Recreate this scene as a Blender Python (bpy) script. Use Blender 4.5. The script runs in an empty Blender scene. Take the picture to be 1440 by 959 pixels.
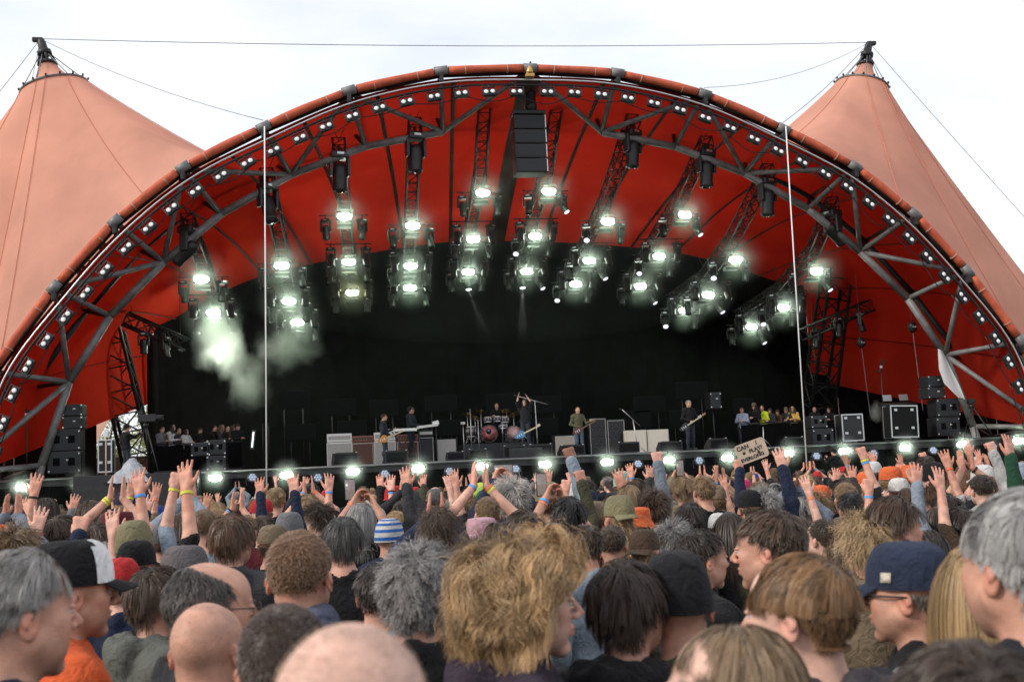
import bpy, bmesh, math, random
import numpy as np
from mathutils import Vector, Matrix
random.seed(7); rng = np.random.default_rng(7)
sc = bpy.context.scene
COL = sc.collection

# ------------------------------------------------------------------ camera
F_PX, W_PX, H_PX = 1600.0, 1440.0, 959.0
CAM = np.array([-8.106, -43.2, 1.94])
YAW, PITCH, ROLL = -0.1622, math.atan((672 - 479.5) / 1600.0), -0.0464
_f = np.array([-math.sin(YAW) * math.cos(PITCH), math.cos(YAW) * math.cos(PITCH), math.sin(PITCH)])
_r0 = np.array([math.cos(YAW), math.sin(YAW), 0.0]); _u0 = np.cross(_r0, _f)
_r = _r0 * math.cos(ROLL) + _u0 * math.sin(ROLL)
_u = -_r0 * math.sin(ROLL) + _u0 * math.cos(ROLL)
cam_d = bpy.data.cameras.new('camera'); cam = bpy.data.objects.new('camera', cam_d); COL.objects.link(cam)
M = Matrix(((_r[0], _u[0], -_f[0], CAM[0]), (_r[1], _u[1], -_f[1], CAM[1]), (_r[2], _u[2], -_f[2], CAM[2]), (0, 0, 0, 1)))
cam.matrix_world = M
cam_d.sensor_width = 36.0; cam_d.lens = 36.0 * F_PX / W_PX
cam_d.clip_start = 0.05; cam_d.clip_end = 3000
cam_d.dof.use_dof = True; cam_d.dof.focus_distance = 17.0; cam_d.dof.aperture_fstop = 5.6
sc.camera = cam
def ray(px, py): return _f + _r * (px - 720) / F_PX - _u * (py - 479.5) / F_PX
def at(px, py, y):                       # the point of the plane Y = y seen at a photo pixel
    d = ray(px, py); return CAM + d * ((y - CAM[1]) / d[1])
def at_depth(px, py, d): return CAM + ray(px, py) * d
def depth_of(y, px=720): return at(px, 600, y) @ _f - CAM @ _f

# ------------------------------------------------------------------ sky, sun, exposure
SUN_EL, SUN_AZ = math.radians(34), math.radians(-108)     # from the left and a little behind the crowd
world = bpy.data.worlds.new('World'); sc.world = world; world.use_nodes = True
nt = world.node_tree; nt.nodes.clear()
def N(tree, typ, **kw):
    n = tree.nodes.new(typ)
    for k, v in kw.items():
        if k.startswith('i_'): n.inputs[int(k[2:])].default_value = v
        else: setattr(n, k, v)
    return n
out = N(nt, 'ShaderNodeOutputWorld'); bg = N(nt, 'ShaderNodeBackground'); bg.inputs[1].default_value = 0.12
sky = N(nt, 'ShaderNodeTexSky', sky_type='NISHITA', sun_disc=False, sun_elevation=SUN_EL, sun_rotation=SUN_AZ, air_density=1.0, dust_density=2.0)
tc = N(nt, 'ShaderNodeTexCoord'); mp = N(nt, 'ShaderNodeMapping'); mp.inputs['Scale'].default_value = (1.0, 1.0, 2.6)
nz = N(nt, 'ShaderNodeTexNoise'); nz.inputs['Scale'].default_value = 3.2; nz.inputs['Detail'].default_value = 7; nz.inputs['Roughness'].default_value = 0.55
rp = N(nt, 'ShaderNodeValToRGB'); rp.color_ramp.elements[0].position = 0.33; rp.color_ramp.elements[1].position = 0.62
rp.color_ramp.elements[0].color = (0.66, 0.66, 0.66, 1); rp.color_ramp.elements[1].color = (0.96, 0.96, 0.96, 1)
mx = N(nt, 'ShaderNodeMix', data_type='RGBA'); mx.inputs[7].default_value = (5.75, 5.9, 6.25, 1)
nt.links.new(tc.outputs['Generated'], mp.inputs[0]); nt.links.new(mp.outputs[0], nz.inputs[0])
nt.links.new(nz.outputs[0], rp.inputs[0]); nt.links.new(rp.outputs[0], mx.inputs[0])
nt.links.new(sky.outputs[0], mx.inputs[6]); nt.links.new(mx.outputs[2], bg.inputs[0]); nt.links.new(bg.outputs[0], out.inputs[0])
sun_d = bpy.data.lights.new('sun', 'SUN'); sun_d.energy = 1.5; sun_d.angle = math.radians(11); sun_d.color = (1.0, 0.93, 0.84)
sun = bpy.data.objects.new('sun', sun_d); COL.objects.link(sun)
_sd = Vector((math.sin(SUN_AZ) * math.cos(SUN_EL), math.cos(SUN_AZ) * math.cos(SUN_EL), math.sin(SUN_EL)))
sun.rotation_euler = _sd.to_track_quat('Z', 'Y').to_euler()
vs = sc.view_settings; vs.view_transform = 'Standard'; vs.look = 'None'; vs.exposure = 0.68; vs.gamma = 1.0; vs.use_curve_mapping = False
cy = sc.cycles; cy.use_denoising = True; cy.max_bounces = 7; cy.diffuse_bounces = 3; cy.glossy_bounces = 3
cy.transmission_bounces = 5; cy.transparent_max_bounces = 8; cy.volume_bounces = 0; cy.sample_clamp_indirect = 6.0; cy.caustics_reflective = False; cy.caustics_refractive = False
cy.volume_step_rate = 2.0; cy.volume_max_steps = 128

# ------------------------------------------------------------------ materials
MATS = {}
def mat(name, col, rough=0.6, metal=0.0, emit=None, estr=0.0, noise=0.0, nscale=30.0, bump=0.0, spec=0.5, objcol=False, sss=0.0, sheen=0.0):
    if name in MATS: return MATS[name]
    m = bpy.data.materials.new(name); m.use_nodes = True; t = m.node_tree; b = t.nodes['Principled BSDF']
    b.inputs['Base Color'].default_value = (*col, 1); b.inputs['Roughness'].default_value = rough
    b.inputs['Metallic'].default_value = metal; b.inputs['Specular IOR Level'].default_value = spec
    src = None
    if objcol:
        oi = N(t, 'ShaderNodeObjectInfo'); src = oi.outputs['Color']
    if noise > 0 or bump > 0:
        co = N(t, 'ShaderNodeTexCoord'); n = N(t, 'ShaderNodeTexNoise'); n.inputs['Scale'].default_value = nscale; n.inputs['Detail'].default_value = 5
        t.links.new(co.outputs['Object'], n.inputs['Vector'])
        if noise > 0:
            mr = N(t, 'ShaderNodeMapRange'); mr.inputs[1].default_value = 0.3; mr.inputs[2].default_value = 0.7
            mr.inputs[3].default_value = 1 - noise; mr.inputs[4].default_value = 1 + noise
            vm = N(t, 'ShaderNodeVectorMath', operation='SCALE')
            if src: t.links.new(src, vm.inputs[0])
            else: vm.inputs[0].default_value = col
            t.links.new(n.outputs[0], mr.inputs[0]); t.links.new(mr.outputs[0], vm.inputs['Scale']); src = vm.outputs[0]
        if bump > 0:
            bp = N(t, 'ShaderNodeBump'); bp.inputs['Strength'].default_value = bump; bp.inputs['Distance'].default_value = 0.02
            t.links.new(n.outputs[0], bp.inputs['Height']); t.links.new(bp.outputs[0], b.inputs['Normal'])
    if src: t.links.new(src, b.inputs['Base Color'])
    if emit: b.inputs['Emission Color'].default_value = (*emit, 1); b.inputs['Emission Strength'].default_value = estr
    if sss: b.inputs['Subsurface Weight'].default_value = sss; b.inputs['Subsurface Radius'].default_value = (0.02, 0.007, 0.004); b.inputs['Subsurface Scale'].default_value = 0.4
    if sheen: b.inputs['Sheen Weight'].default_value = sheen
    MATS[name] = m; return m
def fabric(name, refl, trans, wt, nscale=6.0, wrinkle=0.25):      # thin translucent tent cloth
    m = bpy.data.materials.new(name); m.use_nodes = True; t = m.node_tree; t.nodes.clear()
    o = N(t, 'ShaderNodeOutputMaterial'); d = N(t, 'ShaderNodeBsdfDiffuse'); tr = N(t, 'ShaderNodeBsdfTranslucent'); mxs = N(t, 'ShaderNodeMixShader')
    co = N(t, 'ShaderNodeTexCoord'); n = N(t, 'ShaderNodeTexNoise'); n.inputs['Scale'].default_value = 0.35; n.inputs['Detail'].default_value = 6
    t.links.new(co.outputs['Object'], n.inputs[0])
    mr = N(t, 'ShaderNodeMapRange'); mr.inputs[1].default_value = 0.3; mr.inputs[2].default_value = 0.7; mr.inputs[3].default_value = 0.84; mr.inputs[4].default_value = 1.08
    t.links.new(n.outputs[0], mr.inputs[0])
    for nd, c in ((d, refl), (tr, trans)):
        v = N(t, 'ShaderNodeVectorMath', operation='SCALE'); v.inputs[0].default_value = c
        t.links.new(mr.outputs[0], v.inputs['Scale']); t.links.new(v.outputs[0], nd.inputs[0])
    n2 = N(t, 'ShaderNodeTexNoise'); n2.inputs['Scale'].default_value = nscale; n2.inputs['Detail'].default_value = 4
    t.links.new(co.outputs['Object'], n2.inputs[0])
    bp = N(t, 'ShaderNodeBump'); bp.inputs['Strength'].default_value = wrinkle; bp.inputs['Distance'].default_value = 0.05
    t.links.new(n2.outputs[0], bp.inputs['Height']); t.links.new(bp.outputs[0], d.inputs['Normal'])
    mxs.inputs[0].default_value = wt
    t.links.new(d.outputs[0], mxs.inputs[1]); t.links.new(tr.outputs[0], mxs.inputs[2]); t.links.new(mxs.outputs[0], o.inputs[0])
    MATS[name] = m; return m
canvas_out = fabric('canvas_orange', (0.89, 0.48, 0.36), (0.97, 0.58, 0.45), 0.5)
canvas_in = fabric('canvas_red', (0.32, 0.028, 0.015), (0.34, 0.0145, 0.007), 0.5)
m_steel = mat('steel_grey', (0.17, 0.165, 0.165), 0.5, 0.1, noise=0.35, nscale=3)
m_dsteel = mat('steel_dark', (0.025, 0.024, 0.026), 0.5, 0.3, noise=0.3, nscale=4)
m_bright = mat('steel_bright', (0.62, 0.62, 0.63), 0.3, 0.8)
m_wrap = mat('canvas_wrap', (0.52, 0.10, 0.045), 0.75, noise=0.25, nscale=2.5, bump=0.5)
m_goreseam = mat('canvas_seam', (0.58, 0.2, 0.12), 0.8)
m_strap = mat('strap', (0.45, 0.25, 0.18), 0.7)
m_belt = mat('belt_dark', (0.05, 0.012, 0.01), 0.8)
m_black = mat('black_paint', (0.016, 0.016, 0.018), 0.45, noise=0.3, nscale=6)
m_matte = mat('black_cloth', (0.004, 0.004, 0.0045), 0.95, noise=0.35, nscale=1.5, spec=0.1)
m_plastic = mat('black_plastic', (0.014, 0.014, 0.016), 0.45, noise=0.2, nscale=12)
m_grill = mat('speaker_grille', (0.016, 0.018, 0.022), 0.6, noise=0.3, nscale=90)
m_charc = mat('charcoal_panel', (0.007, 0.007, 0.008), 0.8, noise=0.15, nscale=8, spec=0.2)
m_silver = mat('aluminium', (0.66, 0.66, 0.67), 0.35, 0.85, noise=0.12, nscale=20)
m_cable = mat('wire', (0.22, 0.22, 0.24), 0.5, 0.4)
m_white = mat('white_paint', (0.72, 0.72, 0.71), 0.5, noise=0.08)
m_rope = mat('white_rope', (0.86, 0.85, 0.84), 0.6)
m_lens_off = mat('lens_frosted', (0.85, 0.85, 0.85), 0.35, emit=(1, 0.98, 0.95), estr=0.05)
m_lens_hot = mat('lens_lit', (0.9, 0.9, 0.9), 0.3, emit=(0.86, 1.0, 0.84), estr=42.0)
m_lens_warm = mat('lens_lit_yellow', (0.9, 0.9, 0.8), 0.3, emit=(1.0, 1.0, 0.55), estr=30.0)
m_lens_vio = mat('lens_violet', (0.8, 0.8, 0.9), 0.2, emit=(0.80, 0.80, 1.0), estr=1.1)
m_lens_dark = mat('lens_dark', (0.03, 0.03, 0.04), 0.08)
m_lens_blue = mat('lens_blueish', (0.30, 0.38, 0.52), 0.18, noise=0.5, nscale=30)

# ------------------------------------------------------------------ mesh helpers
class MB:
    def __init__(s): s.v = []; s.f = []; s.sm = []
    def add(s, v, f, smooth=False):
        b = len(s.v); s.v.extend([tuple(map(float, p)) for p in v]); s.f.extend([tuple(b + i for i in q) for q in f]); s.sm.extend([smooth] * len(f)); return s
    def box(s, c, d, rot=None, bev=0.0):
        h = np.array(d) / 2.0; c = np.array(c, float)
        if bev > 0:
            bm = bmesh.new(); bmesh.ops.create_cube(bm, size=1.0)
            for v in bm.verts: v.co = Vector((v.co.x * d[0], v.co.y * d[1], v.co.z * d[2]))
            bmesh.ops.bevel(bm, geom=bm.edges[:] , offset=bev, segments=2, affect='EDGES', profile=0.6)
            V = np.array([v.co[:] for v in bm.verts]); FF = [tuple(v.index for v in f.verts) for f in bm.faces]; bm.free()
        else:
            V = np.array([[x, y, z] for x in (-h[0], h[0]) for y in (-h[1], h[1]) for z in (-h[2], h[2])])
            FF = [(0, 1, 3, 2), (4, 6, 7, 5), (0, 4, 5, 1), (2, 3, 7, 6), (0, 2, 6, 4), (1, 5, 7, 3)]
        if rot is not None: V = V @ np.array(rot).T
        return s.add(V + c, FF)
    def tube(s, pts, r, n=8, cap=True, closed=False):
        P = np.array(pts, float); m = len(P); R = np.broadcast_to(np.array(r, float), (m,))
        T = np.gradient(P, axis=0) if m > 2 else np.repeat([P[1] - P[0]], 2, 0)
        T /= np.linalg.norm(T, axis=1)[:, None] + 1e-12
        ref = np.array([0, 0, 1.0]) if abs(T[0][2]) < 0.9 else np.array([1.0, 0, 0])
        V = []; u = np.cross(T[0], ref); u /= np.linalg.norm(u)
        for i in range(m):
            u = u - T[i] * (u @ T[i]); u /= np.linalg.norm(u) + 1e-12; w = np.cross(T[i], u)
            for k in range(n):
                a = 2 * math.pi * k / n; V.append(P[i] + R[i] * (math.cos(a) * u + math.sin(a) * w))
        FF = [(i * n + k, i * n + (k + 1) % n, (i + 1) * n + (k + 1) % n, (i + 1) * n + k) for i in range(m - 1) for k in range(n)]
        s.add(V, FF, n > 4)
        if cap:
            b = len(s.v) - len(V); s.f.append(tuple(b + k for k in range(n))[::-1]); s.f.append(tuple(b + (m - 1) * n + k for k in range(n))); s.sm += [False, False]
        return s
    def lathe(s, prof, c=(0, 0, 0), axis='z', n=20, rot=None, cap=True):      # prof: (radius, height)
        V = []
        for r, h in prof:
            for k in range(n):
                a = 2 * math.pi * k / n; p = (r * math.cos(a), r * math.sin(a), h)
                if axis == 'y': p = (p[0], h, p[1])
                if axis == 'x': p = (h, p[0], p[1])
                V.append(p)
        V = np.array(V)
        if rot is not None: V = V @ np.array(rot).T
        m = len(prof)
        FF = [(i * n + k, i * n + (k + 1) % n, (i + 1) * n + (k + 1) % n, (i + 1) * n + k) for i in range(m - 1) for k in range(n)]
        b = len(s.v); s.add(V + np.array(c), FF, True)
        if cap and prof[0][0] > 1e-4: s.f.append(tuple(b + k for k in range(n))[::-1]); s.sm.append(False)
        if cap and prof[-1][0] > 1e-4: s.f.append(tuple(b + (m - 1) * n + k for k in range(n))); s.sm.append(False)
        return s
    def prism(s, poly, a0, a1, plane='xz'):      # outline extruded along the third axis
        n = len(poly); V = []
        for a in (a0, a1):
            for p in poly:
                V.append((p[0], a, p[1]) if plane == 'xz' else ((a, p[0], p[1]) if plane == 'yz' else (p[0], p[1], a)))
        FF = [(k, (k + 1) % n, n + (k + 1) % n, n + k) for k in range(n)] + [tuple(range(n))[::-1], tuple(range(n, 2 * n))]
        return s.add(V, FF)
    def build(s, name, m, parent=None, org=(0, 0, 0), recalc=True):
        me = bpy.data.meshes.new(name); o3 = np.array(org, float)
        me.from_pydata([tuple(np.array(p) - o3) for p in s.v], [], s.f); me.validate()
        if len(me.polygons) == len(s.sm): me.polygons.foreach_set('use_smooth', s.sm)
        if recalc:
            bm = bmesh.new(); bm.from_mesh(me); bmesh.ops.recalc_face_normals(bm, faces=bm.faces); bm.to_mesh(me); bm.free()
        me.materials.append(m); me.update()
        return link(name, me, parent, org if parent is None else (0, 0, 0))
def link(name, me, parent=None, loc=(0, 0, 0)):
    o = bpy.data.objects.new(name, me); COL.objects.link(o); o.location = tuple(loc)
    if parent is not None: o.parent = parent
    return o
def tag(o, label, cat, group=None, kind=None):
    if label: o['label'] = label
    if cat: o['category'] = cat
    if group: o['group'] = group
    if kind: o['kind'] = kind
    return o
def thing(name, label, cat, loc=(0, 0, 0), rotz=0.0, group=None):
    o = bpy.data.objects.new(name, None); COL.objects.link(o); o.location = tuple(map(float, loc)); o.rotation_euler = (0, 0, rotz)
    o.empty_display_size = 0.2
    return tag(o, label, cat, group)
def copy_tree(o, parent=None):
    c = o.copy(); COL.objects.link(c); c.parent = parent
    for ch in list(o.children): copy_tree(ch, c)
    return c
ORD = ['leftmost', 'second from left', 'third from left', 'fourth from left', 'fifth from left', 'sixth from left', 'seventh from left', 'eighth from left', 'ninth from left', 'tenth from left']
NUM = ['zero', 'one', 'two', 'three', 'four', 'five', 'six', 'seven', 'eight', 'nine', 'ten', 'eleven', 'twelve', 'thirteen', 'fourteen', 'fifteen', 'sixteen', 'seventeen', 'eighteen', 'nineteen', 'twenty', 'twenty-one', 'twenty-two', 'twenty-three', 'twenty-four']
def ordw(i, n):
    if i < len(ORD): return ORD[i]
    k = n - 1 - i
    if k == 0: return 'rightmost'
    if k < len(ORD): return ORD[k].replace('left', 'right')
    return 'number ' + (NUM[i + 1] if i + 1 < len(NUM) else str(i + 1)) + ' from left'
def finish(o, kind='structure'): o['kind'] = kind; return o

# ------------------------------------------------------------------ ground, stage floor and pit
DECK = 2.71
g = MB(); g.add([(-400, -300, 0), (400, -300, 0), (400, 900, 0), (-400, 900, 0)], [(0, 1, 2, 3)])
finish(g.build('ground', mat('trampled_ground', (0.12, 0.105, 0.075), 0.95, noise=0.4, nscale=0.7, bump=0.4)))
XL, XR = -24.0, 24.0
st = thing('stage', 'long black stage platform with dark fascia facing the crowd', 'stage', (0, 0, 0))
MB().box((0, 8.2, DECK - 0.15), (48, 16.4, 0.3)).build('deck', m_black, st)
MB().tube([(-24, -0.06, DECK - 0.05), (24, -0.06, DECK - 0.05)], 0.05, 6).build('edge_rail', mat('edge_metal', (0.16, 0.16, 0.17), 0.4, 0.5), st)
MB().box((0, 0.16, (DECK - 0.3) / 2), (48, 0.06, DECK - 0.31)).build('backing', m_matte, st)  # unseen sheet added to stop light showing through the panel gaps
for i in range(24):
    MB().box((-23 + 2 * i, 0.06, (DECK - 0.3) / 2), (1.985, 0.1, DECK - 0.31)).build('fascia_panel', m_matte, st)
# ------------------------------------------------------------------ the arch truss
def sym(ps, y):                          # mirror pairs of photo pixels to one symmetric half
    o = []
    for L, Rr in ps:
        a = at(*L, y); b = at(*Rr, y); o.append(((b[0] - a[0]) / 2, (a[2] + b[2]) / 2))
    return o
YF, YI, YR = -1.1, 1.1, 2.9
outer_px = [((622, 100), (870, 103)), ((490, 130), (990, 130)), ((372, 180), (1103, 180)), ((255, 238), (1200, 232)), ((155, 318), (1280, 295)), ((75, 400), (1360, 385))]
inner_px = [((627, 186), (850, 186)), ((518, 207), (953, 206)), ((413, 250), (1050, 240)), ((310, 305), (1135, 290)), ((230, 373), (1210, 350)), ((153, 448), (1275, 417)), ((92, 540), (1325, 497))]
oh = [(0.0, at(745, 96, YF)[2])] + sym(outer_px, YF) + [(19.75, 6.5), (20.75, 3.0), (21.4, 0.0)]
ih = sym(inner_px, YI) + [(18.6, 3.2), (19.3, 0.0)]
def full(h): return [(-x, z) for x, z in h[:0:-1]] + list(h) if abs(h[0][0]) < 1e-6 else [(-x, z) for x, z in h[::-1]] + list(h)
def cr(pts, k=8):                        # Catmull-Rom
    P = np.array(pts, float); P = np.vstack([2 * P[0] - P[1], P, 2 * P[-1] - P[-2]]); o = []
    for i in range(1, len(P) - 2):
        for t in np.linspace(0, 1, k, endpoint=False):
            a, b, c, d = P[i - 1:i + 3]
            o.append(0.5 * (2 * b + (c - a) * t + (2 * a - 5 * b + 4 * c - d) * t * t + (3 * b - a - 3 * c + d) * t ** 3))
    o.append(P[-2]); return np.array(o)
OF = [np.array((x, YF, z)) for x, z in full(oh)]                  # outer front nodes
OR_ = [np.array((x * 0.985, YR, z - 0.25)) for x, z in full(oh)]  # outer rear nodes
IN = [np.array((x, YI, z)) for x, z in full(ih)]
nO = len(OF); mid = nO // 2
arch = thing('arch_truss', 'giant grey steel tube arch truss framing the stage opening', 'arch', (0, YI, 0))
A0 = (0, YI, 0)
for i in range(nO - 1):
    MB().tube([OF[i] + (0, 0.28, 0), OF[i + 1] + (0, 0.28, 0)], 0.17, 10).build('outer_chord', m_dsteel, arch, A0)
    MB().tube([OR_[i], OR_[i + 1]], 0.13, 8).build('outer_chord', m_dsteel, arch, A0)
for i in range(len(IN) - 1):
    if IN[i][0] < 0 < IN[i + 1][0]: continue          # open at the crown, where the diagonals rise to the apex
    MB().tube([IN[i], IN[i + 1]], 0.155, 12).build('inner_chord', m_steel, arch, A0)
half = len(IN) // 2
for s in (-1, 1):
    for i in range(1, half + 1):
        inn = IN[half + i - 1] if s > 0 else IN[half - i]
        def on(lst, k): return lst[mid + s * k]
        if i < half:
            ks = [i - 1, i, i + 1] if i % 2 == 1 else [i]
            for k in ks:
                for lst, rr in ((OF, 0.105), (OR_, 0.085)):
                    if lst is OR_ and k != i: continue
                    p = on(lst, k) + (np.array((0, 0.28, 0)) if lst is OF else 0)
                    MB().tube([inn, p], rr, 9).build('web_tube', m_steel if lst is OF else m_dsteel, arch, A0)
for i in range(1, nO - 1):               # ties between the two outer chords, node collars
    MB().tube([OF[i] + (0, 0.28, 0), OR_[i]], 0.07, 7).build('tie', m_dsteel, arch, A0)
    d = OF[i + 1] - OF[i - 1]; d /= np.linalg.norm(d)
    MB().tube([OF[i] - d * 0.26, OF[i] + d * 0.26], 0.180, 12).build('collar', m_steel, arch, A0)
    MB().box(OF[i] + (0, 0.05, -0.32), (0.16, 0.4, 0.34), bev=0.04).build('gusset', m_dsteel, arch, A0)
rad = lambda p: np.array((p[0], 0, p[2] + 4.0)) / np.linalg.norm((p[0], 0, p[2] + 4.0))
OFc = cr(OF, 8)
rail = np.array([p - rad(p) * 0.52 + (0, -0.12, 0) for p in OFc])
MB().tube(rail, 0.035, 6).build('lighting_rail', m_bright, arch, A0)
MB().tube([p - rad(p) * 0.16 + (0, 0.12, 0) for p in rail], 0.05, 6).build('lighting_rail', m_dsteel, arch, A0)
# loose cables slung along the truss
for i in range(6, len(OFc) - 6, 5):
    a = OFc[i] - rad(OFc[i]) * 0.95; b = OFc[i + 5 if i + 5 < len(OFc) else -1] - rad(OFc[i]) * 0.9
    m_ = (a + b) / 2 - (0, 0, random.uniform(0.12, 0.4))
    MB().tube(cr([a + (0, .5, 0), m_ + (0, .5, 0), b + (0, .5, 0)], 5), 0.022, 5).build('slung_cable', m_black, arch, A0)

# ------------------------------------------------------------------ tent canopy
roof = thing('tent_canopy', 'huge orange and red translucent canvas canopy stretched behind the arch', 'tent', (0, 6, 0))
R0 = (0, 6, 0)
B_px = [(214, 566), (211, 540), (208, 505), (210, 478), (222, 459), (250, 445), (290, 421), (360, 391), (430, 373), (520, 356), (580, 347), (640, 340), (760, 340), (880, 347), (960, 357), (1020, 372), (1080, 392), (1118, 405), (1131, 430), (1136, 465), (1135, 500), (1131, 532)]
YB = 13.4
Bc = cr([at(px, py, YB) for px, py in B_px], 8)
def resample(P, n):
    d = np.r_[0, np.cumsum(np.linalg.norm(np.diff(P, axis=0), axis=1))]; t = np.linspace(0, d[-1], n)
    return np.array([np.interp(t, d, P[:, k]) for k in range(3)]).T
def grid_mesh(G):
    n, m = G.shape[:2]; V = G.reshape(-1, 3)
    return V, [(i * m + j, i * m + j + 1, (i + 1) * m + j + 1, (i + 1) * m + j) for i in range(n - 1) for j in range(m - 1)]
arc_in = cr([p - rad(p) * 0.30 for p in OF[1:-1]], 8)
NP, PS = 18, 6                           # canvas strips, cells across one strip
Af = resample(arc_in + (0, 0.15, 0), NP * PS + 1); Bf = resample(Bc, NP * PS + 1)
T = np.linspace(0, 1, 25)
V = np.zeros((NP * PS + 1, 25, 3))
for i in range(NP * PS + 1):
    sag = 0.06 * math.sin(math.pi * ((i % PS) / PS))
    for j, t in enumerate(T):
        p = Af[i] * (1 - t) + Bf[i] * t
        p[2] += 0.55 * min(1, i / 20, (NP * PS - i) / 20) * math.sin(math.pi * t) * (0.35 + 0.65 * min(1, abs(p[0]) / 12)) + sag * math.sin(math.pi * min(1, t * 1.2))
        V[i, j] = p
for k in range(NP):
    vv, ff = grid_mesh(V[k * PS:(k + 1) * PS + 1])
    b = MB(); b.add(vv, ff, True); b.build('canvas_strip', canvas_in, roof, R0)
for k in range(1, NP):
    wdt = 0.085 if k != 9 else 0.42
    P = V[k * PS]; nx = P + (0, 0, -0.045)
    L = nx.copy(); L[:, 0] -= wdt; Rr = nx.copy(); Rr[:, 0] += wdt
    b = MB(); G = np.stack([L, nx - (0, 0, 0.035), Rr]); vv, ff = grid_mesh(G); b.add(vv, ff); b.build('seam_belt', m_belt, roof, R0)
# exterior: two peaks on leaning masts, canvas fanning from each ring down to the arch and the ground
def peak(side, ring_px, ring_w_px, tip_px, base_px, y, arch_sl, outer):
    ctr = at(*ring_px, y); wd = ring_w_px * (depth_of(y)) / F_PX / 2
    tip = at(*tip_px, y); lean = tip - ctr; lean /= np.linalg.norm(lean)
    ux = np.array((1.0, 0, 0)); ux -= lean * (ux @ lean); ux /= np.linalg.norm(ux); uy = np.cross(lean, ux)
    tilt = np.array((0, 0, -0.10 * side))
    n = 72; R = []
    loop = np.array(arch_sl + outer); loop = np.vstack([loop, loop[:1]])
    d = np.r_[0, np.cumsum(np.linalg.norm(np.diff(loop, axis=0), axis=1))]; tt = np.linspace(0, d[-1], n, endpoint=False)
    base = np.array([np.interp(tt, d, loop[:, k]) for k in range(3)]).T
    ang = np.unwrap(np.array([math.atan2(p[1] - ctr[1], p[0] - ctr[0]) for p in base]))
    G = np.zeros((n + 1, 19, 3))
    for i in range(n + 1):
        a = ang[i % n]; p0 = ctr + wd * (math.cos(a) * ux + math.sin(a) * uy); p1 = base[i % n]
        for j, t in enumerate(np.linspace(0, 1, 19)):
            q = p0 * (1 - t) + p1 * t
            q = q + np.array((0, 0, -1.0)) * (2.3 if p1[1] < 3.2 else 0.8) * t ** 0.8 * (1 - t) * min(1.0, np.linalg.norm((p1 - p0)[:2]) / 12)
            q = q + 0.045 * (1 - t) * t * 4 * math.cos(i * math.pi * 6 / 6.0) * 0
            G[i, j] = q
    for k in range(0, n, 6):
        vv, ff = grid_mesh(G[k:k + 7]); b = MB(); b.add(vv, ff, True); b.build('canvas_gore', canvas_out, roof, R0)
        s_ = G[k] + (0, -0.03, 0.02)
        MB().tube(s_, 0.014, 5).build('gore_seam', m_goreseam, roof, R0)
    rg = [ctr + (wd + 0.04) * (math.cos(a) * ux + math.sin(a) * uy) for a in np.linspace(0, 2 * math.pi, 33)]
    MB().tube(rg, 0.055, 8).build('peak_ring', m_steel, roof, R0)
    for a in np.linspace(0, 2 * math.pi, 17)[:-1]:
        p = ctr + (wd + 0.1) * (math.cos(a) * ux + math.sin(a) * uy)
        MB().box(p + (0, 0, 0.07), (0.07, 0.07, 0.09)).build('ring_clamp', m_dsteel, roof, R0)
    Ltot = np.linalg.norm(tip - ctr); topc = ctr + lean * Ltot * 0.47
    K = []
    for t in np.linspace(0, 1, 9):
        rr = (wd * 0.80) * (1 - t) ** 1.5 + 0.34 * (1 - (1 - t) ** 1.5); c_ = ctr + lean * Ltot * 0.47 * t
        K.append([c_ + rr * (math.cos(a) * ux + math.sin(a) * uy) for a in np.linspace(0, 2 * math.pi, 25)])
    vv, ff = grid_mesh(np.array(K)); b = MB(); b.add(vv, ff, True); b.build('cap_canvas', canvas_out, roof, R0)
    mast = thing('mast', 'leaning lattice mast carrying the %s canvas peak' % ('left' if side < 0 else 'right'), 'mast', at(*base_px, 11.0) * (1, 1, 0) + (0, 0, DECK))
    mo = np.array(mast.location); bs = mo.copy()
    dn = [ctr - lean * 0.3, bs]
    ax = (tip - bs) / np.linalg.norm(tip - bs)
    cu = np.cross(ax, (0, 1, 0)); cu /= np.linalg.norm(cu); cv = np.cross(ax, cu)
    c4 = [0.62 * (sx * cu + sy * cv) for sx, sy in ((1, 1), (1, -1), (-1, -1), (-1, 1))]
    top = topc + lean * 0.2
    for c_ in c4:
        MB().tube([bs + c_, bs + (topc - bs) * 0.8 + c_ * 0.8, topc + c_ * 0.33], 0.085, 7).build('leg', m_dsteel, mast, mo)  # dark steel puts the shade round the tower into its colour
    L = np.linalg.norm(topc - bs) * 0.8; ns = 14
    for k in range(ns):
        a_, b_ = bs + ax * L * k / ns, bs + ax * L * (k + 1) / ns
        for q in range(4):
            b = MB(); b.tube([a_ + c4[q], b_ + c4[(q + 1) % 4]], 0.04, 5, False); b.tube([b_ + c4[q], b_ + c4[(q + 1) % 4]], 0.035, 5, False)
            b.build('lattice_brace', m_dsteel, mast, mo)
    for a in (0.3, 1.9, 3.4, 5.0):
        p = topc + 0.36 * (math.cos(a) * ux + math.sin(a) * uy)
        MB().tube([p, tip - lean * 0.35 + 0.1 * (math.cos(a) * ux + math.sin(a) * uy)], 0.07, 7).build('head_strut', m_dsteel, mast, mo)
    MB().lathe([(0.40, 0), (0.42, 0.1), (0.36, 0.16)], topc, n=16).build('head_plate', m_dsteel, mast, mo)
    MB().tube([tip - lean * 0.75, tip - lean * 0.55, tip - lean * 0.5, tip - lean * 0.12, tip], [0.30, 0.30, 0.2, 0.17, 0.12], 10).build('mast_head', m_dsteel, mast, mo)
    MB().box(tip + (0.12 * side, 0, -0.05), (0.42, 0.22, 0.18), bev=0.03).build('cable_shackle', m_dsteel, mast, mo)
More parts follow.
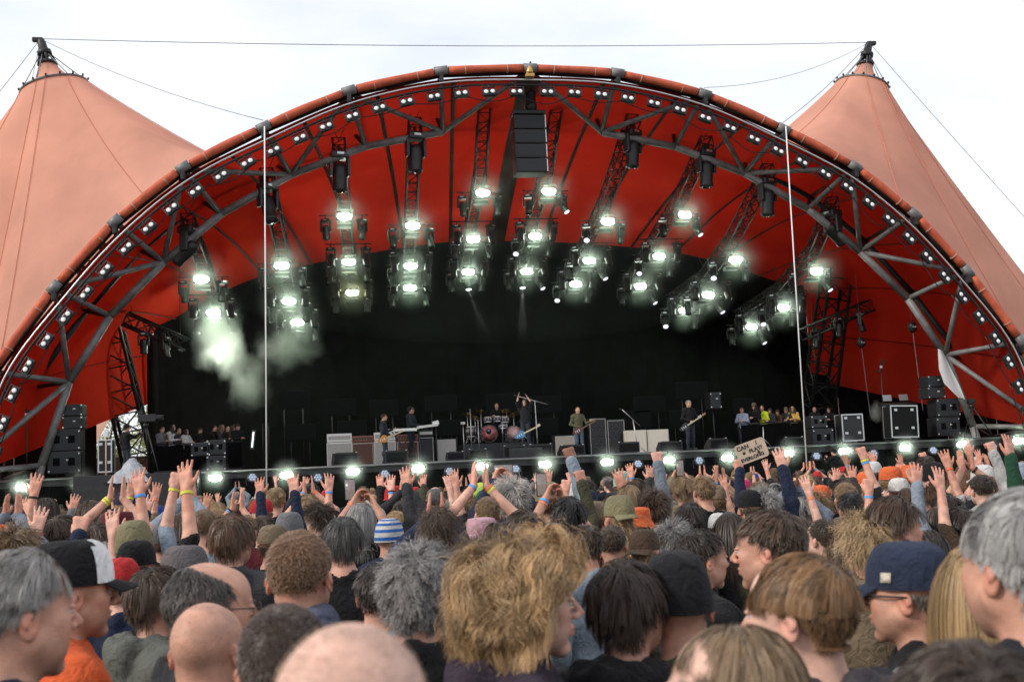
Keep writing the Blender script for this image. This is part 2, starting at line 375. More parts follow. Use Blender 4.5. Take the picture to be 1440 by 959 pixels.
    for k, a in enumerate((0.0, 1.3, 2.6, 3.6, 4.4, 5.4)):
        p = ctr + wd * (math.cos(a) * ux + math.sin(a) * uy)
        MB().tube([tip - lean * 0.45, p], 0.02, 5).build('ring_stay', m_cable, mast, mo)
    return ctr, tip
gl = OFc
iL = 8 * (mid - 4) + 3; iR = 8 * (mid + 3) + 2
def near_strip(p): return int(np.argmin(np.linalg.norm(Af - p, axis=1)))
vL, vR = near_strip(OFc[iL]), near_strip(OFc[iR])
front_L = [p + rad(p) * 0.1 + (0, 0.15, 0) for p in OFc[0:iL + 1:3]] + [V[vL, j] + (0, 0, 0.35 + 0.03 * j) for j in (4, 8, 12, 16, 20, 24)] + [V[vL, 24] + (-0.6, 1.6, 1.2)]
out_L = [np.array(q, float) for q in ((-17, 17, 9.5), (-21, 21, 4.0), (-28, 20, 1.0), (-34, 12, 1.0), (-33.5, 4, 0.8), (-28, 0.2, 0.4))]
front_R = [p + rad(p) * 0.1 + (0, 0.15, 0) for p in OFc[-1:iR - 1:-3]] + [V[vR, j] + (0, 0, 0.35 + 0.03 * j) for j in (4, 8, 12, 16, 20, 24)] + [V[vR, 24] + (0.6, 1.6, 1.2)]
out_R = [np.array(q, float) for q in ((17, 17, 9.5), (21, 21, 4.0), (27, 20, 1.0), (31, 12, 1.0), (30.5, 4, 0.8), (26, 0.2, 0.4))]
cL, tipL = peak(-1, (76, 124), 86, (57, 55), (200, 600), 6.0, front_L, out_L)
cR, tipR = peak(1, (1212, 121), 76, (1222, 60), (1140, 600), 6.0, front_R, out_R)
# orange sleeve over the arch's front tube, laced in bays
for i in range(nO - 1):
    a, b_ = OF[i], OF[i + 1]; dd = (b_ - a); ln = np.linalg.norm(dd); dd = dd / ln
    P = [a + dd * (0.30 + (ln - 0.6) * t) + rad(a) * 0.03 * math.sin(math.pi * t) for t in np.linspace(0, 1, 9)]
    rr = [0.155 + 0.012 * math.sin(7 * k + i) for k in range(9)]
    MB().tube(P, rr, 12).build('sleeve', m_wrap, roof, R0)
    for t in (0.27, 0.74):
        c_ = a + dd * ln * t
        MB().tube([c_ - dd * 0.025, c_ + dd * 0.025], 0.170, 12).build('lacing_strap', m_strap, roof, R0)
m_seam = None
# guy wires
def wire(name, pts, r, label, m=m_cable):
    P = np.array(pts, float); o = MB().tube(P, r, 5).build(name, m, None, tuple(P[0])); return tag(o, label, 'cable')
def sagged(a, b, s, n=14): return [a * (1 - t) + b * t - np.array((0, 0, s * 4 * t * (1 - t))) for t in np.linspace(0, 1, n)]
wire('guy_wire', sagged(tipL, tipR, 0.25), 0.018, 'long thin wire strung between the two mast tips above the arch')
wire('guy_wire', sagged(tipL, OF[mid - 3] + (0, 0, .25), 0.3), 0.014, 'thin stay from left mast tip down to the arch shoulder')
wire('guy_wire', sagged(tipR, OF[mid + 3] + (0, 0, .25), 0.2), 0.016, 'thin stay from right mast tip down to the arch shoulder')
wire('guy_wire', sagged(tipR, OF[mid + 2] + (0, 0, .25), 0.5), 0.011, 'faint slack stay from right mast tip to the upper arch')
wire('guy_wire', sagged(tipL, at(-140, 300, 4), 0.1), 0.014, 'thin stay running from left mast tip out of frame left')
wire('guy_wire', sagged(tipR, at(1600, 480, 4), 0.1), 0.014, 'thin stay slanting from right mast tip down past the canopy')
wire('guy_wire', sagged(tipL, at(-20, 420, 2.5), 0.05), 0.012, 'second stay down the left canvas peak near its edge')
for (p0, p1, lb) in (((372, 178), (375, 700), 'taut white vertical rope hanging left of the stage'), ((1105, 178), (1136, 680), 'taut white slanting rope hanging right of the stage')):
    a, b_ = at(*p0, YF - 0.35), at(*p1, YF - 0.35); wire('rope', [a, (a + b_) / 2, b_], 0.026, lb, m_rope)
# ------------------------------------------------------------------ back drop and side drapes
bd = thing('backdrop', 'tall black cloth backdrop closing the rear of the stage', 'backdrop', (0, 13.6, DECK))
bo = (0, 13.6, DECK)
px_top = [(216, 470), (250, 446), (290, 420), (360, 388), (430, 368), (520, 352), (580, 343), (640, 336), (760, 336), (880, 343), (960, 353), (1020, 368), (1080, 388), (1122, 402)]
top = cr([at(px, py - 6, 13.6) for px, py in px_top], 12)
nS = 14
for k in range(nS):
    x0 = top[0][0] + (top[-1][0] - top[0][0]) * k / nS; x1 = top[0][0] + (top[-1][0] - top[0][0]) * (k + 1) / nS
    G = []
    for u in np.linspace(0, 1, 17):
        x = x0 + (x1 - x0) * u * 1.0; zt = np.interp(x, top[:, 0], top[:, 2]) + 1.5; yy = 13.6 + 0.02 * math.sin(x * 5.1) + 0.01 * math.sin(x * 13)
        G.append([(x, yy, DECK + (zt - DECK) * t) for t in (0, 0.25, 0.5, 0.75, 1)])
    vv, ff = grid_mesh(np.array(G)); b = MB(); b.add(vv, ff, True); b.build('drape', m_matte, bd, bo)
# black fly frame above the backdrop: thin rungs where a little red shows between
for (x0, y0, x1, y1, y) in ((460, 380, 560, 380, 13.2), (460, 391, 560, 391, 13.2), (460, 402, 560, 402, 13.2)):
    a, b_ = at(x0, y0, y), at(x1, y1, y)
# side masking legs
for (px0, px1, pyt, lb) in ((206, 222, 476, 'narrow black leg curtain at the left end of the backdrop'), (1118, 1130, 404, 'narrow black leg curtain at the right end of the backdrop')):
    a, b_ = at(px0, pyt, 12.4), at(px1, pyt, 12.4)
    G = [[(x, 12.4 + 0.06 * math.sin(x * 9), z) for z in np.linspace(DECK, a[2] + 0.1, 5)] for x in np.linspace(a[0], b_[0], 9)]
    vv, ff = grid_mesh(np.array(G)); b = MB(); b.add(vv, ff, True); o = b.build('leg_curtain', m_matte, None, (0, 12.4, DECK)); tag(o, lb, 'curtain')

# black masking walls closing the wings under the canvas hem
for (pts_, lb) in ((((-40, 640, 10.5), (20, 616, 10.5), (80, 603, 10.8), (136, 590, 11.0)), 'black masking wall closing the left wing below the canvas hem'),
                   (((1124, 522, 11.8), (1176, 530, 11.4), (1240, 546, 10.5), (1330, 570, 9.5), (1400, 574, 8.5), (1500, 570, 7.0)), 'black masking wall closing the right wing below the canvas hem')):
    P = [at(a, b, y) for a, b, y in pts_]; w = thing('masking_wall', lb, 'wall', P[0] * (1, 1, 0) + (0, 0, DECK)); wo = np.array(w.location)
    for a, b in zip(P[:-1], P[1:]):
        G = [[(*((a * (1 - t) + b * t)[:2]), z) for z in (0.05, DECK, (a * (1 - t) + b * t)[2])] for t in np.linspace(0, 0.995, 6)]
        vv, ff = grid_mesh(np.array(G)); q = MB(); q.add(vv, ff); q.build('wall_panel', m_matte, w, wo)
# ------------------------------------------------------------------ rigging and lamps
def rotx(a): c, s = math.cos(a), math.sin(a); return np.array(((1, 0, 0), (0, c, -s), (0, s, c)))
def roty(a): c, s = math.cos(a), math.sin(a); return np.array(((c, 0, s), (0, 1, 0), (-s, 0, c)))
def rotz_(a): c, s = math.cos(a), math.sin(a); return np.array(((c, -s, 0), (s, c, 0), (0, 0, 1)))
m_body = mat('lamp_body', (0.02, 0.021, 0.024), 0.35, noise=0.25, nscale=15)
def lamp_light(name, parent, loc, power, col, rad_=0.12, kind='POINT', rot=None, spot=None):
    l = bpy.data.lights.new(name, kind); l.energy = power; l.color = col; l.shadow_soft_size = rad_
    if spot: l.spot_size = math.radians(spot); l.spot_blend = 0.6
    o = bpy.data.objects.new(name, l); COL.objects.link(o); o.parent = parent; o.location = loc
    if rot is not None: o.rotation_euler = rot
    return o
def make_twin(hot, nm='twin_blinder', power=0.0, s=1.0, lens_mat=None):
    t = thing(nm, 'x', 'lamp')
    MB().box((0, 0.05, 0), (0.66 * s, 0.16, 0.36 * s), bev=0.03).build('housing', m_body, t)
    for sx in (-1, 1):
        MB().box((sx * 0.35 * s, 0.02, 0.06), (0.03, 0.08, 0.50 * s)).build('yoke_arm', m_dsteel, t)
    MB().box((0, 0.02, 0.31 * s), (0.74 * s, 0.07, 0.03)).build('yoke_bar', m_dsteel, t)
    MB().tube([(0, 0.02, 0.31 * s), (0, 0.02, 0.45 * s)], 0.03, 6).build('clamp', m_dsteel, t)
    for sx in (-1, 1):
        c = (sx * 0.165 * s, -0.035, 0)
        MB().lathe([(0.135 * s, 0.0), (0.15 * s, -0.035), (0.135 * s, -0.05), (0.12 * s, -0.03)], c, 'y', 18).build('bezel', m_body, t)
        MB().lathe([(0.118 * s, -0.03), (0.10 * s, -0.052), (0.05 * s, -0.064), (0.0, -0.068)], c, 'y', 18).build('lens', lens_mat or (m_lens_hot if hot else m_lens_off), t)
    if power: lamp_light('glow', t, (0, -0.16, 0), power, (0.70, 1.0, 0.68), 0.12, 'SPOT', (math.radians(84), 0, 0), 165)
    return t
twin_off = make_twin(False, s=0.78)
# lamps along the arch rail
railpts = resample(rail, 240)
Lr = np.linalg.norm(np.diff(railpts, axis=0), axis=1).sum(); step = 1.10
vis = []
d = np.r_[0, np.cumsum(np.linalg.norm(np.diff(railpts, axis=0), axis=1))]
sp = [Lr / 2 + sgn * (0.62 + step * k) for k in range(26) for sgn in (-1, 1)]
for s_ in sorted(sp):
    if s_ < 2 or s_ > Lr - 2: continue
    p = np.array([np.interp(s_, d, railpts[:, k]) for k in range(3)])
    if p[2] < 3.4: continue
    vis.append(p)
for i, p in enumerate(vis):
    o = twin_off if i == 0 else copy_tree(twin_off)
    rr = rad(p); q = p - rr * 0.52 + (0, -0.05, 0); o.location = tuple(q)
    o.rotation_euler = (math.radians(-14), math.atan2(rr[0], rr[2]), 0)
    n = len(vis)
    if i < n // 2: lb = 'twin white-lensed lamp %s up the left half of the arch rail' % (('number ' + NUM[i + 1]) if i + 1 < len(NUM) else str(i + 1))
    else: lb = 'twin white-lensed lamp %s up the right half of the arch rail' % (('number ' + NUM[n - i]) if n - i < len(NUM) else str(n - i))
    o['label'] = lb; o['group'] = 'lamps along the arch rail'
# finger trusses running back under the canvas
def lattice(parent, P, half_w, half_h, r_ch, r_br, org, cell=0.7, m=m_dsteel):
    P = np.array(P, float)
    for a, b in zip(P[:-1], P[1:]):
        ax = b - a; L = np.linalg.norm(ax); ax /= L
        u = np.cross(ax, (0, 0, 1.0))
        if np.linalg.norm(u) < 1e-3: u = np.array((1.0, 0, 0))
        u /= np.linalg.norm(u); w = np.cross(u, ax)
        cs = [sx * half_w * u + sy * half_h * w for sx, sy in ((1, 1), (1, -1), (-1, -1), (-1, 1))]
        for c in cs: MB().tube([a + c, b + c], r_ch, 6).build('chord', m, parent, org)
        n = max(1, int(L / cell)); br = MB()
        for k in range(n):
            p, q = a + ax * L * k / n, a + ax * L * (k + 1) / n
            for e in range(4):
                c0, c1 = cs[e], cs[(e + 1) % 4]
                br.tube([p + (c0 if k % 2 else c1), q + (c1 if k % 2 else c0)], r_br, 4, False); br.tube([p + c0, p + c1], r_br, 4, False)
        br.build('bracing', m, parent, org)
fingers = [  # moving head at the front, then blinders front to back (photo pixels)
    ((265, 362), [(283, 393), (300, 440)], 'far left'),
    ((377, 300), [(396, 374), (406, 424), (418, 454)], 'second'),
    ((478, 255), [(484, 305), (490, 369), (495, 412)], 'third'),
    ((585, 228), [(580, 318), (577, 375), (576, 405)], 'fourth'),
    ((683, 182), [(678, 272), (665, 337), (658, 383)], 'fifth'),
    ((785, 182), [(771, 270), (752, 333), (740, 382)], 'sixth'),
    ((890, 222), [(854, 312), (828, 367), (809, 400)], 'seventh'),
    ((994, 250), [(962, 303), (926, 361), (900, 403)], 'eighth'),
    ((1080, 290), [(1033, 366), (995, 415), (962, 437)], 'ninth'),
    ((1172, 335), [(1147, 382), (1101, 433), (1056, 460)], 'far right')]
yrow = [4.8, 8.6, 11.6]
twin_hot = make_twin(True, power=380.0, s=1.05)
twin_yel = make_twin(True, power=160.0, s=1.05, lens_mat=m_lens_warm)
def make_head(lit, s=1.0, tilt=0.0):
    t = thing('moving_head_lamp', 'x', 'lamp')
    MB().box((0, 0, 0.42 * s), (0.40 * s, 0.34 * s, 0.16 * s), bev=0.03 * s).build('base', m_body, t)
    MB().tube([(0, 0, 0.5 * s), (0, 0, 0.66 * s)], 0.035 * s, 6).build('clamp', m_dsteel, t)
    MB().box((0, -0.17 * s, 0.44 * s), (0.16 * s, 0.02, 0.05 * s)).build('display', m_silver, t)
    for sx in (-1, 1): MB().box((sx * 0.205 * s, 0, 0.16 * s), (0.07 * s, 0.18 * s, 0.44 * s), bev=0.025 * s).build('yoke', m_body, t)
    R = rotx(tilt)
    h = MB().lathe([(0.06 * s, 0.24 * s), (0.13 * s, 0.20 * s), (0.155 * s, 0.10 * s), (0.16 * s, -0.12 * s), (0.15 * s, -0.30 * s), (0.165 * s, -0.33 * s), (0.165 * s, -0.40 * s), (0.13 * s, -0.405 * s)], (0, 0, 0), n=16, rot=R).build('head', m_plastic, t)
    MB().lathe([(0.135 * s, -0.40 * s), (0.10 * s, -0.425 * s), (0.0, -0.435 * s)], (0, 0, 0), n=16, rot=R).build('lens', m_lens_vio if lit else m_lens_dark, h)
    return t
head_off = [make_head(False, 1.0, a) for a in (0.15, -0.25)]
head_lit = [make_head(True, 1.0, a) for a in (-0.75, -0.55)]
head_big = [make_head(False, 1.75, a) for a in (0.1, 0.9, -0.3)]
used = set()
def place(proto, p, label, group, rz=0.0, ry=0.0):
    if id(proto) in used: o = copy_tree(proto)
    else: o = proto; used.add(id(proto))
    o.location = tuple(p); o.rotation_euler = (o.rotation_euler[0], ry, rz); o['label'] = label
    if group: o['group'] = group
    return o
m_plate = mat('lit_plate', (0.55, 0.56, 0.55), 0.5)
rown = ['front', 'middle', 'rear']; HEADS = []
for fi, (hp, bl, nm) in enumerate(fingers):
    far = nm in ('far left', 'far right'); nmf = nm + ' ceiling truss' + ('' if far else ' from left')
    pts = [at(*hp, 1.4) + (0, 0, 1.35)] + [at(*q, yrow[k]) + (0, 0.15, 0.95) for k, q in enumerate(bl)]
    pts.append(pts[-1] + (pts[-1] - pts[-2]) * 0.35)
    tr = thing('ceiling_truss', 'black lattice %s running back under the red canvas' % nmf, 'truss', pts[0], group='trusses under the canvas')
    P2 = [pts[0] + (pts[0] - pts[1]) * 0.10] + pts[1:]
    lattice(tr, P2, 0.24, 0.24, 0.045, 0.022, pts[0], 0.5)
    for c in (pts[0], pts[2] if len(pts) > 2 else pts[1]):       # hoist chains up to the canvas frame
        MB().tube([c + (0.0, 0, 0.3), c + (0.35, 0, 1.1)], 0.014, 4).build('sling', m_black, tr, pts[0])
        MB().tube([c + (0.0, 0, 0.3), c + (-0.35, 0, 1.1)], 0.014, 4).build('sling', m_black, tr, pts[0])
    if fi not in (4, 5):
        big = head_big[{0: 1, 1: 2, 9: 1}.get(fi, 0)]
        place(big, at(*hp, 1.2) + (0, 0, 0.3), 'large black moving head lamp at the front of the %s' % nmf, 'large lamps at the truss fronts', rz={0: 1.2, 1: 0.6, 9: -1.2, 7: 0.3, 8: 0.4}.get(fi, 0.1 * fi))
    for k, q in enumerate(bl):
        p = at(*q, yrow[k]); last = k == len(bl) - 1
        pr = twin_yel if (fi, k) == (2, 2) else twin_hot
        place(pr, p, 'glowing twin blinder lamp, %s of the %s' % (rown[k], nmf), 'lit blinders under the trusses', rz=0.12)
        # cross pipe with a moving head on each end
        for dz, dy, sc_ in ((-0.22, 0.75, 1.0), (0.28, -0.55, 1.0)):
            if dz > 0 and k == 0: continue
            pb = p + (0, dy, dz + 0.45)
            bar = MB().tube([pb + (-1.05, 0, 0), pb + (1.05, 0, 0)], 0.03, 6).build('cross_pipe', m_dsteel, None, tuple(pb))
            tag(bar, '%s black cross pipe at the %s blinder of the %s' % ('lower' if dz < 0 else 'upper', rown[k], nmf), 'pipe', 'cross pipes under the trusses')
            for sx in (-1, 1):
                lit = fi >= 5 and (fi + k + (sx > 0)) % 2 == 0 and dz < 0
                HEADS.append((pb + (sx * 0.78, 0, -0.66), place((head_lit if lit else head_off)[(fi + k) % 2], pb + (sx * 0.78, 0, -0.66),
                      '%s moving head lamp %s on %s pipe, %s blinder, %s' % ('lit' if lit else 'dark', 'left' if sx < 0 else 'right', 'lower' if dz < 0 else 'upper', rown[k], nmf.replace(' ceiling truss', ' truss').replace(' from left', '')), 'moving heads under the trusses', rz=0.5 * sx + 0.2)))
        pl = MB().box(p + (0, 0.55, -0.28), (0.62, 0.42, 0.16), bev=0.02).build('dimmer_box', m_plastic, tr, pts[0])
        MB().box(p + (0, 0.33, -0.215), (0.60, 0.01, 0.05)).build('label_strip', m_plate, tr, pts[0])
for tq in ((640, 302), (735, 298), (806, 322), (899, 318), (972, 348), (1072, 372), (470, 300), (560, 300)):      # moving heads throwing warm patches up on the canvas
    tp = at(*tq, 10.5); best = min(HEADS, key=lambda h_: np.linalg.norm((h_[0] - tp) * (1, 0.6, 1)) + 50 * (np.linalg.norm(h_[0] - tp) < 1.2)); o = best[1]; dv = Vector(tp - best[0])
    rot_ = (Matrix.Rotation(o.rotation_euler[2], 3, 'Z').inverted() @ dv.to_track_quat('-Z', 'Y').to_matrix()).to_euler(); dn_ = dv.normalized() * 0.55
    lamp_light('beam', o, tuple(Matrix.Rotation(o.rotation_euler[2], 3, 'Z').inverted() @ dn_), 90, (1.0, 0.93, 0.75), 0.05, 'SPOT', rot_, 16)
# two narrow profile spots throwing visible beams, and low side trusses
for (q, aim, i) in (((659, 407), (704, 560), 0), ((735, 405), (733, 560), 1)):
    p = at(*q, 12.0); t = thing('profile_spot', 'small bright spot throwing a %s white beam above the drums' % ('slanting' if i == 0 else 'straight'), 'lamp', p)
    MB().lathe([(0.1, 0.5), (0.14, 0.4), (0.14, 0.0)], (0, 0, 0), n=14).build('tube', m_body, t)
    MB().lathe([(0.125, 0.0), (0.08, -0.03), (0.0, -0.04)], (0, 0, 0), n=14).build('lens', mat('lens_spot', (0.9, 0.9, 0.9), 0.2, emit=(0.95, 0.95, 1), estr=18), t)
    dv = Vector(at(aim[0], 520, 9.0 if i else 9.5) - p)
    lamp_light('beam', t, (0, 0, -0.06), 5000 if i else 3000, (0.95, 0.96, 1.0), 0.05, 'SPOT', dv.to_track_quat('-Z', 'Y').to_euler(), 13)
for (a_, b_, y, lb, hs) in (((176, 448), (262, 486), 7.0, 'low black lattice truss with dark lamps at the left wing', ((202, 484), (232, 490))),
                        ((1130, 470), (1256, 415), 7.0, 'low black lattice truss with dark lamps at the right wing', ((1180, 462), (1210, 455), (1148, 478)))):
    a3, b3 = at(*a_, y), at(*b_, y + 0.8); t = thing('wing_truss', lb, 'truss', a3); lattice(t, [a3, b3], 0.26, 0.26, 0.05, 0.028, a3, 0.55)
    for c in (a3 * 0.9 + b3 * 0.1, a3 * 0.1 + b3 * 0.9): MB().tube([c + (0, 0, .2), c + (0, 0, 4.0)], 0.015, 4).build('chain', m_black, t, a3)
    for j, h_ in enumerate(hs): place(head_off[j % 2], at(*h_, y), 'dark moving head lamp, %s under the %s wing truss' % (ordw(j, len(hs)), 'left' if a_[0] < 700 else 'right'), 'moving heads in the wings', rz=j)
# centre loudspeaker hang
pc = at(742, 163, 0.4); cl = thing('loudspeaker_cluster', 'black column of four loudspeaker boxes hanging at the centre of the arch', 'loudspeaker', pc)
cw = 47 * 43.5 / F_PX
MB().box(pc + (0, 0, 0.02), (cw * 1.04, 0.9, 0.16), bev=0.03).build('fly_frame', m_plastic, cl, pc)
for k in range(4):
    zc = pc[2] - 0.38 - 0.595 * k
    b = MB().box((pc[0], pc[1], zc), (cw, 0.85, 0.565), bev=0.03).build('cabinet', m_plastic, cl, pc)
    MB().box((pc[0], pc[1] - 0.43, zc - 0.01), (cw * 0.90, 0.03, 0.44), bev=0.01).build('grille', m_grill, b, pc)
    for sx in (-1, 1): MB().box((pc[0] + sx * cw * 0.485, pc[1] - 0.45, zc), (0.03, 0.03, 0.5)).build('rigging_strip', m_silver if sx > 0 else m_dsteel, b, pc)
ph = at(746, 128, 0.2); ho = thing('chain_hoist', 'black cylindrical chain hoist above the hanging loudspeaker column', 'hoist', ph)
MB().lathe([(0.08, 0.75), (0.2, 0.7), (0.22, 0.4), (0.2, 0.36), (0.2, -0.55), (0.24, -0.6), (0.22, -0.85), (0.08, -0.9)], ph, n=16).build('hoist_body', m_plastic, ho, ph)
for sx in (-1, 1): MB().tube([ph + (0.07 * sx, 0, -0.9), ph + (0.07 * sx, 0, -1.15)], 0.03, 5).build('chain', m_bright, ho, ph)
MB().tube([ph + (0, 0, 0.75), ph + (0, -0.3, 1.1)], 0.04, 6).build('hook', m_dsteel, ho, ph)
pe = at(745, 103, -1.45); em = thing('beacon', 'small golden bell-shaped fitting on the crown of the arch', 'beacon', pe)
m_gold = mat('gold_paint', (0.55, 0.33, 0.10), 0.4, 0.4)
MB().box(pe + (0, 0, -0.10), (0.34, 0.22, 0.14), bev=0.03).build('base', m_gold, em, pe)
MB().lathe([(0.13, -0.03), (0.14, 0.06), (0.09, 0.2), (0.05, 0.27), (0.0, 0.29)], pe, n=14).build('dome', m_gold, em, pe)
for (q, y, lb) in (((1283, 460), 3.0, 'upper of two dark chain hoists hanging in the right wing'), ((1211, 482), 5.0, 'lower of two dark chain hoists hanging in the right wing')):
    p = at(*q, y); t = thing('chain_hoist', lb, 'hoist', p)
    MB().lathe([(0.05, 0.26), (0.14, 0.2), (0.2, 0.05), (0.18, -0.14), (0.06, -0.24)], p, n=14).build('hoist_body', m_plastic, t, p)
    MB().box(p + (0, -0.18, 0.0), (0.16, 0.02, 0.05)).build('label_plate', m_white, t, p)
    MB().tube([p + (0, 0, 0.25), p + (0, 0, 3.2)], 0.014, 4).build('chain', m_dsteel, t, p); MB().tube([p + (0, 0, -0.2), p + (0.15, 0, DECK - p[2] + 1.3)], 0.012, 4).build('chain', m_cable, t, p)
# stage front: twin floor lamps and round washes below the lip
fl = [(32, 685), (117, 680), (303, 672), (403, 668), (496, 663), (588, 659), (677, 656), (766, 653), (853, 650), (940, 647), (1022, 644), (1107, 637), (1186, 634), (1271, 630), (1352, 625), (1430, 620)]
twin_floor = make_twin(True, 'twin_floor_lamp', power=90.0, s=0.78)
for i, q in enumerate(fl):
    p = at(*q, -0.32); o = place(twin_floor, p, 'small glowing twin lamp on the stage front, %s of %d' % (ordw(i, len(fl)), len(fl)), 'twin lamps along the stage front')
rw = [(165, 682), (355, 672), (447, 672), (541, 667), (632, 663), (725, 660), (808, 657), (897, 653), (983, 648), (1148, 642), (1228, 638), (1312, 634), (1396, 628)]
def make_wash():
    t = thing('round_wash_lamp', 'x', 'lamp')
    MB().lathe([(0.10, 0.22), (0.17, 0.16), (0.2, 0.0), (0.205, -0.06), (0.18, -0.07)], (0, 0, 0), 'y', 20).build('housing', m_body, t)
    MB().lathe([(0.185, -0.055), (0.12, -0.075), (0.0, -0.08)], (0, 0, 0), 'y', 20).build('lens', m_lens_blue, t)
    for k in range(7):
        a = 2 * math.pi * k / 6; rr = 0.105 if k < 6 else 0
        MB().lathe([(0.045, -0.075), (0.03, -0.09), (0, -0.092)], (rr * math.cos(a), 0, rr * math.sin(a)), 'y', 8).build('cell', mat('lens_cell', (0.5, 0.6, 0.75), 0.15), t)
    for sx in (-1, 1): MB().box((sx * 0.225, 0.05, -0.12), (0.02, 0.05, 0.3)).build('bracket', m_dsteel, t)
    return t
wash = make_wash()
for i, q in enumerate(rw):
    o = place(wash, at(*q, -0.42), 'round multi-cell wash lamp on the stage front, %s of %d' % (ordw(i, len(rw)), len(rw)), 'round lamps along the stage front', rz=0.18 - 0.03 * i)
    o.rotation_euler[0] = math.radians(-8 - 12 * (i % 2))
# ------------------------------------------------------------------ stage haze, smoke and glow balls added round the lamps
def volume_mat(name, dens, aniso=0.2, noisy=False, col=(0.9, 0.95, 0.9), seed=0.0, sc_=1.0, thr=0.45):
    m = bpy.data.materials.new(name); m.use_nodes = True; t = m.node_tree; t.nodes.clear()
    o = N(t, 'ShaderNodeOutputMaterial'); v = N(t, 'ShaderNodeVolumePrincipled'); v.inputs['Color'].default_value = (*col, 1); v.inputs['Density'].default_value = dens; v.inputs['Anisotropy'].default_value = aniso
    if noisy:
        co = N(t, 'ShaderNodeTexCoord'); n = N(t, 'ShaderNodeTexNoise'); n.noise_dimensions = '4D'; n.inputs['W'].default_value = seed; n.inputs['Scale'].default_value = sc_; n.inputs['Detail'].default_value = 5; n.inputs['Roughness'].default_value = 0.6
        ln = N(t, 'ShaderNodeVectorMath', operation='LENGTH'); t.links.new(co.outputs['Object'], ln.inputs[0]); t.links.new(co.outputs['Object'], n.inputs['Vector'])
        f1 = N(t, 'ShaderNodeMapRange'); f1.inputs[1].default_value = 0.15; f1.inputs[2].default_value = 1.0; f1.inputs[3].default_value = 1.0; f1.inputs[4].default_value = 0.0
        t.links.new(ln.outputs['Value'], f1.inputs[0])
        nm = N(t, 'ShaderNodeMath', operation='MULTIPLY_ADD'); nm.inputs[1].default_value = 1.7; nm.inputs[2].default_value = -0.4; t.links.new(n.outputs[0], nm.inputs[0]); ad = N(t, 'ShaderNodeMath', operation='ADD'); t.links.new(nm.outputs[0], ad.inputs[0]); t.links.new(f1.outputs[0], ad.inputs[1])
        f2 = N(t, 'ShaderNodeMapRange'); f2.inputs[1].default_value = thr + 0.35; f2.inputs[2].default_value = thr + 0.95; f2.inputs[3].default_value = 0; f2.inputs[4].default_value = 1
        t.links.new(ad.outputs[0], f2.inputs[0]); mu = N(t, 'ShaderNodeMath', operation='MULTIPLY'); mu.inputs[1].default_value = dens
        t.links.new(f2.outputs[0], mu.inputs[0])
        m2 = N(t, 'ShaderNodeMath', operation='MULTIPLY'); t.links.new(mu.outputs[0], m2.inputs[0]); t.links.new(f1.outputs[0], m2.inputs[1]); t.links.new(m2.outputs[0], v.inputs['Density'])
    t.links.new(v.outputs[0], o.inputs['Volume']); return m
def haze_lens(name, blobs, dens, label, aniso=0.1):
    V, FF = [], []
    for c, r3_ in blobs:
        bm = bmesh.new(); bmesh.ops.create_icosphere(bm, subdivisions=3, radius=1.0); b0_ = len(V)
        V += [tuple(np.array(v.co) * r3_ + c) for v in bm.verts]; FF += [tuple(b0_ + v.index for v in f_.verts) for f_ in bm.faces]; bm.free()
    me = bpy.data.meshes.new(name); me.from_pydata(V, [], FF); me.materials.append(volume_mat(name + '_air', dens, aniso)); o = link(name, me); return tag(o, label, 'haze', kind='stuff')
haze_lens('stage_haze', [(np.array((0.0, 7.6, 13.2)), np.array((15.5, 5.2, 5.2)))], 0.003, 'thin theatrical haze hanging in the air under the lighting rig')
def glow_haze(name, dens):
    m = volume_mat(name, dens, 0.3); t = m.node_tree; v = [n_ for n_ in t.nodes if n_.type == 'PRINCIPLED_VOLUME'][0]
    co = N(t, 'ShaderNodeTexCoord'); ln = N(t, 'ShaderNodeVectorMath', operation='LENGTH'); t.links.new(co.outputs['Object'], ln.inputs[0]); r_ = N(t, 'ShaderNodeMapRange'); r_.inputs[1].default_value = 0.05; r_.inputs[2].default_value = 0.98; r_.inputs[3].default_value = 1.0; r_.inputs[4].default_value = 0.0
    t.links.new(ln.outputs['Value'], r_.inputs[0]); p_ = N(t, 'ShaderNodeMath', operation='POWER'); p_.inputs[1].default_value = 2.2; t.links.new(r_.outputs[0], p_.inputs[0])
    nz_ = N(t, 'ShaderNodeTexNoise'); nz_.inputs['Scale'].default_value = 2.0; oi_ = N(t, 'ShaderNodeObjectInfo'); va = N(t, 'ShaderNodeVectorMath', operation='ADD'); t.links.new(co.outputs['Object'], va.inputs[0]); t.links.new(oi_.outputs['Location'], va.inputs[1]); t.links.new(va.outputs[0], nz_.inputs[0])
    k_ = N(t, 'ShaderNodeMapRange'); k_.inputs[1].default_value = 0.3; k_.inputs[2].default_value = 0.7; k_.inputs[3].default_value = dens * 0.45; k_.inputs[4].default_value = dens * 1.4; t.links.new(nz_.outputs[0], k_.inputs[0])
    mu = N(t, 'ShaderNodeMath', operation='MULTIPLY'); t.links.new(k_.outputs[0], mu.inputs[0]); t.links.new(p_.outputs[0], mu.inputs[1]); t.links.new(mu.outputs[0], v.inputs['Density']); return m
_bm = bmesh.new(); bmesh.ops.create_icosphere(_bm, subdivisions=2, radius=1.0); ME_HZ = bpy.data.meshes.new('lamp_haze'); _bm.to_mesh(ME_HZ); _bm.free(); ME_HZ.materials.append(glow_haze('lamp_haze_air', 0.50)); ME_HZ2 = ME_HZ.copy(); ME_HZ2.materials.clear(); ME_HZ2.materials.append(glow_haze('floor_glow_air', 1.6))  # haze balls added round single lamps to imitate the bloom of a lens
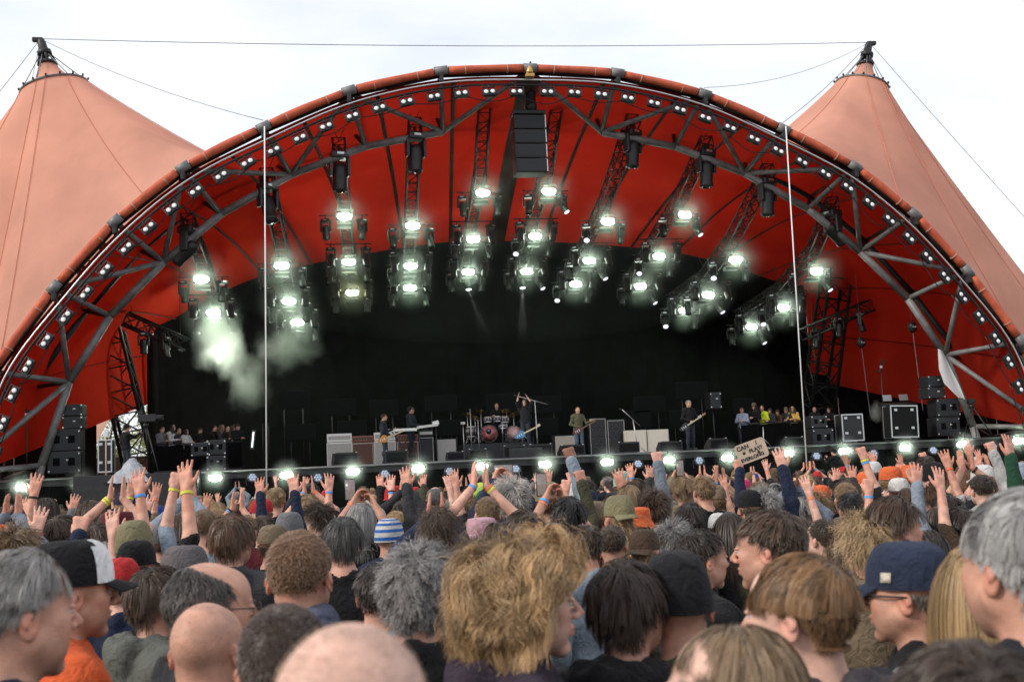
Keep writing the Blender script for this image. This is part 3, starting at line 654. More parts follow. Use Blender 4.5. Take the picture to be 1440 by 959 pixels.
for fi, (_, bl, nm) in enumerate(fingers):
    for k, q_ in enumerate(bl):
        o = link('lamp_haze', ME_HZ, None, at(*q_, yrow[k]) + (0, -0.35, 0)); o.scale = (1.5 * (1.15 if fi < 2 else 1),) * 3
        tag(o, 'added haze ball glowing round the %s blinder of the %s truss%s' % (rown[k], nm, '' if nm.startswith('far') else ' from left'), 'haze', 'haze balls added under the rig for glow', 'stuff')
for i, q_ in enumerate(fl):
    o = link('lamp_haze', ME_HZ2, None, at(*q_, -0.32) + (0, -0.25, 0.05)); o.scale = (0.75, 0.6, 0.75); tag(o, 'added haze ball glowing round the stage front twin lamp, %s of %d' % (ordw(i, len(fl)), len(fl)), 'haze', 'haze balls added along the stage front for glow', 'stuff')  # added haze, placed only to widen the glow of the floor lamps
def puff(q, y, r, dens, seed, label, sc_=2.2, stretch=(1, 1, 1)):
    p = at(*q, y); bm = bmesh.new(); bmesh.ops.create_icosphere(bm, subdivisions=2, radius=1.0); me = bpy.data.meshes.new('smoke'); bm.to_mesh(me); bm.free()
    me.materials.append(volume_mat('smoke_%d' % seed, dens, 0.0, True, (0.95, 0.97, 0.92), seed * 3.7, sc_)); o = link('smoke', me, None, p); o.scale = tuple(r * np.array(stretch)); tag(o, label, 'smoke', kind='stuff'); return o
puff((312, 478), 8.8, 2.0, 1.1, 1, 'bright billow of stage smoke glowing below the far left truss', 1.9, (0.9, 0.9, 1.35))
puff((405, 488), 10.4, 1.9, 0.45, 2, 'ragged grey smoke cloud drifting behind the left rope', 2.4, (1.2, 0.8, 0.9))
puff((350, 540), 9.6, 1.6, 0.4, 3, 'faint smoke wisp sinking below the left smoke cloud', 2.4, (1.0, 0.8, 1.3))
puff((1232, 580), 5.0, 0.62, 5.0, 4, 'small white smoke puff beside the flight case on stage right', 1.8, (0.8, 0.8, 1.2))
lamp = thing('smoke_lamp', 'bright lamp head burning inside the smoke at far left', 'lamp', at(310, 500, 10.6))
MB().lathe([(0.12, 0.3), (0.2, 0.2), (0.2, -0.02)], (0, 0, 0), 'y', 16).build('housing', m_body, lamp)
MB().lathe([(0.185, -0.03), (0.1, -0.06), (0, -0.07)], (0, 0, 0), 'y', 16).build('lens', m_lens_hot, lamp)
lamp_light('glow', lamp, (0, -0.5, 0), 420, (0.88, 1.0, 0.80), 0.2)
# ------------------------------------------------------------------ people: one continuous body surface from a distance field
class Field:
    def __init__(s, xs, ys, zs):
        s.x, s.y, s.z = (np.asarray(a, np.float32) for a in (xs, ys, zs)); s.f = np.full((len(xs), len(ys), len(zs)), 1.0, np.float32)
    def _sub(s, lo, hi):
        i = [(max(0, np.searchsorted(a, l) - 1), min(len(a), np.searchsorted(a, h) + 1)) for a, l, h in zip((s.x, s.y, s.z), lo, hi)]
        if any(b <= a for a, b in i): return None
        sl = tuple(slice(*q) for q in i)
        return sl, s.x[sl[0]][:, None, None], s.y[sl[1]][None, :, None], s.z[sl[2]][None, None, :]
    def _mix(s, sl, d, k, sub=False):
        f = s.f[sl]
        if sub: d = -d; h = np.clip(0.5 - 0.5 * (f - d) / k, 0, 1) if k else (d > f) * 1.0; s.f[sl] = f * (1 - h) + d * h + k * h * (1 - h)
        elif k: h = np.clip(0.5 + 0.5 * (f - d) / k, 0, 1); s.f[sl] = f * (1 - h) + d * h - k * h * (1 - h)
        else: s.f[sl] = np.minimum(f, d)
    def cap(s, a, b, ra, rb=None, k=0.02, sub=False):
        rb = ra if rb is None else rb; a = np.array(a, np.float32); b = np.array(b, np.float32); m = max(ra, rb) + 2.5 * k + 0.02
        q = s._sub(np.minimum(a, b) - m, np.maximum(a, b) + m)
        if q is None: return
        sl, X, Y, Z = q; ba = b - a; L2 = float(ba @ ba) + 1e-9
        t = np.clip(((X - a[0]) * ba[0] + (Y - a[1]) * ba[1] + (Z - a[2]) * ba[2]) / L2, 0, 1)
        d = np.sqrt((X - a[0] - t * ba[0]) ** 2 + (Y - a[1] - t * ba[1]) ** 2 + (Z - a[2] - t * ba[2]) ** 2) - (ra + (rb - ra) * t)
        s._mix(sl, d, k, sub)
    def ell(s, c, r, k=0.02, sub=False, rx=0.0, ry=0.0):
        c = np.array(c, np.float32); r = np.array(r, np.float32); m = float(max(r)) + 2.5 * k + 0.02
        q = s._sub(c - m, c + m)
        if q is None: return
        sl, X, Y, Z = q; X, Y, Z = X - c[0], Y - c[1], Z - c[2]
        if rx: cx, sx = math.cos(rx), math.sin(rx); Y, Z = Y * cx + Z * sx, -Y * sx + Z * cx
        if ry: cx, sx = math.cos(ry), math.sin(ry); X, Z = X * cx + Z * sx, -X * sx + Z * cx
        k0 = np.sqrt((X / r[0]) ** 2 + (Y / r[1]) ** 2 + (Z / r[2]) ** 2); k1 = np.sqrt((X / r[0] ** 2) ** 2 + (Y / r[1] ** 2) ** 2 + (Z / r[2] ** 2) ** 2) + 1e-6
        s._mix(sl, k0 * (k0 - 1) / k1, k, sub)
    def mesh(s, iso=0.0, keep=None):
        f = s.f - iso
        if keep is not None: f = np.maximum(f, keep(s.x[:, None, None], s.y[None, :, None], s.z[None, None, :]))
        n = np.array(f.shape); ins = f < 0
        c = ins[:-1, :-1, :-1].astype(np.int8)
        for dx in (0, 1):
            for dy in (0, 1):
                for dz in (0, 1):
                    if dx or dy or dz: c = c + ins[dx:n[0] - 1 + dx, dy:n[1] - 1 + dy, dz:n[2] - 1 + dz]
        cells = np.argwhere((c > 0) & (c < 8))
        idx = -np.ones(n - 1, np.int32); idx[tuple(cells.T)] = np.arange(len(cells))
        i, j, k = cells.T; acc = np.zeros((len(cells), 3)); cnt = np.zeros(len(cells))
        ax = [s.x, s.y, s.z]
        for d in range(3):
            o = [e for e in range(3) if e != d]
            for p in (0, 1):
                for q in (0, 1):
                    off = [0, 0, 0]; off[o[0]] = p; off[o[1]] = q; A = [i + off[0], j + off[1], k + off[2]]; B = list(A); B[d] = B[d] + 1
                    fa, fb = f[tuple(A)], f[tuple(B)]; m = (fa < 0) != (fb < 0); t = np.where(m, fa / (fa - fb + 1e-12), 0)
                    for e in range(3):
                        pa, pb = ax[e][A[e]], ax[e][B[e]]; acc[:, e] += np.where(m, pa + (pb - pa) * t, 0)
                    cnt += m
        V = acc / cnt[:, None]; Q = []
        for d in range(3):
            o = [e for e in range(3) if e != d]
            sa = [slice(0, -1)] * 3; sb = [slice(0, -1)] * 3; sb[d] = slice(1, None); sa[d] = slice(0, -1)
            A = ins[tuple(slice(0, n[e] - 1) for e in range(3))]
            sh = [slice(0, n[e] - 1) for e in range(3)]; sh[d] = slice(1, n[d]); B = ins[tuple(sh)]
            e_ = np.argwhere(A != B); e_ = e_[(e_[:, o[0]] > 0) & (e_[:, o[1]] > 0)]
            flip = A[tuple(e_.T)]
            def cell(p, q): w = e_.copy(); w[:, o[0]] -= p; w[:, o[1]] -= q; return idx[tuple(w.T)]
            q4 = np.stack([cell(0, 0), cell(1, 0), cell(1, 1), cell(0, 1)], 1)
            if d == 1: flip = ~flip
            q4[~flip] = q4[~flip][:, ::-1]; Q.append(q4)
        Q = np.concatenate(Q); Q = Q[(Q >= 0).all(1)]
        return V, Q
def np_mesh(name, V, Q, m, smooth=True):
    me = bpy.data.meshes.new(name); me.vertices.add(len(V)); me.vertices.foreach_set('co', np.asarray(V, np.float32).ravel())
    k = Q.shape[1]; me.loops.add(len(Q) * k); me.loops.foreach_set('vertex_index', Q.astype(np.int32).ravel())
    me.polygons.add(len(Q)); me.polygons.foreach_set('loop_start', np.arange(0, len(Q) * k, k, dtype=np.int32))
    me.polygons.foreach_set('use_smooth', np.full(len(Q), smooth)); me.update(calc_edges=True); me.validate()
    if m: me.materials.append(m)
    return me
def vcol(me, name, arr):
    a = me.attributes.new(name, 'FLOAT', 'POINT'); a.data.foreach_set('value', np.asarray(arr, np.float32))
HZ = 1.627                                 # head centre of the 1.75 m figure
def head_prims(f, kind, dz=HZ):
    K = dict(jaw=1.0, nose=1.0, brow=1.0, lip=1.0, fat=0.0)
    if kind == 'female': K = dict(jaw=0.90, nose=0.85, brow=0.5, lip=1.2, fat=0.0)
    if kind == 'old': K = dict(jaw=1.06, nose=1.15, brow=1.2, lip=0.9, fat=0.008)
    if kind == 'young': K = dict(jaw=0.95, nose=0.92, brow=0.7, lip=1.05, fat=0.003)
    J = K['jaw']; o = np.array((0, 0, dz))
    P = lambda x, y, z: o + (x, y, z)
    f.ell(P(0, -0.014, 0.034), (0.0765, 0.098, 0.088), 0)
    f.ell(P(0, 0.032, -0.030), (0.060 * J + K['fat'], 0.060, 0.078), 0.03)
    f.ell(P(0, 0.050, 0.045), (0.060, 0.040, 0.05), 0.03)                 # forehead
    for s in (-1, 1):
        f.cap(P(s * 0.054 * J, 0.002, -0.045), P(s * 0.020 * J, 0.064, -0.096), 0.017 + K['fat'], 0.015, 0.025)
        f.ell(P(s * 0.043, 0.062, -0.014), (0.022, 0.022, 0.02), 0.02)
        f.ell(P(s * 0.036, 0.056, -0.05), (0.022, 0.024, 0.03), 0.025)
    f.ell(P(0, 0.072 * (0.6 + 0.4 * J), -0.099), (0.020, 0.018, 0.016), 0.02)
    for s in (-1, 1): f.ell(P(s * 0.032, 0.105, 0.008), (0.017, 0.017, 0.0125), 0.012, True)
    f.cap(P(-0.036, 0.086, 0.024), P(0.036, 0.086, 0.024), 0.008 * (0.7 + 0.3 * K['brow']), None, 0.012)
    f.cap(P(0, 0.092, 0.018), P(0, 0.113 + 0.006 * K['nose'], -0.020), 0.0075, 0.0105 * K['nose'], 0.010)
    for s in (-1, 1): f.ell(P(s * 0.0115, 0.103, -0.026), (0.0085, 0.011, 0.008), 0.007)
    for s in (-1, 1): f.ell(P(s * 0.032, 0.090, 0.0145), (0.017, 0.011, 0.0050), 0.005)         # upper lid
    for s in (-1, 1): f.ell(P(s * 0.032, 0.087, -0.003), (0.016, 0.010, 0.0045), 0.005)         # lower lid
    f.cap(P(-0.018, 0.090, -0.050), P(0.018, 0.090, -0.050), 0.0065 * K['lip'], None, 0.006); f.ell(P(0, 0.096, -0.050), (0.013, 0.008, 0.0055 * K['lip']), 0.005)
    f.cap(P(-0.015, 0.089, -0.0635), P(0.015, 0.089, -0.0635), 0.0065 * K['lip'], None, 0.006); f.ell(P(0, 0.093, -0.0635), (0.013, 0.008, 0.006 * K['lip']), 0.005)
    for s in (-1, 1):
        f.ell(P(s * 0.0795, -0.012, -0.006), (0.0075, 0.019, 0.031), 0.008, False, -0.22, s * 0.25)
        f.ell(P(s * 0.0865, -0.018, 0.004), (0.005, 0.013, 0.019), 0.004, False, -0.22, s * 0.30)
        f.ell(P(s * 0.0895, -0.005, -0.005), (0.007, 0.009, 0.014), 0.004, True, -0.2, s * 0.2)
    f.cap(P(0, -0.022, -0.05), P(0, -0.040, -0.175), 0.053 * (0.5 + 0.5 * J) + K['fat'], 0.060 + K['fat'], 0.03)
def torso_prims(f, fem=0.0, grow=0.0):
    g = grow
    f.ell((0, -0.035, 1.27), (0.172 + g, 0.112 + g, 0.215 + g), 0.03)
    f.ell((0, -0.02, 1.06), (0.150 + g, 0.108 + g, 0.20 + g), 0.05)
    f.ell((0, -0.03, 0.92), (0.168 + g, 0.118 + g, 0.13 + g), 0.05)
    for s in (-1, 1):
        f.cap((s * 0.02, -0.042, 1.465), (s * 0.165, -0.04, 1.405), 0.048 + g, 0.052 + g, 0.04)
        f.ell((s * 0.182, -0.04, 1.39), (0.058 + g, 0.058 + g, 0.062 + g), 0.04)
def leg_prims(f, g=0.0, pose='stand'):
    for s in (-1, 1):
        h = (s * 0.09, -0.02, 0.90); kn = (s * 0.105, 0.015, 0.49); an = (s * 0.11, -0.03, 0.085)
        if pose == 'sit': kn = (s * 0.16, 0.42, 0.86); an = (s * 0.17, 0.40, 0.44)
        if pose == 'kneel': kn = (s * 0.13, 0.12, 0.52); an = (s * 0.13, -0.25, 0.45)
        f.cap(h, kn, 0.086 + g, 0.058 + g, 0.03); f.cap(kn, an, 0.056 + g, 0.038 + g, 0.02); f.ell((an[0], an[1] - 0.015, an[2] + 0.25), (0.052 + g, 0.056 + g, 0.11), 0.03)
def foot_prims(f):
    for s in (-1, 1): f.cap((s * 0.11, -0.06, 0.045), (s * 0.125, 0.13, 0.035), 0.042, 0.034, 0.015)
def hand_prims(f, w, e, palm_n, pose, sc_=1.0):
    w = np.array(w, float); z = w - np.array(e, float); z /= np.linalg.norm(z); n = np.array(palm_n, float); n -= z * (n @ z); n /= np.linalg.norm(n); x = np.cross(n, z)
    # z: along the hand, n: out of the palm, x: towards the thumb for a right hand whose palm faces n
    Q = lambda a, b, c: w + sc_ * (a * x + b * n + c * z)
    xs = (0.030, 0.011, -0.010, -0.029); ls = (0.068, 0.076, 0.070, 0.054)
    for q in xs: f.cap(Q(q * 0.55, 0, 0.0), Q(q, 0, 0.085), 0.0155 * sc_, 0.0125 * sc_, 0.010)
    f.ell(Q(0.018, 0.008, 0.035), (0.02, 0.02, 0.02), 0.015)
    curl = {'open': (0.08, 0.16), 'relax': (0.35, 0.7), 'fist': (1.5, 3.0), 'clap': (0.05, 0.1), 'hold': (0.6, 1.4), 'point': (1.5, 3.0)}[pose]
    spread = {'open': 0.16, 'relax': 0.08, 'fist': 0.0, 'clap': 0.03, 'hold': 0.05, 'point': 0.0}[pose]
    for qi, (q, l) in enumerate(zip(xs, ls)):
        a = Q(q, 0, 0.088); c1, c2 = curl
        if pose == 'point' and qi == 0: c1, c2 = 0.05, 0.1
        sp = spread * (1.5 - qi) * 0.9
        d1 = np.array((math.sin(sp), math.sin(c1), math.cos(c1))); d2 = np.array((math.sin(sp), math.sin(c2), math.cos(c2)))
        b = a + sc_ * l * 0.52 * (d1[0] * x + d1[1] * n + d1[2] * z); c = b + sc_ * l * 0.50 * (d2[0] * x + d2[1] * n + d2[2] * z)
        f.cap(a, b, 0.0098 * sc_, 0.0088 * sc_, 0.004); f.cap(b, c, 0.0088 * sc_, 0.0070 * sc_, 0.003)
    t0 = Q(0.030, 0.006, 0.022)
    if pose in ('fist', 'hold', 'point'): t1 = Q(0.045, 0.030, 0.055); t2 = Q(0.018, 0.044, 0.078)
    else: t1 = Q(0.058, 0.012, 0.056); t2 = Q(0.072, 0.014, 0.088)
    f.cap(t0, t1, 0.0145 * sc_, 0.0105 * sc_, 0.008); f.cap(t1, t2, 0.0105 * sc_, 0.008 * sc_, 0.004)
# arm: shoulder, elbow, wrist, palm direction, hand pose  (figure faces +Y; +X is its right hand side)
DOWN = lambda s: ((s * 0.20, -0.04, 1.39), (s * 0.255, -0.06, 1.10), (s * 0.255, 0.06, 0.86), (-s, 0, 0), 'relax')
def arm_prims(f, A, g=0.0, upto=1.0):
    s, e, w = (np.array(q, float) for q in A[:3])
    f.cap(s, e, 0.050 + g, 0.041 + g, 0.03)
    if upto > 0.5:
        w2 = e + (w - e) * min(1, (upto - 0.5) * 2)
        f.cap(e, w2, 0.041 + g, 0.027 + g + 0.012 * (1 - min(1, (upto - 0.5) * 2)), 0.02)
POSES = {
    'down': (DOWN(1), DOWN(-1)),
    'one_up': (((0.19, -0.03, 1.41), (0.27, 0.06, 1.66), (0.24, 0.13, 1.915), (0.2, 1, 0.1), 'open'), DOWN(-1)),
    'fist_up': (((0.19, -0.03, 1.41), (0.25, 0.10, 1.64), (0.21, 0.14, 1.90), (-0.2, 1, 0.1), 'fist'), DOWN(-1)),
    'clap': (((0.18, -0.02, 1.42), (0.24, 0.12, 1.62), (0.045, 0.20, 1.83), (-1, 0.15, 0.3), 'clap', (-0.02, 0.15, 1)), ((-0.18, -0.02, 1.42), (-0.24, 0.12, 1.62), (-0.045, 0.20, 1.83), (1, 0.15, 0.3), 'clap', (0.02, 0.15, 1))),
    'both_up': (((0.19, -0.03, 1.42), (0.30, 0.03, 1.65), (0.30, 0.10, 1.90), (-0.3, 1, 0.1), 'open'), ((-0.19, -0.03, 1.42), (-0.31, 0.05, 1.64), (-0.27, 0.12, 1.89), (0.3, 1, 0.1), 'relax')),
    'phone': (((0.18, -0.02, 1.41), (0.22, 0.20, 1.52), (0.075, 0.30, 1.74), (-0.9, -0.1, 0.35), 'hold'), ((-0.18, -0.02, 1.41), (-0.22, 0.20, 1.50), (-0.09, 0.30, 1.71), (0.9, 0, 0.3), 'hold')),
    'guitar': (((0.18, -0.02, 1.39), (0.29, -0.03, 1.12), (0.12, 0.17, 1.02), (-0.6, -0.8, 0), 'hold'), ((-0.18, -0.02, 1.39), (-0.30, 0.04, 1.14), (-0.38, 0.25, 1.20), (0.2, -0.8, 0.5), 'hold')),
    'keys': (((0.18, 0.0, 1.39), (0.24, 0.08, 1.12), (0.20, 0.34, 1.06), (0, -0.2, -1), 'relax'), ((-0.18, 0.0, 1.39), (-0.24, 0.08, 1.12), (-0.20, 0.34, 1.06), (0, -0.2, -1), 'relax')),
    'drum': (((0.18, 0.0, 1.39), (0.30, 0.04, 1.14), (0.20, 0.30, 1.20), (0, 0.3, -1), 'hold'), ((-0.18, 0.0, 1.39), (-0.30, 0.04, 1.14), (-0.20, 0.30, 1.16), (0, 0.3, -1), 'hold')),
    'rail': (((0.18, 0.0, 1.39), (0.26, 0.10, 1.14), (0.06, 0.30, 1.16), (-0.5, 0, -1), 'relax'), ((-0.18, 0.0, 1.39), (-0.26, 0.10, 1.14), (-0.06, 0.30, 1.18), (0.5, 0, -1), 'relax')),
    'camera': (((0.18, 0.0, 1.40), (0.26, 0.20, 1.30), (0.14, 0.44, 1.46), (-1, 0, 0), 'hold'), ((-0.18, 0.0, 1.40), (-0.26, 0.15, 1.22), (-0.12, 0.38, 1.34), (1, 0, 0), 'hold')),
}
# materials shared by all figures: tone, hair and cloth colours come from each object
def skin_material():
    m = bpy.data.materials.new('skin'); m.use_nodes = True; t = m.node_tree; b = t.nodes['Principled BSDF']
    oi = N(t, 'ShaderNodeObjectInfo'); co = N(t, 'ShaderNodeTexCoord'); n = N(t, 'ShaderNodeTexNoise'); n.inputs['Scale'].default_value = 22; n.inputs['Detail'].default_value = 6
    t.links.new(co.outputs['Object'], n.inputs[0]); mr = N(t, 'ShaderNodeMapRange'); mr.inputs[1].default_value = 0.3; mr.inputs[2].default_value = 0.7; mr.inputs[3].default_value = 0.76; mr.inputs[4].default_value = 1.14
    t.links.new(n.outputs[0], mr.inputs[0]); v = N(t, 'ShaderNodeVectorMath', operation='SCALE'); t.links.new(oi.outputs['Color'], v.inputs[0]); t.links.new(mr.outputs[0], v.inputs['Scale'])
    at_ = N(t, 'ShaderNodeAttribute', attribute_name='flush'); mx_ = N(t, 'ShaderNodeMix', data_type='RGBA', blend_type='MULTIPLY'); mx_.inputs[7].default_value = (1.0, 0.56, 0.50, 1)
    t.links.new(at_.outputs['Fac'], mx_.inputs[0]); t.links.new(v.outputs[0], mx_.inputs[6])
    a2 = N(t, 'ShaderNodeAttribute', attribute_name='stubble'); m2 = N(t, 'ShaderNodeMix', data_type='RGBA'); m2.inputs[7].default_value = (0.10, 0.075, 0.06, 1)
    t.links.new(a2.outputs['Fac'], m2.inputs[0]); t.links.new(mx_.outputs[2], m2.inputs[6]); t.links.new(m2.outputs[2], b.inputs['Base Color'])
    n3 = N(t, 'ShaderNodeTexNoise'); n3.inputs['Scale'].default_value = 260; t.links.new(co.outputs['Object'], n3.inputs[0]); bp = N(t, 'ShaderNodeBump'); bp.inputs['Strength'].default_value = 0.4; bp.inputs['Distance'].default_value = 0.004
    t.links.new(n3.outputs[0], bp.inputs['Height']); t.links.new(bp.outputs[0], b.inputs['Normal'])
    b.inputs['Roughness'].default_value = 0.48; b.inputs['Specular IOR Level'].default_value = 0.4
    b.inputs['Subsurface Weight'].default_value = 0.18; b.inputs['Subsurface Radius'].default_value = (1.0, 0.35, 0.2); b.inputs['Subsurface Scale'].default_value = 0.008
    return m
def hair_material():
    m = bpy.data.materials.new('hair'); m.use_nodes = True; t = m.node_tree; b = t.nodes['Principled BSDF']
    oi = N(t, 'ShaderNodeObjectInfo'); a = N(t, 'ShaderNodeAttribute', attribute_name='tone'); v = N(t, 'ShaderNodeVectorMath', operation='SCALE')
    t.links.new(oi.outputs['Color'], v.inputs[0]); t.links.new(a.outputs['Fac'], v.inputs['Scale']); t.links.new(v.outputs[0], b.inputs['Base Color'])
    b.inputs['Roughness'].default_value = 0.42; b.inputs['Specular IOR Level'].default_value = 0.45
    return m
def cloth_material():
    m = bpy.data.materials.new('cloth'); m.use_nodes = True; t = m.node_tree; b = t.nodes['Principled BSDF']
    oi = N(t, 'ShaderNodeObjectInfo'); co = N(t, 'ShaderNodeTexCoord'); n = N(t, 'ShaderNodeTexNoise'); n.inputs['Scale'].default_value = 9; n.inputs['Detail'].default_value = 7
    t.links.new(co.outputs['Object'], n.inputs[0]); mr = N(t, 'ShaderNodeMapRange'); mr.inputs[1].default_value = 0.3; mr.inputs[2].default_value = 0.7; mr.inputs[3].default_value = 0.8; mr.inputs[4].default_value = 1.15
    t.links.new(n.outputs[0], mr.inputs[0]); v = N(t, 'ShaderNodeVectorMath', operation='SCALE'); t.links.new(oi.outputs['Color'], v.inputs[0]); t.links.new(mr.outputs[0], v.inputs['Scale']); t.links.new(v.outputs[0], b.inputs['Base Color'])
    n2 = N(t, 'ShaderNodeTexNoise'); n2.inputs['Scale'].default_value = 17; n2.inputs['Detail'].default_value = 4; n2.inputs['Distortion'].default_value = 1.8; t.links.new(co.outputs['Object'], n2.inputs[0])
    n4 = N(t, 'ShaderNodeTexNoise'); n4.inputs['Scale'].default_value = 700; t.links.new(co.outputs['Object'], n4.inputs[0])
    ad = N(t, 'ShaderNodeMath', operation='MULTIPLY_ADD'); ad.inputs[1].default_value = 0.08; t.links.new(n4.outputs[0], ad.inputs[0]); t.links.new(n2.outputs[0], ad.inputs[2])
    bp = N(t, 'ShaderNodeBump'); bp.inputs['Strength'].default_value = 0.8; bp.inputs['Distance'].default_value = 0.025; t.links.new(ad.outputs[0], bp.inputs['Height']); t.links.new(bp.outputs[0], b.inputs['Normal'])
    b.inputs['Roughness'].default_value = 0.85; b.inputs['Sheen Weight'].default_value = 0.04; b.inputs['Specular IOR Level'].default_value = 0.2
    return m
M_SKIN, M_HAIR, M_CLOTH = skin_material(), hair_material(), cloth_material()
M_EYE = mat('eye_white', (0.50, 0.46, 0.44), 0.25); M_IRIS = mat('iris', (0.05, 0.08, 0.10), 0.1)
def face_tint(me, V, kind):
    x, y, z = V[:, 0], V[:, 1], V[:, 2] - HZ
    G = lambda cx, cy, cz, r: np.exp(-(((np.abs(x) - cx) ** 2 + (y - cy) ** 2 + (z - cz) ** 2) / r ** 2))
    lip = np.clip(1.6 * np.exp(-((x / 0.022) ** 4 + ((z + 0.0565) / 0.0105) ** 4)) * (y > 0.083) * (V[:, 2] > 1.4), 0, 1) * (1.0 if kind == 'female' else 0.6)
    fl = lip + 0.40 * G(0.045, 0.075, -0.02, 0.028) + 0.55 * G(0.085, -0.012, -0.005, 0.03) + 0.45 * G(0.0, 0.12, -0.02, 0.016) + 0.25 * G(0, -0.04, -0.1, 0.05)
    hand = ((V[:, 2] > 1.80) & ((np.abs(x) > 0.11) | (y > 0.14))) * 0.30
    vcol(me, 'flush', np.clip(fl + hand, 0, 1))
    brow = np.exp(-(((np.abs(x) - 0.034) / 0.017) ** 4 + ((z - 0.0285 + 8 * np.maximum(0, np.abs(x) - 0.034) ** 2) / 0.0055) ** 4)) * (y > 0.07) * (V[:, 2] > 1.4) * (0.75 if kind != 'old' else 0.45)
    st = 0.0
    if kind != 'female': st = 0.16 * np.clip((-z - 0.028) / 0.02, 0, 1) * np.clip((y + 0.01) / 0.03, 0, 1) * (z > -0.125) * (1 - np.clip(lip * 2, 0, 1))
    vcol(me, 'stubble', np.clip(brow + st, 0, 1))
def axis_pts(segs):                        # [(start, end, step), ...] -> one rising list
    o = [np.arange(a, b - 1e-6, h) for a, b, h in segs]; o.append([segs[-1][1]]); return np.concatenate(o)
BODY, SHIRT, TROU = {}, {}, {}
def make_body(pose, kind='male', res=0.006, fine_head=False, legs='stand'):
    A = POSES[pose]; up = max(a[2][2] for a in A) + 0.24; lo = 0.0
    xm = max(abs(q[0]) for a in A for q in a[:3]) + 0.13; ym = max(q[1] for a in A for q in a[:3]) + 0.22; ym = max(ym, 0.2)
    if legs == 'sit': ym = max(ym, 0.6)
    if legs == 'kneel': pass
    if fine_head:
        h = 0.0038; xs = axis_pts([(-xm, -0.105, 0.012), (-0.105, 0.105, h), (0.105, xm, 0.012)]); ys = axis_pts([(-0.22, -0.125, 0.010), (-0.125, 0.135, h), (0.135, ym, 0.012)])
        zs = axis_pts([(-0.02, 1.15, 0.03), (1.15, 1.46, 0.012), (1.46, 1.765, h)])
    else:
        xs = axis_pts([(-xm, xm, res)]); ys = axis_pts([(-0.36 if legs == 'kneel' else -0.22, ym, res)])
        zmin = min(a[2][2] for a in A) - 0.22
        zs = axis_pts([(-0.02, min(zmin, 1.25), 0.03), (min(zmin, 1.25), max(up, 1.78), res)]) if zmin > 0.9 else axis_pts([(-0.02, 0.6, 0.03), (0.6, 1.4, 0.012), (1.4, max(up, 1.78), res)])
    f = Field(xs, ys, zs); head_prims(f, kind); torso_prims(f); leg_prims(f, 0, legs)
    if legs == 'stand': foot_prims(f)
    for a in A: arm_prims(f, a)
    for a in A:
        if len(a) > 5: a = (a[0], np.array(a[2]) - np.array(a[5]), a[2], a[3], a[4])
        if a[0][0] > 0: hand_prims(f, a[2], a[1], a[3], a[4])
        else: hand_left(f, a)
    V, Q = f.mesh(); me = np_mesh('body_' + pose, V, Q, M_SKIN); face_tint(me, V, kind)
    BODY[(pose, kind, fine_head)] = me
    return me
class MirrorField:
    def __init__(s, f): s.g = f
    def cap(s, a, b, *r, **k): s.g.cap((-a[0], a[1], a[2]), (-b[0], b[1], b[2]), *r, **k)
    def ell(s, c, r, *a, **k): s.g.ell((-c[0], c[1], c[2]), r, *a, **k)
def hand_left(f, a):
    mx_ = lambda p: (-p[0], p[1], p[2]); hand_prims(MirrorField(f), mx_(a[2]), mx_(a[1]), mx_(a[3]), a[4])
def make_shirt(pose, sleeve, style='tee', legs='stand', rough=0.0):
    A = POSES[pose]; xm = max(abs(q[0]) for a in A for q in a[:3]) + 0.12; ym = max(max(q[1] for a in A for q in a[:3]) + 0.12, 0.2); up = max(1.55, max(a[2][2] for a in A) + 0.06)
    h = 0.013
    f = Field(axis_pts([(-xm, xm, h)]), axis_pts([(-0.25, ym, h)]), axis_pts([(0.78, 1.2, 0.02), (1.2, up, h)]))
    g = {'tee': 0.010, 'jacket': 0.024, 'hoodie': 0.026}[style]
    torso_prims(f, 0, g)
    for a in A: arm_prims(f, a, g * 0.55, sleeve)
    ring = lambda r, z0, zb, th, y0=-0.036: [f.cap((r * math.sin(a), y0 + r * math.cos(a), z0 + zb * (1 - math.cos(a)) / 2), (r * math.sin(a + 0.42), y0 + r * math.cos(a + 0.42), z0 + zb * (1 - math.cos(a + 0.42)) / 2), th, None, 0.012) for a in np.arange(0, 6.28, 0.42)]
    if style == 'tee': ring(0.066, 1.432, 0.045, 0.012)
    if style == 'jacket': ring(0.074, 1.445, 0.060, 0.017); ring(0.080, 1.425, 0.055, 0.018)
    if style == 'hoodie':
        ring(0.094, 1.425, 0.075, 0.027, -0.045); f.ell((0, -0.150, 1.445), (0.110, 0.050, 0.085), 0.03, False, 0.35); f.cap((-0.07, -0.13, 1.50), (0.07, -0.13, 1.50), 0.032, None, 0.03)
        f.cap((-0.05, -0.155, 1.535), (0.05, -0.155, 1.535), 0.014, None, 0.03, True)
    f.cap((0, -0.036, 1.47), (0, -0.036, 1.60), 0.060, 0.068, 0.006, True)
    X, Y, Z = f.x[:, None, None], f.y[None, :, None], f.z[None, None, :]
    if style != 'tee':                     # folds
        f.f += (0.006 * np.sin(31 * Z + 7 * np.sin(9 * X) + 5 * np.sin(11 * Y)) * np.sin(13 * X + 4 * Z + 2)).astype(np.float32)
    else: f.f += (0.0035 * np.sin(27 * Z + 6 * np.sin(8 * X) + 4 * Y)).astype(np.float32)
    V, Q = f.mesh(keep=lambda x, y, z: np.maximum(0.86 - z, -1 + 0 * x)); me = np_mesh('shirt', V, Q, M_CLOTH); SHIRT[(pose, sleeve, style)] = me; return me
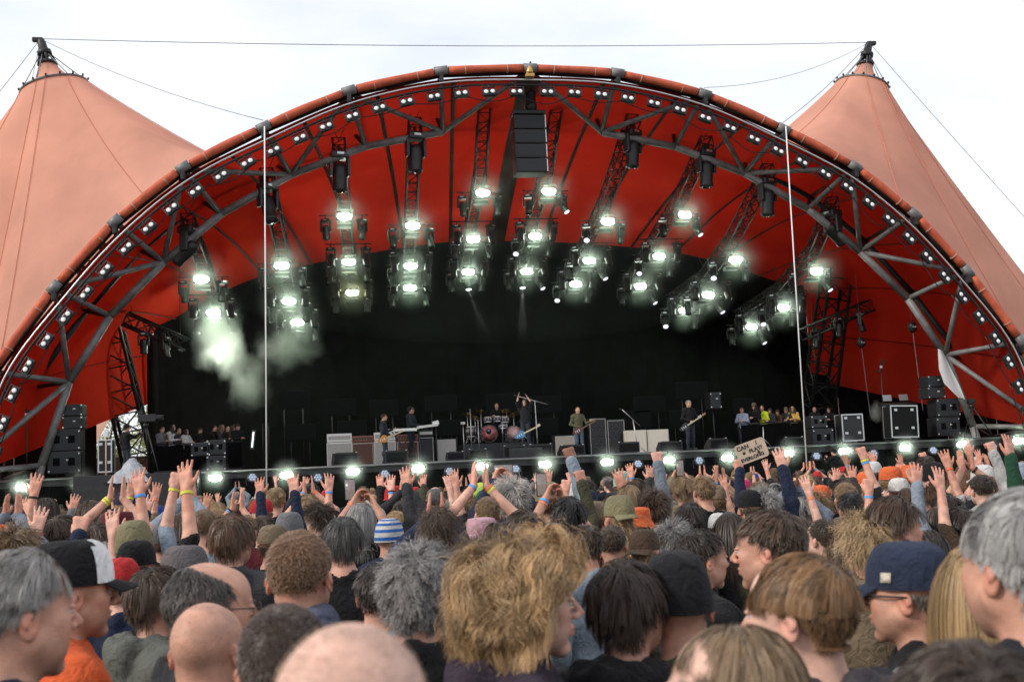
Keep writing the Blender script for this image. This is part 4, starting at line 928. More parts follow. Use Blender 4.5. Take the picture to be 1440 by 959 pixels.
def make_trousers(legs='stand'):
    f = Field(axis_pts([(-0.32, 0.32, 0.02)]), axis_pts([(-0.40, 0.58 if legs == 'sit' else 0.22, 0.02)]), axis_pts([(0.02, 1.06, 0.025)]))
    f.ell((0, -0.03, 0.92), (0.178, 0.128, 0.14), 0); leg_prims(f, 0.014, legs)
    V, Q = f.mesh(keep=lambda x, y, z: np.maximum(z - 1.0, 0.07 - z)); me = np_mesh('trousers', V, Q, M_CLOTH); TROU[legs] = me; return me
def make_shoes():
    f = Field(axis_pts([(-0.2, 0.2, 0.012)]), axis_pts([(-0.15, 0.22, 0.015)]), axis_pts([(-0.01, 0.14, 0.012)]))
    for s in (-1, 1): f.cap((s * 0.11, -0.06, 0.05), (s * 0.125, 0.14, 0.042), 0.052, 0.045, 0.01)
    V, Q = f.mesh(keep=lambda x, y, z: 0.004 - z); return np_mesh('shoes', V, Q, M_CLOTH)
# ------------------------------------------------------------------ hair: many separate locks laid over the skull
SK_C = np.array((0, -0.014, HZ + 0.034)); SK_R = np.array((0.0775, 0.099, 0.089))
def scalp_roots(n, r, top=None, line=0.0, nape=-0.075, bald=0.0, under=False):
    out_ = []
    while len(out_) < n:
        d = r.normal(size=(n * 3, 3)); d /= np.linalg.norm(d, axis=1)[:, None]
        p = d * SK_R; y, z, x = p[:, 1], p[:, 2], p[:, 0]
        lim = np.where(y > 0.062, 0.030 + line, np.where(y > 0.0, -0.022 + (y / 0.062) * (0.052 + line), np.where(y > -0.035, -0.028, nape)))   # lower edge: forehead, temple, above the ear, nape
        ok = z > lim + r.normal(size=len(z)) * 0.004
        if under: ok &= z < -0.012
        if bald > 0: ok &= ~((((x / 0.062) ** 2 + ((y - 0.03) / (0.042 + 0.035 * bald)) ** 2) < bald) & (z > 0.02)) & ~((y > 0.02) & (np.abs(x) < 0.06) & (z > 0.0) & (bald > 0.7))
        out_.extend(list(d[ok]))
    return np.array(out_[:n])
def make_hair(name, n, L, steps=6, w=0.0022, lift=0.012, grav=0.55, fwd=0.0, curl=0.0, curl_f=3.0, seed=0, spread=0.25, part=0.0, cap=True, bald=0.0, line=0.0, nape=-0.075, taper=0.6, back=0.35, tone=(0.55, 1.25), vol=0.0, ends=1.15, clump=0, whorl=(0.0, -0.05), side_len=None, frizz=0.0, limit=None, rise=0.35, under=False, cj=0.2):
    r = np.random.default_rng(seed); d = scalp_roots(n, r, None, line, nape, bald, under)
    P0 = SK_C + d * SK_R; nrm = d / SK_R; nrm /= np.linalg.norm(nrm, axis=1)[:, None]
    # combing direction: away from the whorl, with gravity, sideways parting and forward brushing
    W = SK_C + np.array((whorl[0] + part * 0.04, whorl[1], 0.085)); a = P0 - W; a /= np.linalg.norm(a, axis=1)[:, None] + 1e-6
    fl = a + np.array((0, fwd - back * (d[:, 2] < 0.2).mean(), 0)) * np.clip(d[:, 2:3] + 0.25, 0, 1) + np.array((0, -0.4, 0)) * np.clip(-d[:, 1:2] + 0.2, 0, 1) * 0.3
    fl += np.array((part, 0, 0)) * np.clip(d[:, 2:3], 0, 1)
    if clump:
        K = r.choice(n, clump, replace=False); near = np.argmin(((P0[:, None, :] - P0[None, K, :]) ** 2).sum(2), axis=1)
        rv = r.normal(size=(clump, 3)) * spread; jit = rv[near] + r.normal(size=(n, 3)) * spread * cj; ph = (r.uniform(0, 6.28, clump))[near] + r.normal(size=n) * 0.22; lm = (r.uniform(0.75, 1.2, clump))[near]; tn = r.uniform(tone[0], tone[1], clump)[near] * r.uniform(0.85, 1.15, n)
    else:
        jit = r.normal(size=(n, 3)) * spread; ph = r.uniform(0, 6.28, n); lm = r.uniform(0.8, 1.15, n); tn = r.uniform(tone[0], tone[1], n)
    fl = fl + jit; fl -= nrm * (fl * nrm).sum(1)[:, None]; fl /= np.linalg.norm(fl, axis=1)[:, None] + 1e-6
    LL = L * lm
    if side_len is not None:
        k = np.clip((d[:, 2] - 0.05) / 0.45, 0, 1); LL = side_len * lm * (1 - k) + LL * k
    st = LL[:, None] / (steps - 1); p = P0 + nrm * 0.0005; pts = [p.copy()]; dirv = fl + nrm * rise; dirv /= np.linalg.norm(dirv, axis=1)[:, None]
    e1 = np.cross(nrm, fl)
    for s_ in range(1, steps):
        dirv = dirv + np.array((0, 0, -grav)) * (0.35 + 0.65 * s_ / steps) * min(1.0, L / 0.05) + r.normal(size=(n, 3)) * frizz
        dirv /= np.linalg.norm(dirv, axis=1)[:, None]
        p = p + dirv * st
        if curl: t_ = s_ / (steps - 1) * curl_f * 6.28 + ph; p = p + (e1 * np.cos(t_)[:, None] + nrm * np.sin(t_)[:, None] * 0.8) * curl
        q = (p - SK_C) / (SK_R + lift * (0.6 + 0.8 * (ph / 6.28)[:, None]) + vol); l = np.linalg.norm(q, axis=1); ins = l < 1
        p[ins] = SK_C + q[ins] / l[ins][:, None] * (SK_R + lift * (0.6 + 0.8 * (ph[ins] / 6.28)[:, None]) + vol)
        # keep clear of the neck and shoulders
        nb = (p[:, 2] < HZ - 0.05); rr = np.sqrt(p[:, 0] ** 2 + ((p[:, 1] + 0.03) / 1.0) ** 2); sh = 0.066 + np.clip((1.50 - p[:, 2]) / 0.06, 0, 1) * 0.075; bad = nb & (rr < sh)
        p[bad, 0] *= (sh / (rr + 1e-6))[bad]; p[bad, 1] = (p[bad, 1] + 0.03) * (sh / (rr + 1e-6))[bad] - 0.03
        if under: p[:, 2] = np.minimum(p[:, 2], SK_C[2] - 0.006)
        if limit is not None:
            lim_ = limit + np.clip((p[:, 2] - HZ - 0.01) / 0.075, 0, 1) * 0.11 + 0.012 * np.sin(ph * 3); p[:, 1] = np.where(p[:, 1] > lim_, lim_ + 0.15 * (p[:, 1] - lim_), p[:, 1])
        pts.append(p.copy())
    P = np.stack(pts, 1); T = np.gradient(P, axis=1); T /= np.linalg.norm(T, axis=2, keepdims=True) + 1e-9
    O = P - (SK_C + (0, 0, -0.02)); O /= np.linalg.norm(O, axis=2, keepdims=True); S = np.cross(T, O); S /= np.linalg.norm(S, axis=2, keepdims=True) + 1e-9
    tw = r.normal(size=(n, 1, 1)) * 0.5; S = S * np.cos(tw) + O * np.sin(tw); ww = w * r.uniform(0.6, 1.3, (n, 1, 1)) * (1 - taper * np.linspace(0, 1, steps) ** 2)[None, :, None]
    Vv = np.stack([P - S * ww, P + S * ww], 2).reshape(-1, 3); b = (np.arange(n) * steps * 2)[:, None] + (np.arange(steps - 1) * 2)[None, :]
    Q = np.stack([b, b + 1, b + 3, b + 2], 2).reshape(-1, 4)
    tone_v = (tn[:, None] * np.linspace(0.82, ends, steps)[None, :])[:, :, None].repeat(2, 2).ravel()
    if cap:                                # the dense layer close to the skin
        u = np.linspace(0, 2 * math.pi, 41)[:-1]; CV = []; cq = []; rows = 15
        for ri in range(rows):
            for ua in u:
                dx, dy = math.sin(ua), math.cos(ua)
                yl = 0.099 * dy; lo_z = (0.034 + line if yl > 0.062 else (-0.018 + max(0, yl / 0.062) * (0.052 + line) if yl > 0.0 else (-0.026 if yl > -0.035 else nape + 0.006)))
                th0 = math.acos(max(-0.95, min(0.95, lo_z / 0.089))); th = 0.02 + (th0 - 0.02) * ri / (rows - 1)
                dd = np.array((math.sin(th) * dx, math.sin(th) * dy, math.cos(th))); CV.append(SK_C + dd * (SK_R + min(0.0035, lift * 0.3 + 0.0008)))
        for ri in range(rows - 1):
            for ui in range(40): cq.append((ri * 40 + ui, ri * 40 + (ui + 1) % 40, (ri + 1) * 40 + (ui + 1) % 40, (ri + 1) * 40 + ui))
        CV = np.array(CV); cq = np.array(cq)
        if bald > 0:
            cc = CV[cq].mean(1) - SK_C; keep = ~((((cc[:, 0] / 0.062) ** 2 + ((cc[:, 1] - 0.03) / (0.042 + 0.035 * bald)) ** 2) < bald * 1.15) & (cc[:, 2] > 0.015)) & ~((cc[:, 1] > 0.015) & (np.abs(cc[:, 0]) < 0.064) & (bald > 0.7)); cq = cq[keep]
        Q = np.vstack([Q, cq + len(Vv)]); Vv = np.vstack([Vv, CV]); tone_v = np.r_[tone_v, np.full(len(CV), 0.55 * tone[0] + 0.25 * tone[1])]
    me = np_mesh(name, Vv, Q, M_HAIR); vcol(me, 'tone', tone_v); return me
# ------------------------------------------------------------------ headwear
def cap_dome(r_add, z0, zt, n=28, rows=9, squash=1.0):
    V, Q = [], []
    for i in range(rows):
        t = i / (rows - 1); z = z0 + (zt - z0) * math.sin(t * math.pi / 2) ; rr = math.cos(t * math.pi / 2) ** 0.55 if t < 1 else 0.0
        for k in range(n):
            a = 2 * math.pi * k / n; bump = 1 + 0.006 * (abs(math.sin(3 * a)) < 0.12)
            V.append((SK_C[0] + (SK_R[0] + r_add) * rr * math.sin(a) * bump, SK_C[1] + 0.004 + (SK_R[1] + r_add + 0.003) * rr ** 0.8 * math.cos(a) * bump, SK_C[2] + z))
    for i in range(rows - 1):
        for k in range(n): Q.append((i * n + k, i * n + (k + 1) % n, (i + 1) * n + (k + 1) % n, (i + 1) * n + k))
    return np.array(V), np.array(Q)
V_, Q_ = cap_dome(0.014, -0.004, 0.118); ME_CAP = np_mesh('cap', V_, Q_, M_CLOTH)
bv = [];  bq = []
for i, t in enumerate(np.linspace(0, 1, 6)):
    for k, a in enumerate(np.linspace(-0.95, 0.95, 13)):
        ro = 1.0 + 0.0 * t; y = SK_C[1] + (SK_R[1] + 0.012) * math.cos(a) + 0.078 * t * math.cos(a) ** 0.5; x = (SK_R[0] + 0.012) * math.sin(a) * (1 - 0.04 * t)
        for dz in (0.0, 0.004): bv.append((x, y, SK_C[2] + 0.004 - 0.022 * t - 0.55 * x * x * 4 * t * 1.2 + dz))
for i in range(5):
    for k in range(12):
        for dz in (0, 1):
            a = (i * 13 + k) * 2 + dz; b = a + 2; c = b + 26; d_ = a + 26; bq.append((a, b, c, d_) if dz else (a, d_, c, b))
for k in range(12): a = (5 * 13 + k) * 2; bq.append((a, a + 2, a + 3, a + 1))
ME_BRIM = np_mesh('brim', np.array(bv), np.array(bq), M_CLOTH)
V_, Q_ = cap_dome(0.016, -0.035, 0.122, rows=12); ME_BEANIE = np_mesh('beanie', V_ , Q_, M_CLOTH)
bk = [(SK_R + 0.018 + 0.0) for _ in range(1)]
def bucket():
    V, Q = [], []; prof = [(0.058, -0.045), (0.040, -0.020), (0.020, 0.006), (0.018, 0.03), (0.014, 0.065), (0.006, 0.088), (-0.03, 0.094), (-0.077, 0.095)]; n = 32
    for e, z in prof:
        for k in range(n):
            a = 2 * math.pi * k / n; V.append(((SK_R[0] + e) * math.sin(a) if e > -0.07 else 0.001 * math.sin(a), SK_C[1] + ((SK_R[1] + e) * math.cos(a) if e > -0.07 else 0.001 * math.cos(a)), SK_C[2] + z + (0.008 * math.sin(2 * a + 1) if e > 0.03 else 0)))
    for i in range(len(prof) - 1):
        for k in range(n): Q.append((i * n + k, i * n + (k + 1) % n, (i + 1) * n + (k + 1) % n, (i + 1) * n + k))
    return np_mesh('bucket_hat', np.array(V), np.array(Q), M_CLOTH)
ME_BUCKET = bucket()
bt = MB().lathe([(0.008, 0), (0.007, 0.004), (0, 0.005)], (0, SK_C[1], SK_C[2] + 0.117), n=8); ME_BUTTON = np_mesh('button', np.array(bt.v), np.array([q for q in bt.f if len(q) == 4]), M_CLOTH)
sp_ = MB()
for s in (-1, 1):
    sp_.tube([(s * 0.032 + 0.022 * math.cos(a), 0.112, HZ + 0.006 + 0.019 * math.sin(a)) for a in np.linspace(0, 2 * math.pi, 17)], 0.0017, 5, False)
    sp_.tube([(s * 0.054, 0.110, HZ + 0.012), (s * 0.081, 0.06, HZ + 0.014), (s * 0.088, -0.015, HZ + 0.014), (s * 0.086, -0.03, HZ - 0.005)], 0.0017, 5)
sp_.tube([(-0.011, 0.112, HZ + 0.010), (0, 0.116, HZ + 0.013), (0.011, 0.112, HZ + 0.010)], 0.0015, 5)
ME_SPECS = np_mesh('glasses', np.array(sp_.v), np.array([q for q in sp_.f if len(q) == 4]), mat('spectacle_frame', (0.015, 0.013, 0.012), 0.25))
sg = MB()
for s in (-1, 1):
    c0 = len(sg.v); sg.add([(s * 0.033 + 0.026 * math.cos(a), 0.113 - 0.1 * abs(s * 0.033 + 0.026 * math.cos(a)) ** 2 * 4 + dy, HZ + 0.004 + 0.021 * math.sin(a)) for dy in (0, 0.003) for a in np.linspace(0, 2 * math.pi, 13)[:-1]], [(k, (k + 1) % 12, 12 + (k + 1) % 12, 12 + k) for k in range(12)] + [tuple(range(12)), tuple(range(12, 24))])
    sg.tube([(s * 0.056, 0.100, HZ + 0.012), (s * 0.084, 0.05, HZ + 0.014), (s * 0.090, -0.02, HZ + 0.012)], 0.0028, 5)
sgm = bpy.data.meshes.new('sunglasses'); sgm.from_pydata(sg.v, [], sg.f); sgm.materials.append(mat('sunglass', (0.01, 0.01, 0.012), 0.08)); ME_SUN = sgm
ey = MB()
ME_EYES = []
for s in (-1, 1):
    e_ = MB().lathe([(0.0115 * math.sin(a), -0.0115 * math.cos(a)) for a in np.linspace(0.02, math.pi - 0.02, 9)], (s * 0.032, 0.0828, HZ + 0.006), 'y', 14)
    me = bpy.data.meshes.new('eye'); me.from_pydata(e_.v, [], e_.f); me.materials.append(M_EYE); i_ = MB().lathe([(0.0055, 0.0100), (0.004, 0.0112), (0, 0.0118)], (s * 0.032, 0.0828, HZ + 0.006), 'y', 12)
    m2 = bpy.data.meshes.new('iris'); m2.from_pydata(i_.v, [], i_.f); m2.materials.append(M_IRIS)
    for q in (me, m2): q.polygons.foreach_set('use_smooth', [True] * len(q.polygons))
    ME_EYES.append((me, m2))
ME_TROU = make_trousers(); ME_SHOES = make_shoes()
def wristband(A, t=0.93, wd=0.016):
    e, w = np.array(A[1], float), np.array(A[2], float); d = (w - e) / np.linalg.norm(w - e); c = e + (w - e) * t
    b = MB().tube([c - d * wd / 2, c + d * wd / 2], 0.0325, 14, False); return np_mesh('wristband', np.array(b.v), np.array(b.f), M_CLOTH)
SKIN = [(0.57, 0.305, 0.215), (0.61, 0.345, 0.255), (0.54, 0.28, 0.19), (0.65, 0.40, 0.31), (0.49, 0.25, 0.165), (0.28, 0.145, 0.09)]
HAIRC = {'blond': (0.42, 0.27, 0.13), 'dark blond': (0.24, 0.145, 0.07), 'brown': (0.085, 0.048, 0.026), 'dark brown': (0.038, 0.022, 0.014), 'black': (0.014, 0.011, 0.010), 'grey': (0.30, 0.285, 0.27), 'white': (0.62, 0.58, 0.53), 'ginger': (0.26, 0.10, 0.035), 'pink': (0.5, 0.12, 0.2)}
CLO = {'black': (0.012, 0.012, 0.014), 'charcoal': (0.045, 0.045, 0.05), 'navy': (0.018, 0.026, 0.06), 'grey': (0.20, 0.20, 0.21), 'white': (0.70, 0.69, 0.67), 'olive': (0.10, 0.10, 0.055), 'tan': (0.24, 0.18, 0.115), 'red': (0.52, 0.03, 0.03), 'orange': (0.80, 0.16, 0.05), 'blue': (0.03, 0.07, 0.28), 'pale blue': (0.30, 0.36, 0.43), 'green': (0.025, 0.10, 0.05), 'pink': (0.72, 0.42, 0.50), 'burgundy': (0.14, 0.02, 0.025), 'yellow': (0.55, 0.32, 0.05), 'brown': (0.09, 0.055, 0.035), 'khaki': (0.26, 0.23, 0.13), 'magenta': (0.62, 0.03, 0.16), 'lime': (0.45, 0.62, 0.10), 'mint': (0.42, 0.62, 0.50), 'plum': (0.05, 0.035, 0.055)}
HAIRC = {k: tuple(v * 0.78 for v in c) for k, c in HAIRC.items()}
CLO = {k: tuple(v * 0.72 for v in c) for k, c in CLO.items()}
def child(root, name, me, col=None, label=None):
    o = link(name, me, root)
    if col is not None: o.color = (*col, 1)
    if label: o['label'] = label
    return o
def person(loc, height, rz, pose, body_me, shirt_me, shirt_c, hair_me, hair_c, skin_c, label, group=None, hat=None, hat_c=None, brim_c=None, hat_back=False, legs='stand', trou_c=(0.03, 0.035, 0.06), specs=None, eyes=False, band=None, head_scale=None, shirt_name='shirt', lean=0.0, mirror=False):
    t = thing('person', label, 'person', loc, rz, group); s = height / 1.75; t.scale = (-s if mirror else s, s, s)
    if head_scale: t.scale = (s * head_scale[0] * (-1 if mirror else 1), s * head_scale[1], s)
    if lean: t.rotation_euler[0] = lean
    child(t, 'body', body_me, skin_c)
    if hair_me: child(t, 'hair', hair_me, hair_c)
    if shirt_me: child(t, shirt_name, shirt_me, shirt_c)
    child(t, 'trousers', TROU.get(legs, ME_TROU), trou_c)
    if legs == 'stand': child(t, 'shoes', ME_SHOES, (0.03, 0.03, 0.03))
    if hat:
        h = child(t, {'cap': 'cap', 'beanie': 'beanie', 'bucket': 'bucket_hat'}[hat], {'cap': ME_CAP, 'beanie': ME_BEANIE, 'bucket': ME_BUCKET}[hat], hat_c)
        if hat == 'cap':
            b = child(h, 'brim', ME_BRIM, brim_c or hat_c); child(h, 'button', ME_BUTTON, hat_c)
            if hat_back: h.rotation_euler = (0, 0, math.pi); h.location = (0, 2 * SK_C[1], 0)
    if specs: child(t, 'glasses' if specs is ME_SPECS else 'sunglasses', specs)
    if eyes:
        for e, i_ in ME_EYES: q = child(t, 'eye', e); child(q, 'iris', i_)
    if band:
        for me, c in band: child(t, 'wristband', me, c)
    return t
# ------------------------------------------------------------------ the crowd
STY = {
 'crop':   dict(L=0.024, side_len=0.006, steps=4, fwd=0.7, w=0.0009, lift=0.006, grav=0.2, spread=0.35, rise=0.5, nape=-0.055),
 'short':  dict(L=0.045, side_len=0.018, steps=6, fwd=0.5, w=0.0009, lift=0.010, grav=0.35, spread=0.35, rise=0.5, clump=160),
 'medium': dict(L=0.085, side_len=0.055, steps=8, fwd=0.3, w=0.0009, lift=0.014, grav=0.5, spread=0.4, rise=0.4, clump=130, part=0.3),
 'fringe': dict(L=0.072, side_len=0.017, steps=9, fwd=0.75, w=0.0009, lift=0.006, grav=0.45, spread=0.3, rise=0.45, clump=110, whorl=(0.01, -0.075), limit=0.118),
 'swept':  dict(L=0.080, side_len=0.050, steps=8, fwd=-0.8, w=0.0009, lift=0.012, grav=0.35, spread=0.25, rise=0.5, clump=130, whorl=(0.0, 0.075), part=0.2),
 'wavy':   dict(L=0.125, side_len=0.115, steps=16, fwd=0.05, w=0.0009, lift=0.024, vol=0.012, grav=0.26, curl=0.0064, curl_f=1.3, spread=0.65, rise=0.85, clump=120, cj=0.3, frizz=0.05, tone=(0.35, 1.35), ends=1.4, limit=0.028, whorl=(0, -0.03)),
 'long':   dict(L=0.40, steps=13, fwd=0.0, w=0.0010, lift=0.006, grav=1.0, spread=0.18, rise=0.15, clump=90, curl=0.0012, curl_f=2.2, part=0.15, limit=0.07, ends=1.3, whorl=(0, 0.02)),
 'bob':    dict(L=0.21, steps=12, fwd=0.0, w=0.0010, lift=0.012, grav=0.9, spread=0.22, rise=0.2, clump=90, curl=0.002, curl_f=2, limit=0.07, whorl=(0, 0.01)),
 'curly':  dict(L=0.085, steps=14, fwd=0.0, w=0.0008, lift=0.012, vol=0.006, grav=0.15, curl=0.0045, curl_f=3.0, spread=0.7, rise=0.9, clump=220, frizz=0.10),
 'curlybald': dict(L=0.060, steps=12, fwd=0.0, w=0.0008, lift=0.012, vol=0.004, grav=0.15, curl=0.004, curl_f=3.0, spread=0.7, rise=0.9, clump=200, frizz=0.10, bald=0.35),
 'baldish': dict(L=0.022, steps=4, w=0.0008, lift=0.004, grav=0.4, spread=0.3, rise=0.3, bald=1.0),
 'buzz':   dict(L=0.007, steps=3, w=0.0007, lift=0.002, grav=0.2, spread=0.5, rise=0.9, nape=-0.06),
 'tail':   dict(L=0.30, steps=10, fwd=-0.9, w=0.0010, lift=0.006, grav=0.6, spread=0.15, rise=0.1, clump=80, whorl=(0, 0.085), limit=0.06, nape=-0.06),
}
for k in ('one_up', 'fist_up', 'clap', 'both_up', 'phone', 'down'): make_body(k, 'male', 0.0082)
for k in ('male', 'female', 'old', 'young'): make_body('down', k, fine_head=True)
for p_ in ('one_up', 'fist_up', 'clap', 'both_up', 'phone', 'down'):
    for sl, sty in ((0.45, 'tee'), (1.0, 'jacket')): make_shirt(p_, sl, sty)
make_shirt('down', 1.0, 'hoodie')
BAND = {p_: (wristband(POSES[p_][0], 0.93), wristband(POSES[p_][0], 0.86), wristband(POSES[p_][1], 0.93)) for p_ in ('one_up', 'fist_up', 'clap', 'both_up', 'phone')}
CH = {}
for i, (k, st_) in enumerate(STY.items()):
    q = dict(st_); q['w'] = q['w'] * 1.9; q['steps'] = max(3, int(q['steps'] * 0.6)); q['clump'] = q.get('clump', 0) // 2
    CH[k] = make_hair('hair_' + k, 1700, seed=40 + i, **q)
CHU = {k: make_hair('hair_under_hat_' + k, 900, seed=90, under=True, **{**STY[k], 'w': 0.0017, 'clump': 0, 'steps': 6, 'cap': False}) for k in ('short', 'long')}
HERO_HAIR = {}
def hero_hair(k, seed, n=6500, near=True, **kw):
    q = dict(STY[k]); q['w'] = q['w'] * (0.78 if near else 1.15); q['clump'] = int(q.get('clump', 0) * 1.5); q.update(kw); n = int(n * (1.05 if near else 0.5)); return make_hair('hair_' + k, n, seed=seed, **q)
def horizon(px): return 672 + (px - 720) * math.tan(ROLL)
GROUP_H = 'people in the near rows of the crowd'
taken = []                                # ground positions already stood on
sil = []                                  # (distance, px, py, head radius px) used to keep only people who can be seen
def stand(px, py, d):
    c = at_depth(px, py, d); return np.array((c[0], c[1], 0.0)), c[2]
def hero(px, py, d, rz, kind, hs, hc, sh, shc, label, seed, n=6500, hat=None, hat_c=None, brim_c=None, hat_back=False, specs=None, skin=0, hk=None, eyes=None, dz=0.015, hsc=None, lean=0.0, sname=None):
    loc, z = stand(px, py, d); taken.append(loc[:2]); h = z - (0.012 if hat is None else 0.02) - dz
    if lean: h = h / math.cos(lean); loc = loc - rotz_(rz - 0.16) @ np.array((0, -math.sin(lean) * h, 0))
    hm = hero_hair(hs, seed, n, d < 2.8, **({**(hk or {}), 'under': True, 'cap': False, 'clump': 0} if hat else (hk or {}))) if hs else None
    eyes = (abs(rz) > 0.6) if eyes is None else eyes
    t = person(loc, h, rz - 0.16, 'down', BODY[('down', kind, True)], SHIRT[('down', 1.0 if sh != 'tee' else 0.45, sh)], CLO[shc] if isinstance(shc, str) else shc, hm, HAIRC[hc] if isinstance(hc, str) else hc, SKIN[skin], label, None, hat, hat_c, brim_c, hat_back, specs=specs, eyes=eyes, head_scale=hsc, shirt_name={'tee': 'shirt', 'jacket': 'jacket', 'hoodie': 'hoodie'}[sh], lean=lean)
    sil.append((d, px, py, 0.085 * F_PX / d)); return t
C_ = CLO
hero(24, 766, 2.3, -0.75, 'old', 'swept', (0.30, 0.28, 0.26), 'jacket', 'navy', 'grey-haired man in navy jacket at the far left edge, looking right', 11, skin=0, dz=0.005, hk=dict(L=0.055, side_len=0.022, lift=0.007))
p2 = hero(103, 756, 3.2, -0.95, 'male', 'short', 'brown', 'hoodie', (0.62, 0.10, 0.025), 'man in black and white cap and orange hood, near the left edge', 12, n=2500, hat='cap', hat_c=C_['black'], brim_c=C_['black'], skin=2)
hero(193, 757, 5.61, -0.25, 'male', 'short', 'dark brown', 'jacket', 'black', 'man seen from behind in plain black cap and black jacket', 13, n=2500, hat='cap', hat_c=C_['black'])
hero(231, 736, 7.69, -0.1, 'male', 'crop', 'brown', 'jacket', 'charcoal', 'person in washed grey cap seen from behind, left crowd', 14, n=1800, hat='cap', hat_c=(0.10, 0.10, 0.11))
hero(262, 764, 5.25, -1.1, 'male', 'crop', 'brown', 'jacket', 'charcoal', 'person in faded grey cap turned right behind the bald man', 15, n=1800, hat='cap', hat_c=(0.12, 0.105, 0.11))
hero(226, 790, 4.03, -1.0, 'male', 'medium', 'brown', 'hoodie', (0.11, 0.115, 0.10), 'brown-haired man in glasses and grey-green hooded jacket, looking right', 16, specs=ME_SPECS)
hero(300, 788, 2.87, -1.15, 'old', 'baldish', (0.07, 0.06, 0.055), 'jacket', 'charcoal', 'balding man in dark glasses bending his head towards the right', 17, dz=-0.008, specs=ME_SPECS, lean=-0.05, hk=dict(L=0.03))
hero(291, 846, 2.68, -0.2, 'old', 'buzz', (0.22, 0.15, 0.11), 'jacket', 'charcoal', 'shaven bald head seen from behind in front of the balding man', 18, dz=-0.012, n=900, hk=dict(cap=False, bald=0.8, L=0.003))
hero(400, 846, 2.13, -0.1, 'male', 'buzz', (0.09, 0.06, 0.045), 'jacket', 'olive', 'blurred cropped brown head beside the shaven bald one', 19, dz=-0.006, n=9000, hk=dict(L=0.010))
hero(492, 872, 1.18, -0.05, 'old', 'buzz', (0.34, 0.22, 0.14), 'jacket', 'black', 'very close blurred bald crown at the bottom centre', 20, dz=-0.012, n=1800, skin=3, hk=dict(cap=False, bald=0.5, L=0.004))
hero(421, 737, 3.2, -0.1, 'young', 'crop', (0.21, 0.115, 0.06), 'jacket', (0.05, 0.06, 0.05), 'young man with short sandy fade haircut seen from behind', 21, n=9000)
hero(440, 842, 3.17, 0.3, 'male', None, 'brown', 'hoodie', (0.09, 0.10, 0.15), 'person hunched under a slate blue hood beside the sandy fade', 22, hat='beanie', hat_c=(0.09, 0.10, 0.15), dz=0.02)
hero(326, 718, 5.49, -0.2, 'young', 'medium', (0.12, 0.06, 0.03), 'hoodie', (0.03, 0.03, 0.035), 'chestnut-haired man in black jacket with pale collar, left crowd', 23, n=5000)
hero(481, 722, 5.61, 0.15, 'male', 'medium', (0.06, 0.055, 0.05), 'tee', 'black', 'dark greying-haired man in black shirt left of the striped beanie', 24, n=4000)
p13 = hero(548, 728, 7.56, -0.6, 'male', None, 'brown', 'jacket', 'navy', 'person in blue and white striped crochet beanie', 25, hat='beanie', hat_c=C_['white'])
hero(617, 714, 6.59, -0.1, 'male', 'curly', 'brown', 'tee', 'black', 'brown curly-haired person right of the striped beanie', 26, n=3500)
hero(664, 757, 5.61, 0.0, 'male', 'curly', (0.07, 0.045, 0.025), 'jacket', 'olive', 'person with dark brown curls below the pink bucket hat', 27, n=3500)
hero(588, 765, 3.23, -0.1, 'old', 'curlybald', (0.25, 0.235, 0.225), 'jacket', 'black', 'man with grey curls round a bald spot in black jacket', 28, n=9000)
hero(533, 784, 4.15, -0.2, 'male', 'short', 'dark brown', 'tee', 'pale blue', 'dark-haired head partly hidden left of the grey curls', 29, n=3500)
hero(742, 762, 2.7, -1.45, 'female', 'wavy', (0.47, 0.30, 0.145), 'hoodie', 'plum', 'woman with big tousled golden blonde hair in profile facing right', 30, n=12500, skin=3)
hero(880, 778, 2.87, -0.55, 'male', 'medium', (0.045, 0.026, 0.016), 'hoodie', 'black', 'dark-haired person in black hood just right of the blonde woman', 31, n=6000)
hero(948, 772, 2.95, 0.0, 'male', None, 'brown', 'jacket', (0.09, 0.09, 0.065), 'person in large black beanie and olive jacket seen from behind', 32, hat='beanie', hat_c=(0.010, 0.010, 0.012))
hero(985, 738, 4.64, -1.2, 'female', 'short', 'dark brown', 'jacket', 'black', 'laughing person with short dark hair in profile facing right', 33, n=4500)
hero(1076, 710, 3.72, 1.1, 'young', 'short', (0.085, 0.05, 0.03), 'jacket', (0.014, 0.018, 0.045), 'brown-haired man in navy jacket in profile facing left', 34, n=7000)
hero(1116, 763, 2.3, 0.95, 'young', 'fringe', (0.23, 0.125, 0.055), 'hoodie', (0.045, 0.040, 0.048), 'young man with light brown fringe and dark hoodie facing left', 35, n=12000, skin=3)
hero(1040, 880, 1.80, 1.75, 'female', 'bob', (0.30, 0.20, 0.115), 'tee', 'charcoal', 'woman with swept-back fair hair at the bottom edge, looking up left', 36, dz=-0.010, n=8500, skin=3, lean=0.2, hk=dict(line=-0.010, limit=0.05, part=0.5, fwd=-0.3, lift=0.008))
p24 = hero(1268, 757, 3.0, 1.05, 'old', 'baldish', (0.16, 0.14, 0.13), 'jacket', 'black', 'man in navy cap and sunglasses facing left in black top', 37, n=3000, hat='cap', hat_c=(0.022, 0.030, 0.058), specs=ME_SUN, skin=0)
hero(1213, 722, 4.76, 0.1, 'male', 'curly', (0.40, 0.27, 0.14), 'jacket', 'tan', 'person with curly pale blond hair behind the navy cap', 38, n=4500)
hero(1256, 694, 4.76, -1.25, 'male', 'swept', (0.075, 0.04, 0.022), 'jacket', 'plum', 'brown-haired man with quiff in profile facing right', 39, n=4500)
hero(1366, 750, 2.75, 0.1, 'female', 'long', (0.44, 0.29, 0.14), 'jacket', (0.20, 0.20, 0.21), 'woman with long straight blond hair beside the navy cap man', 40, n=7500)
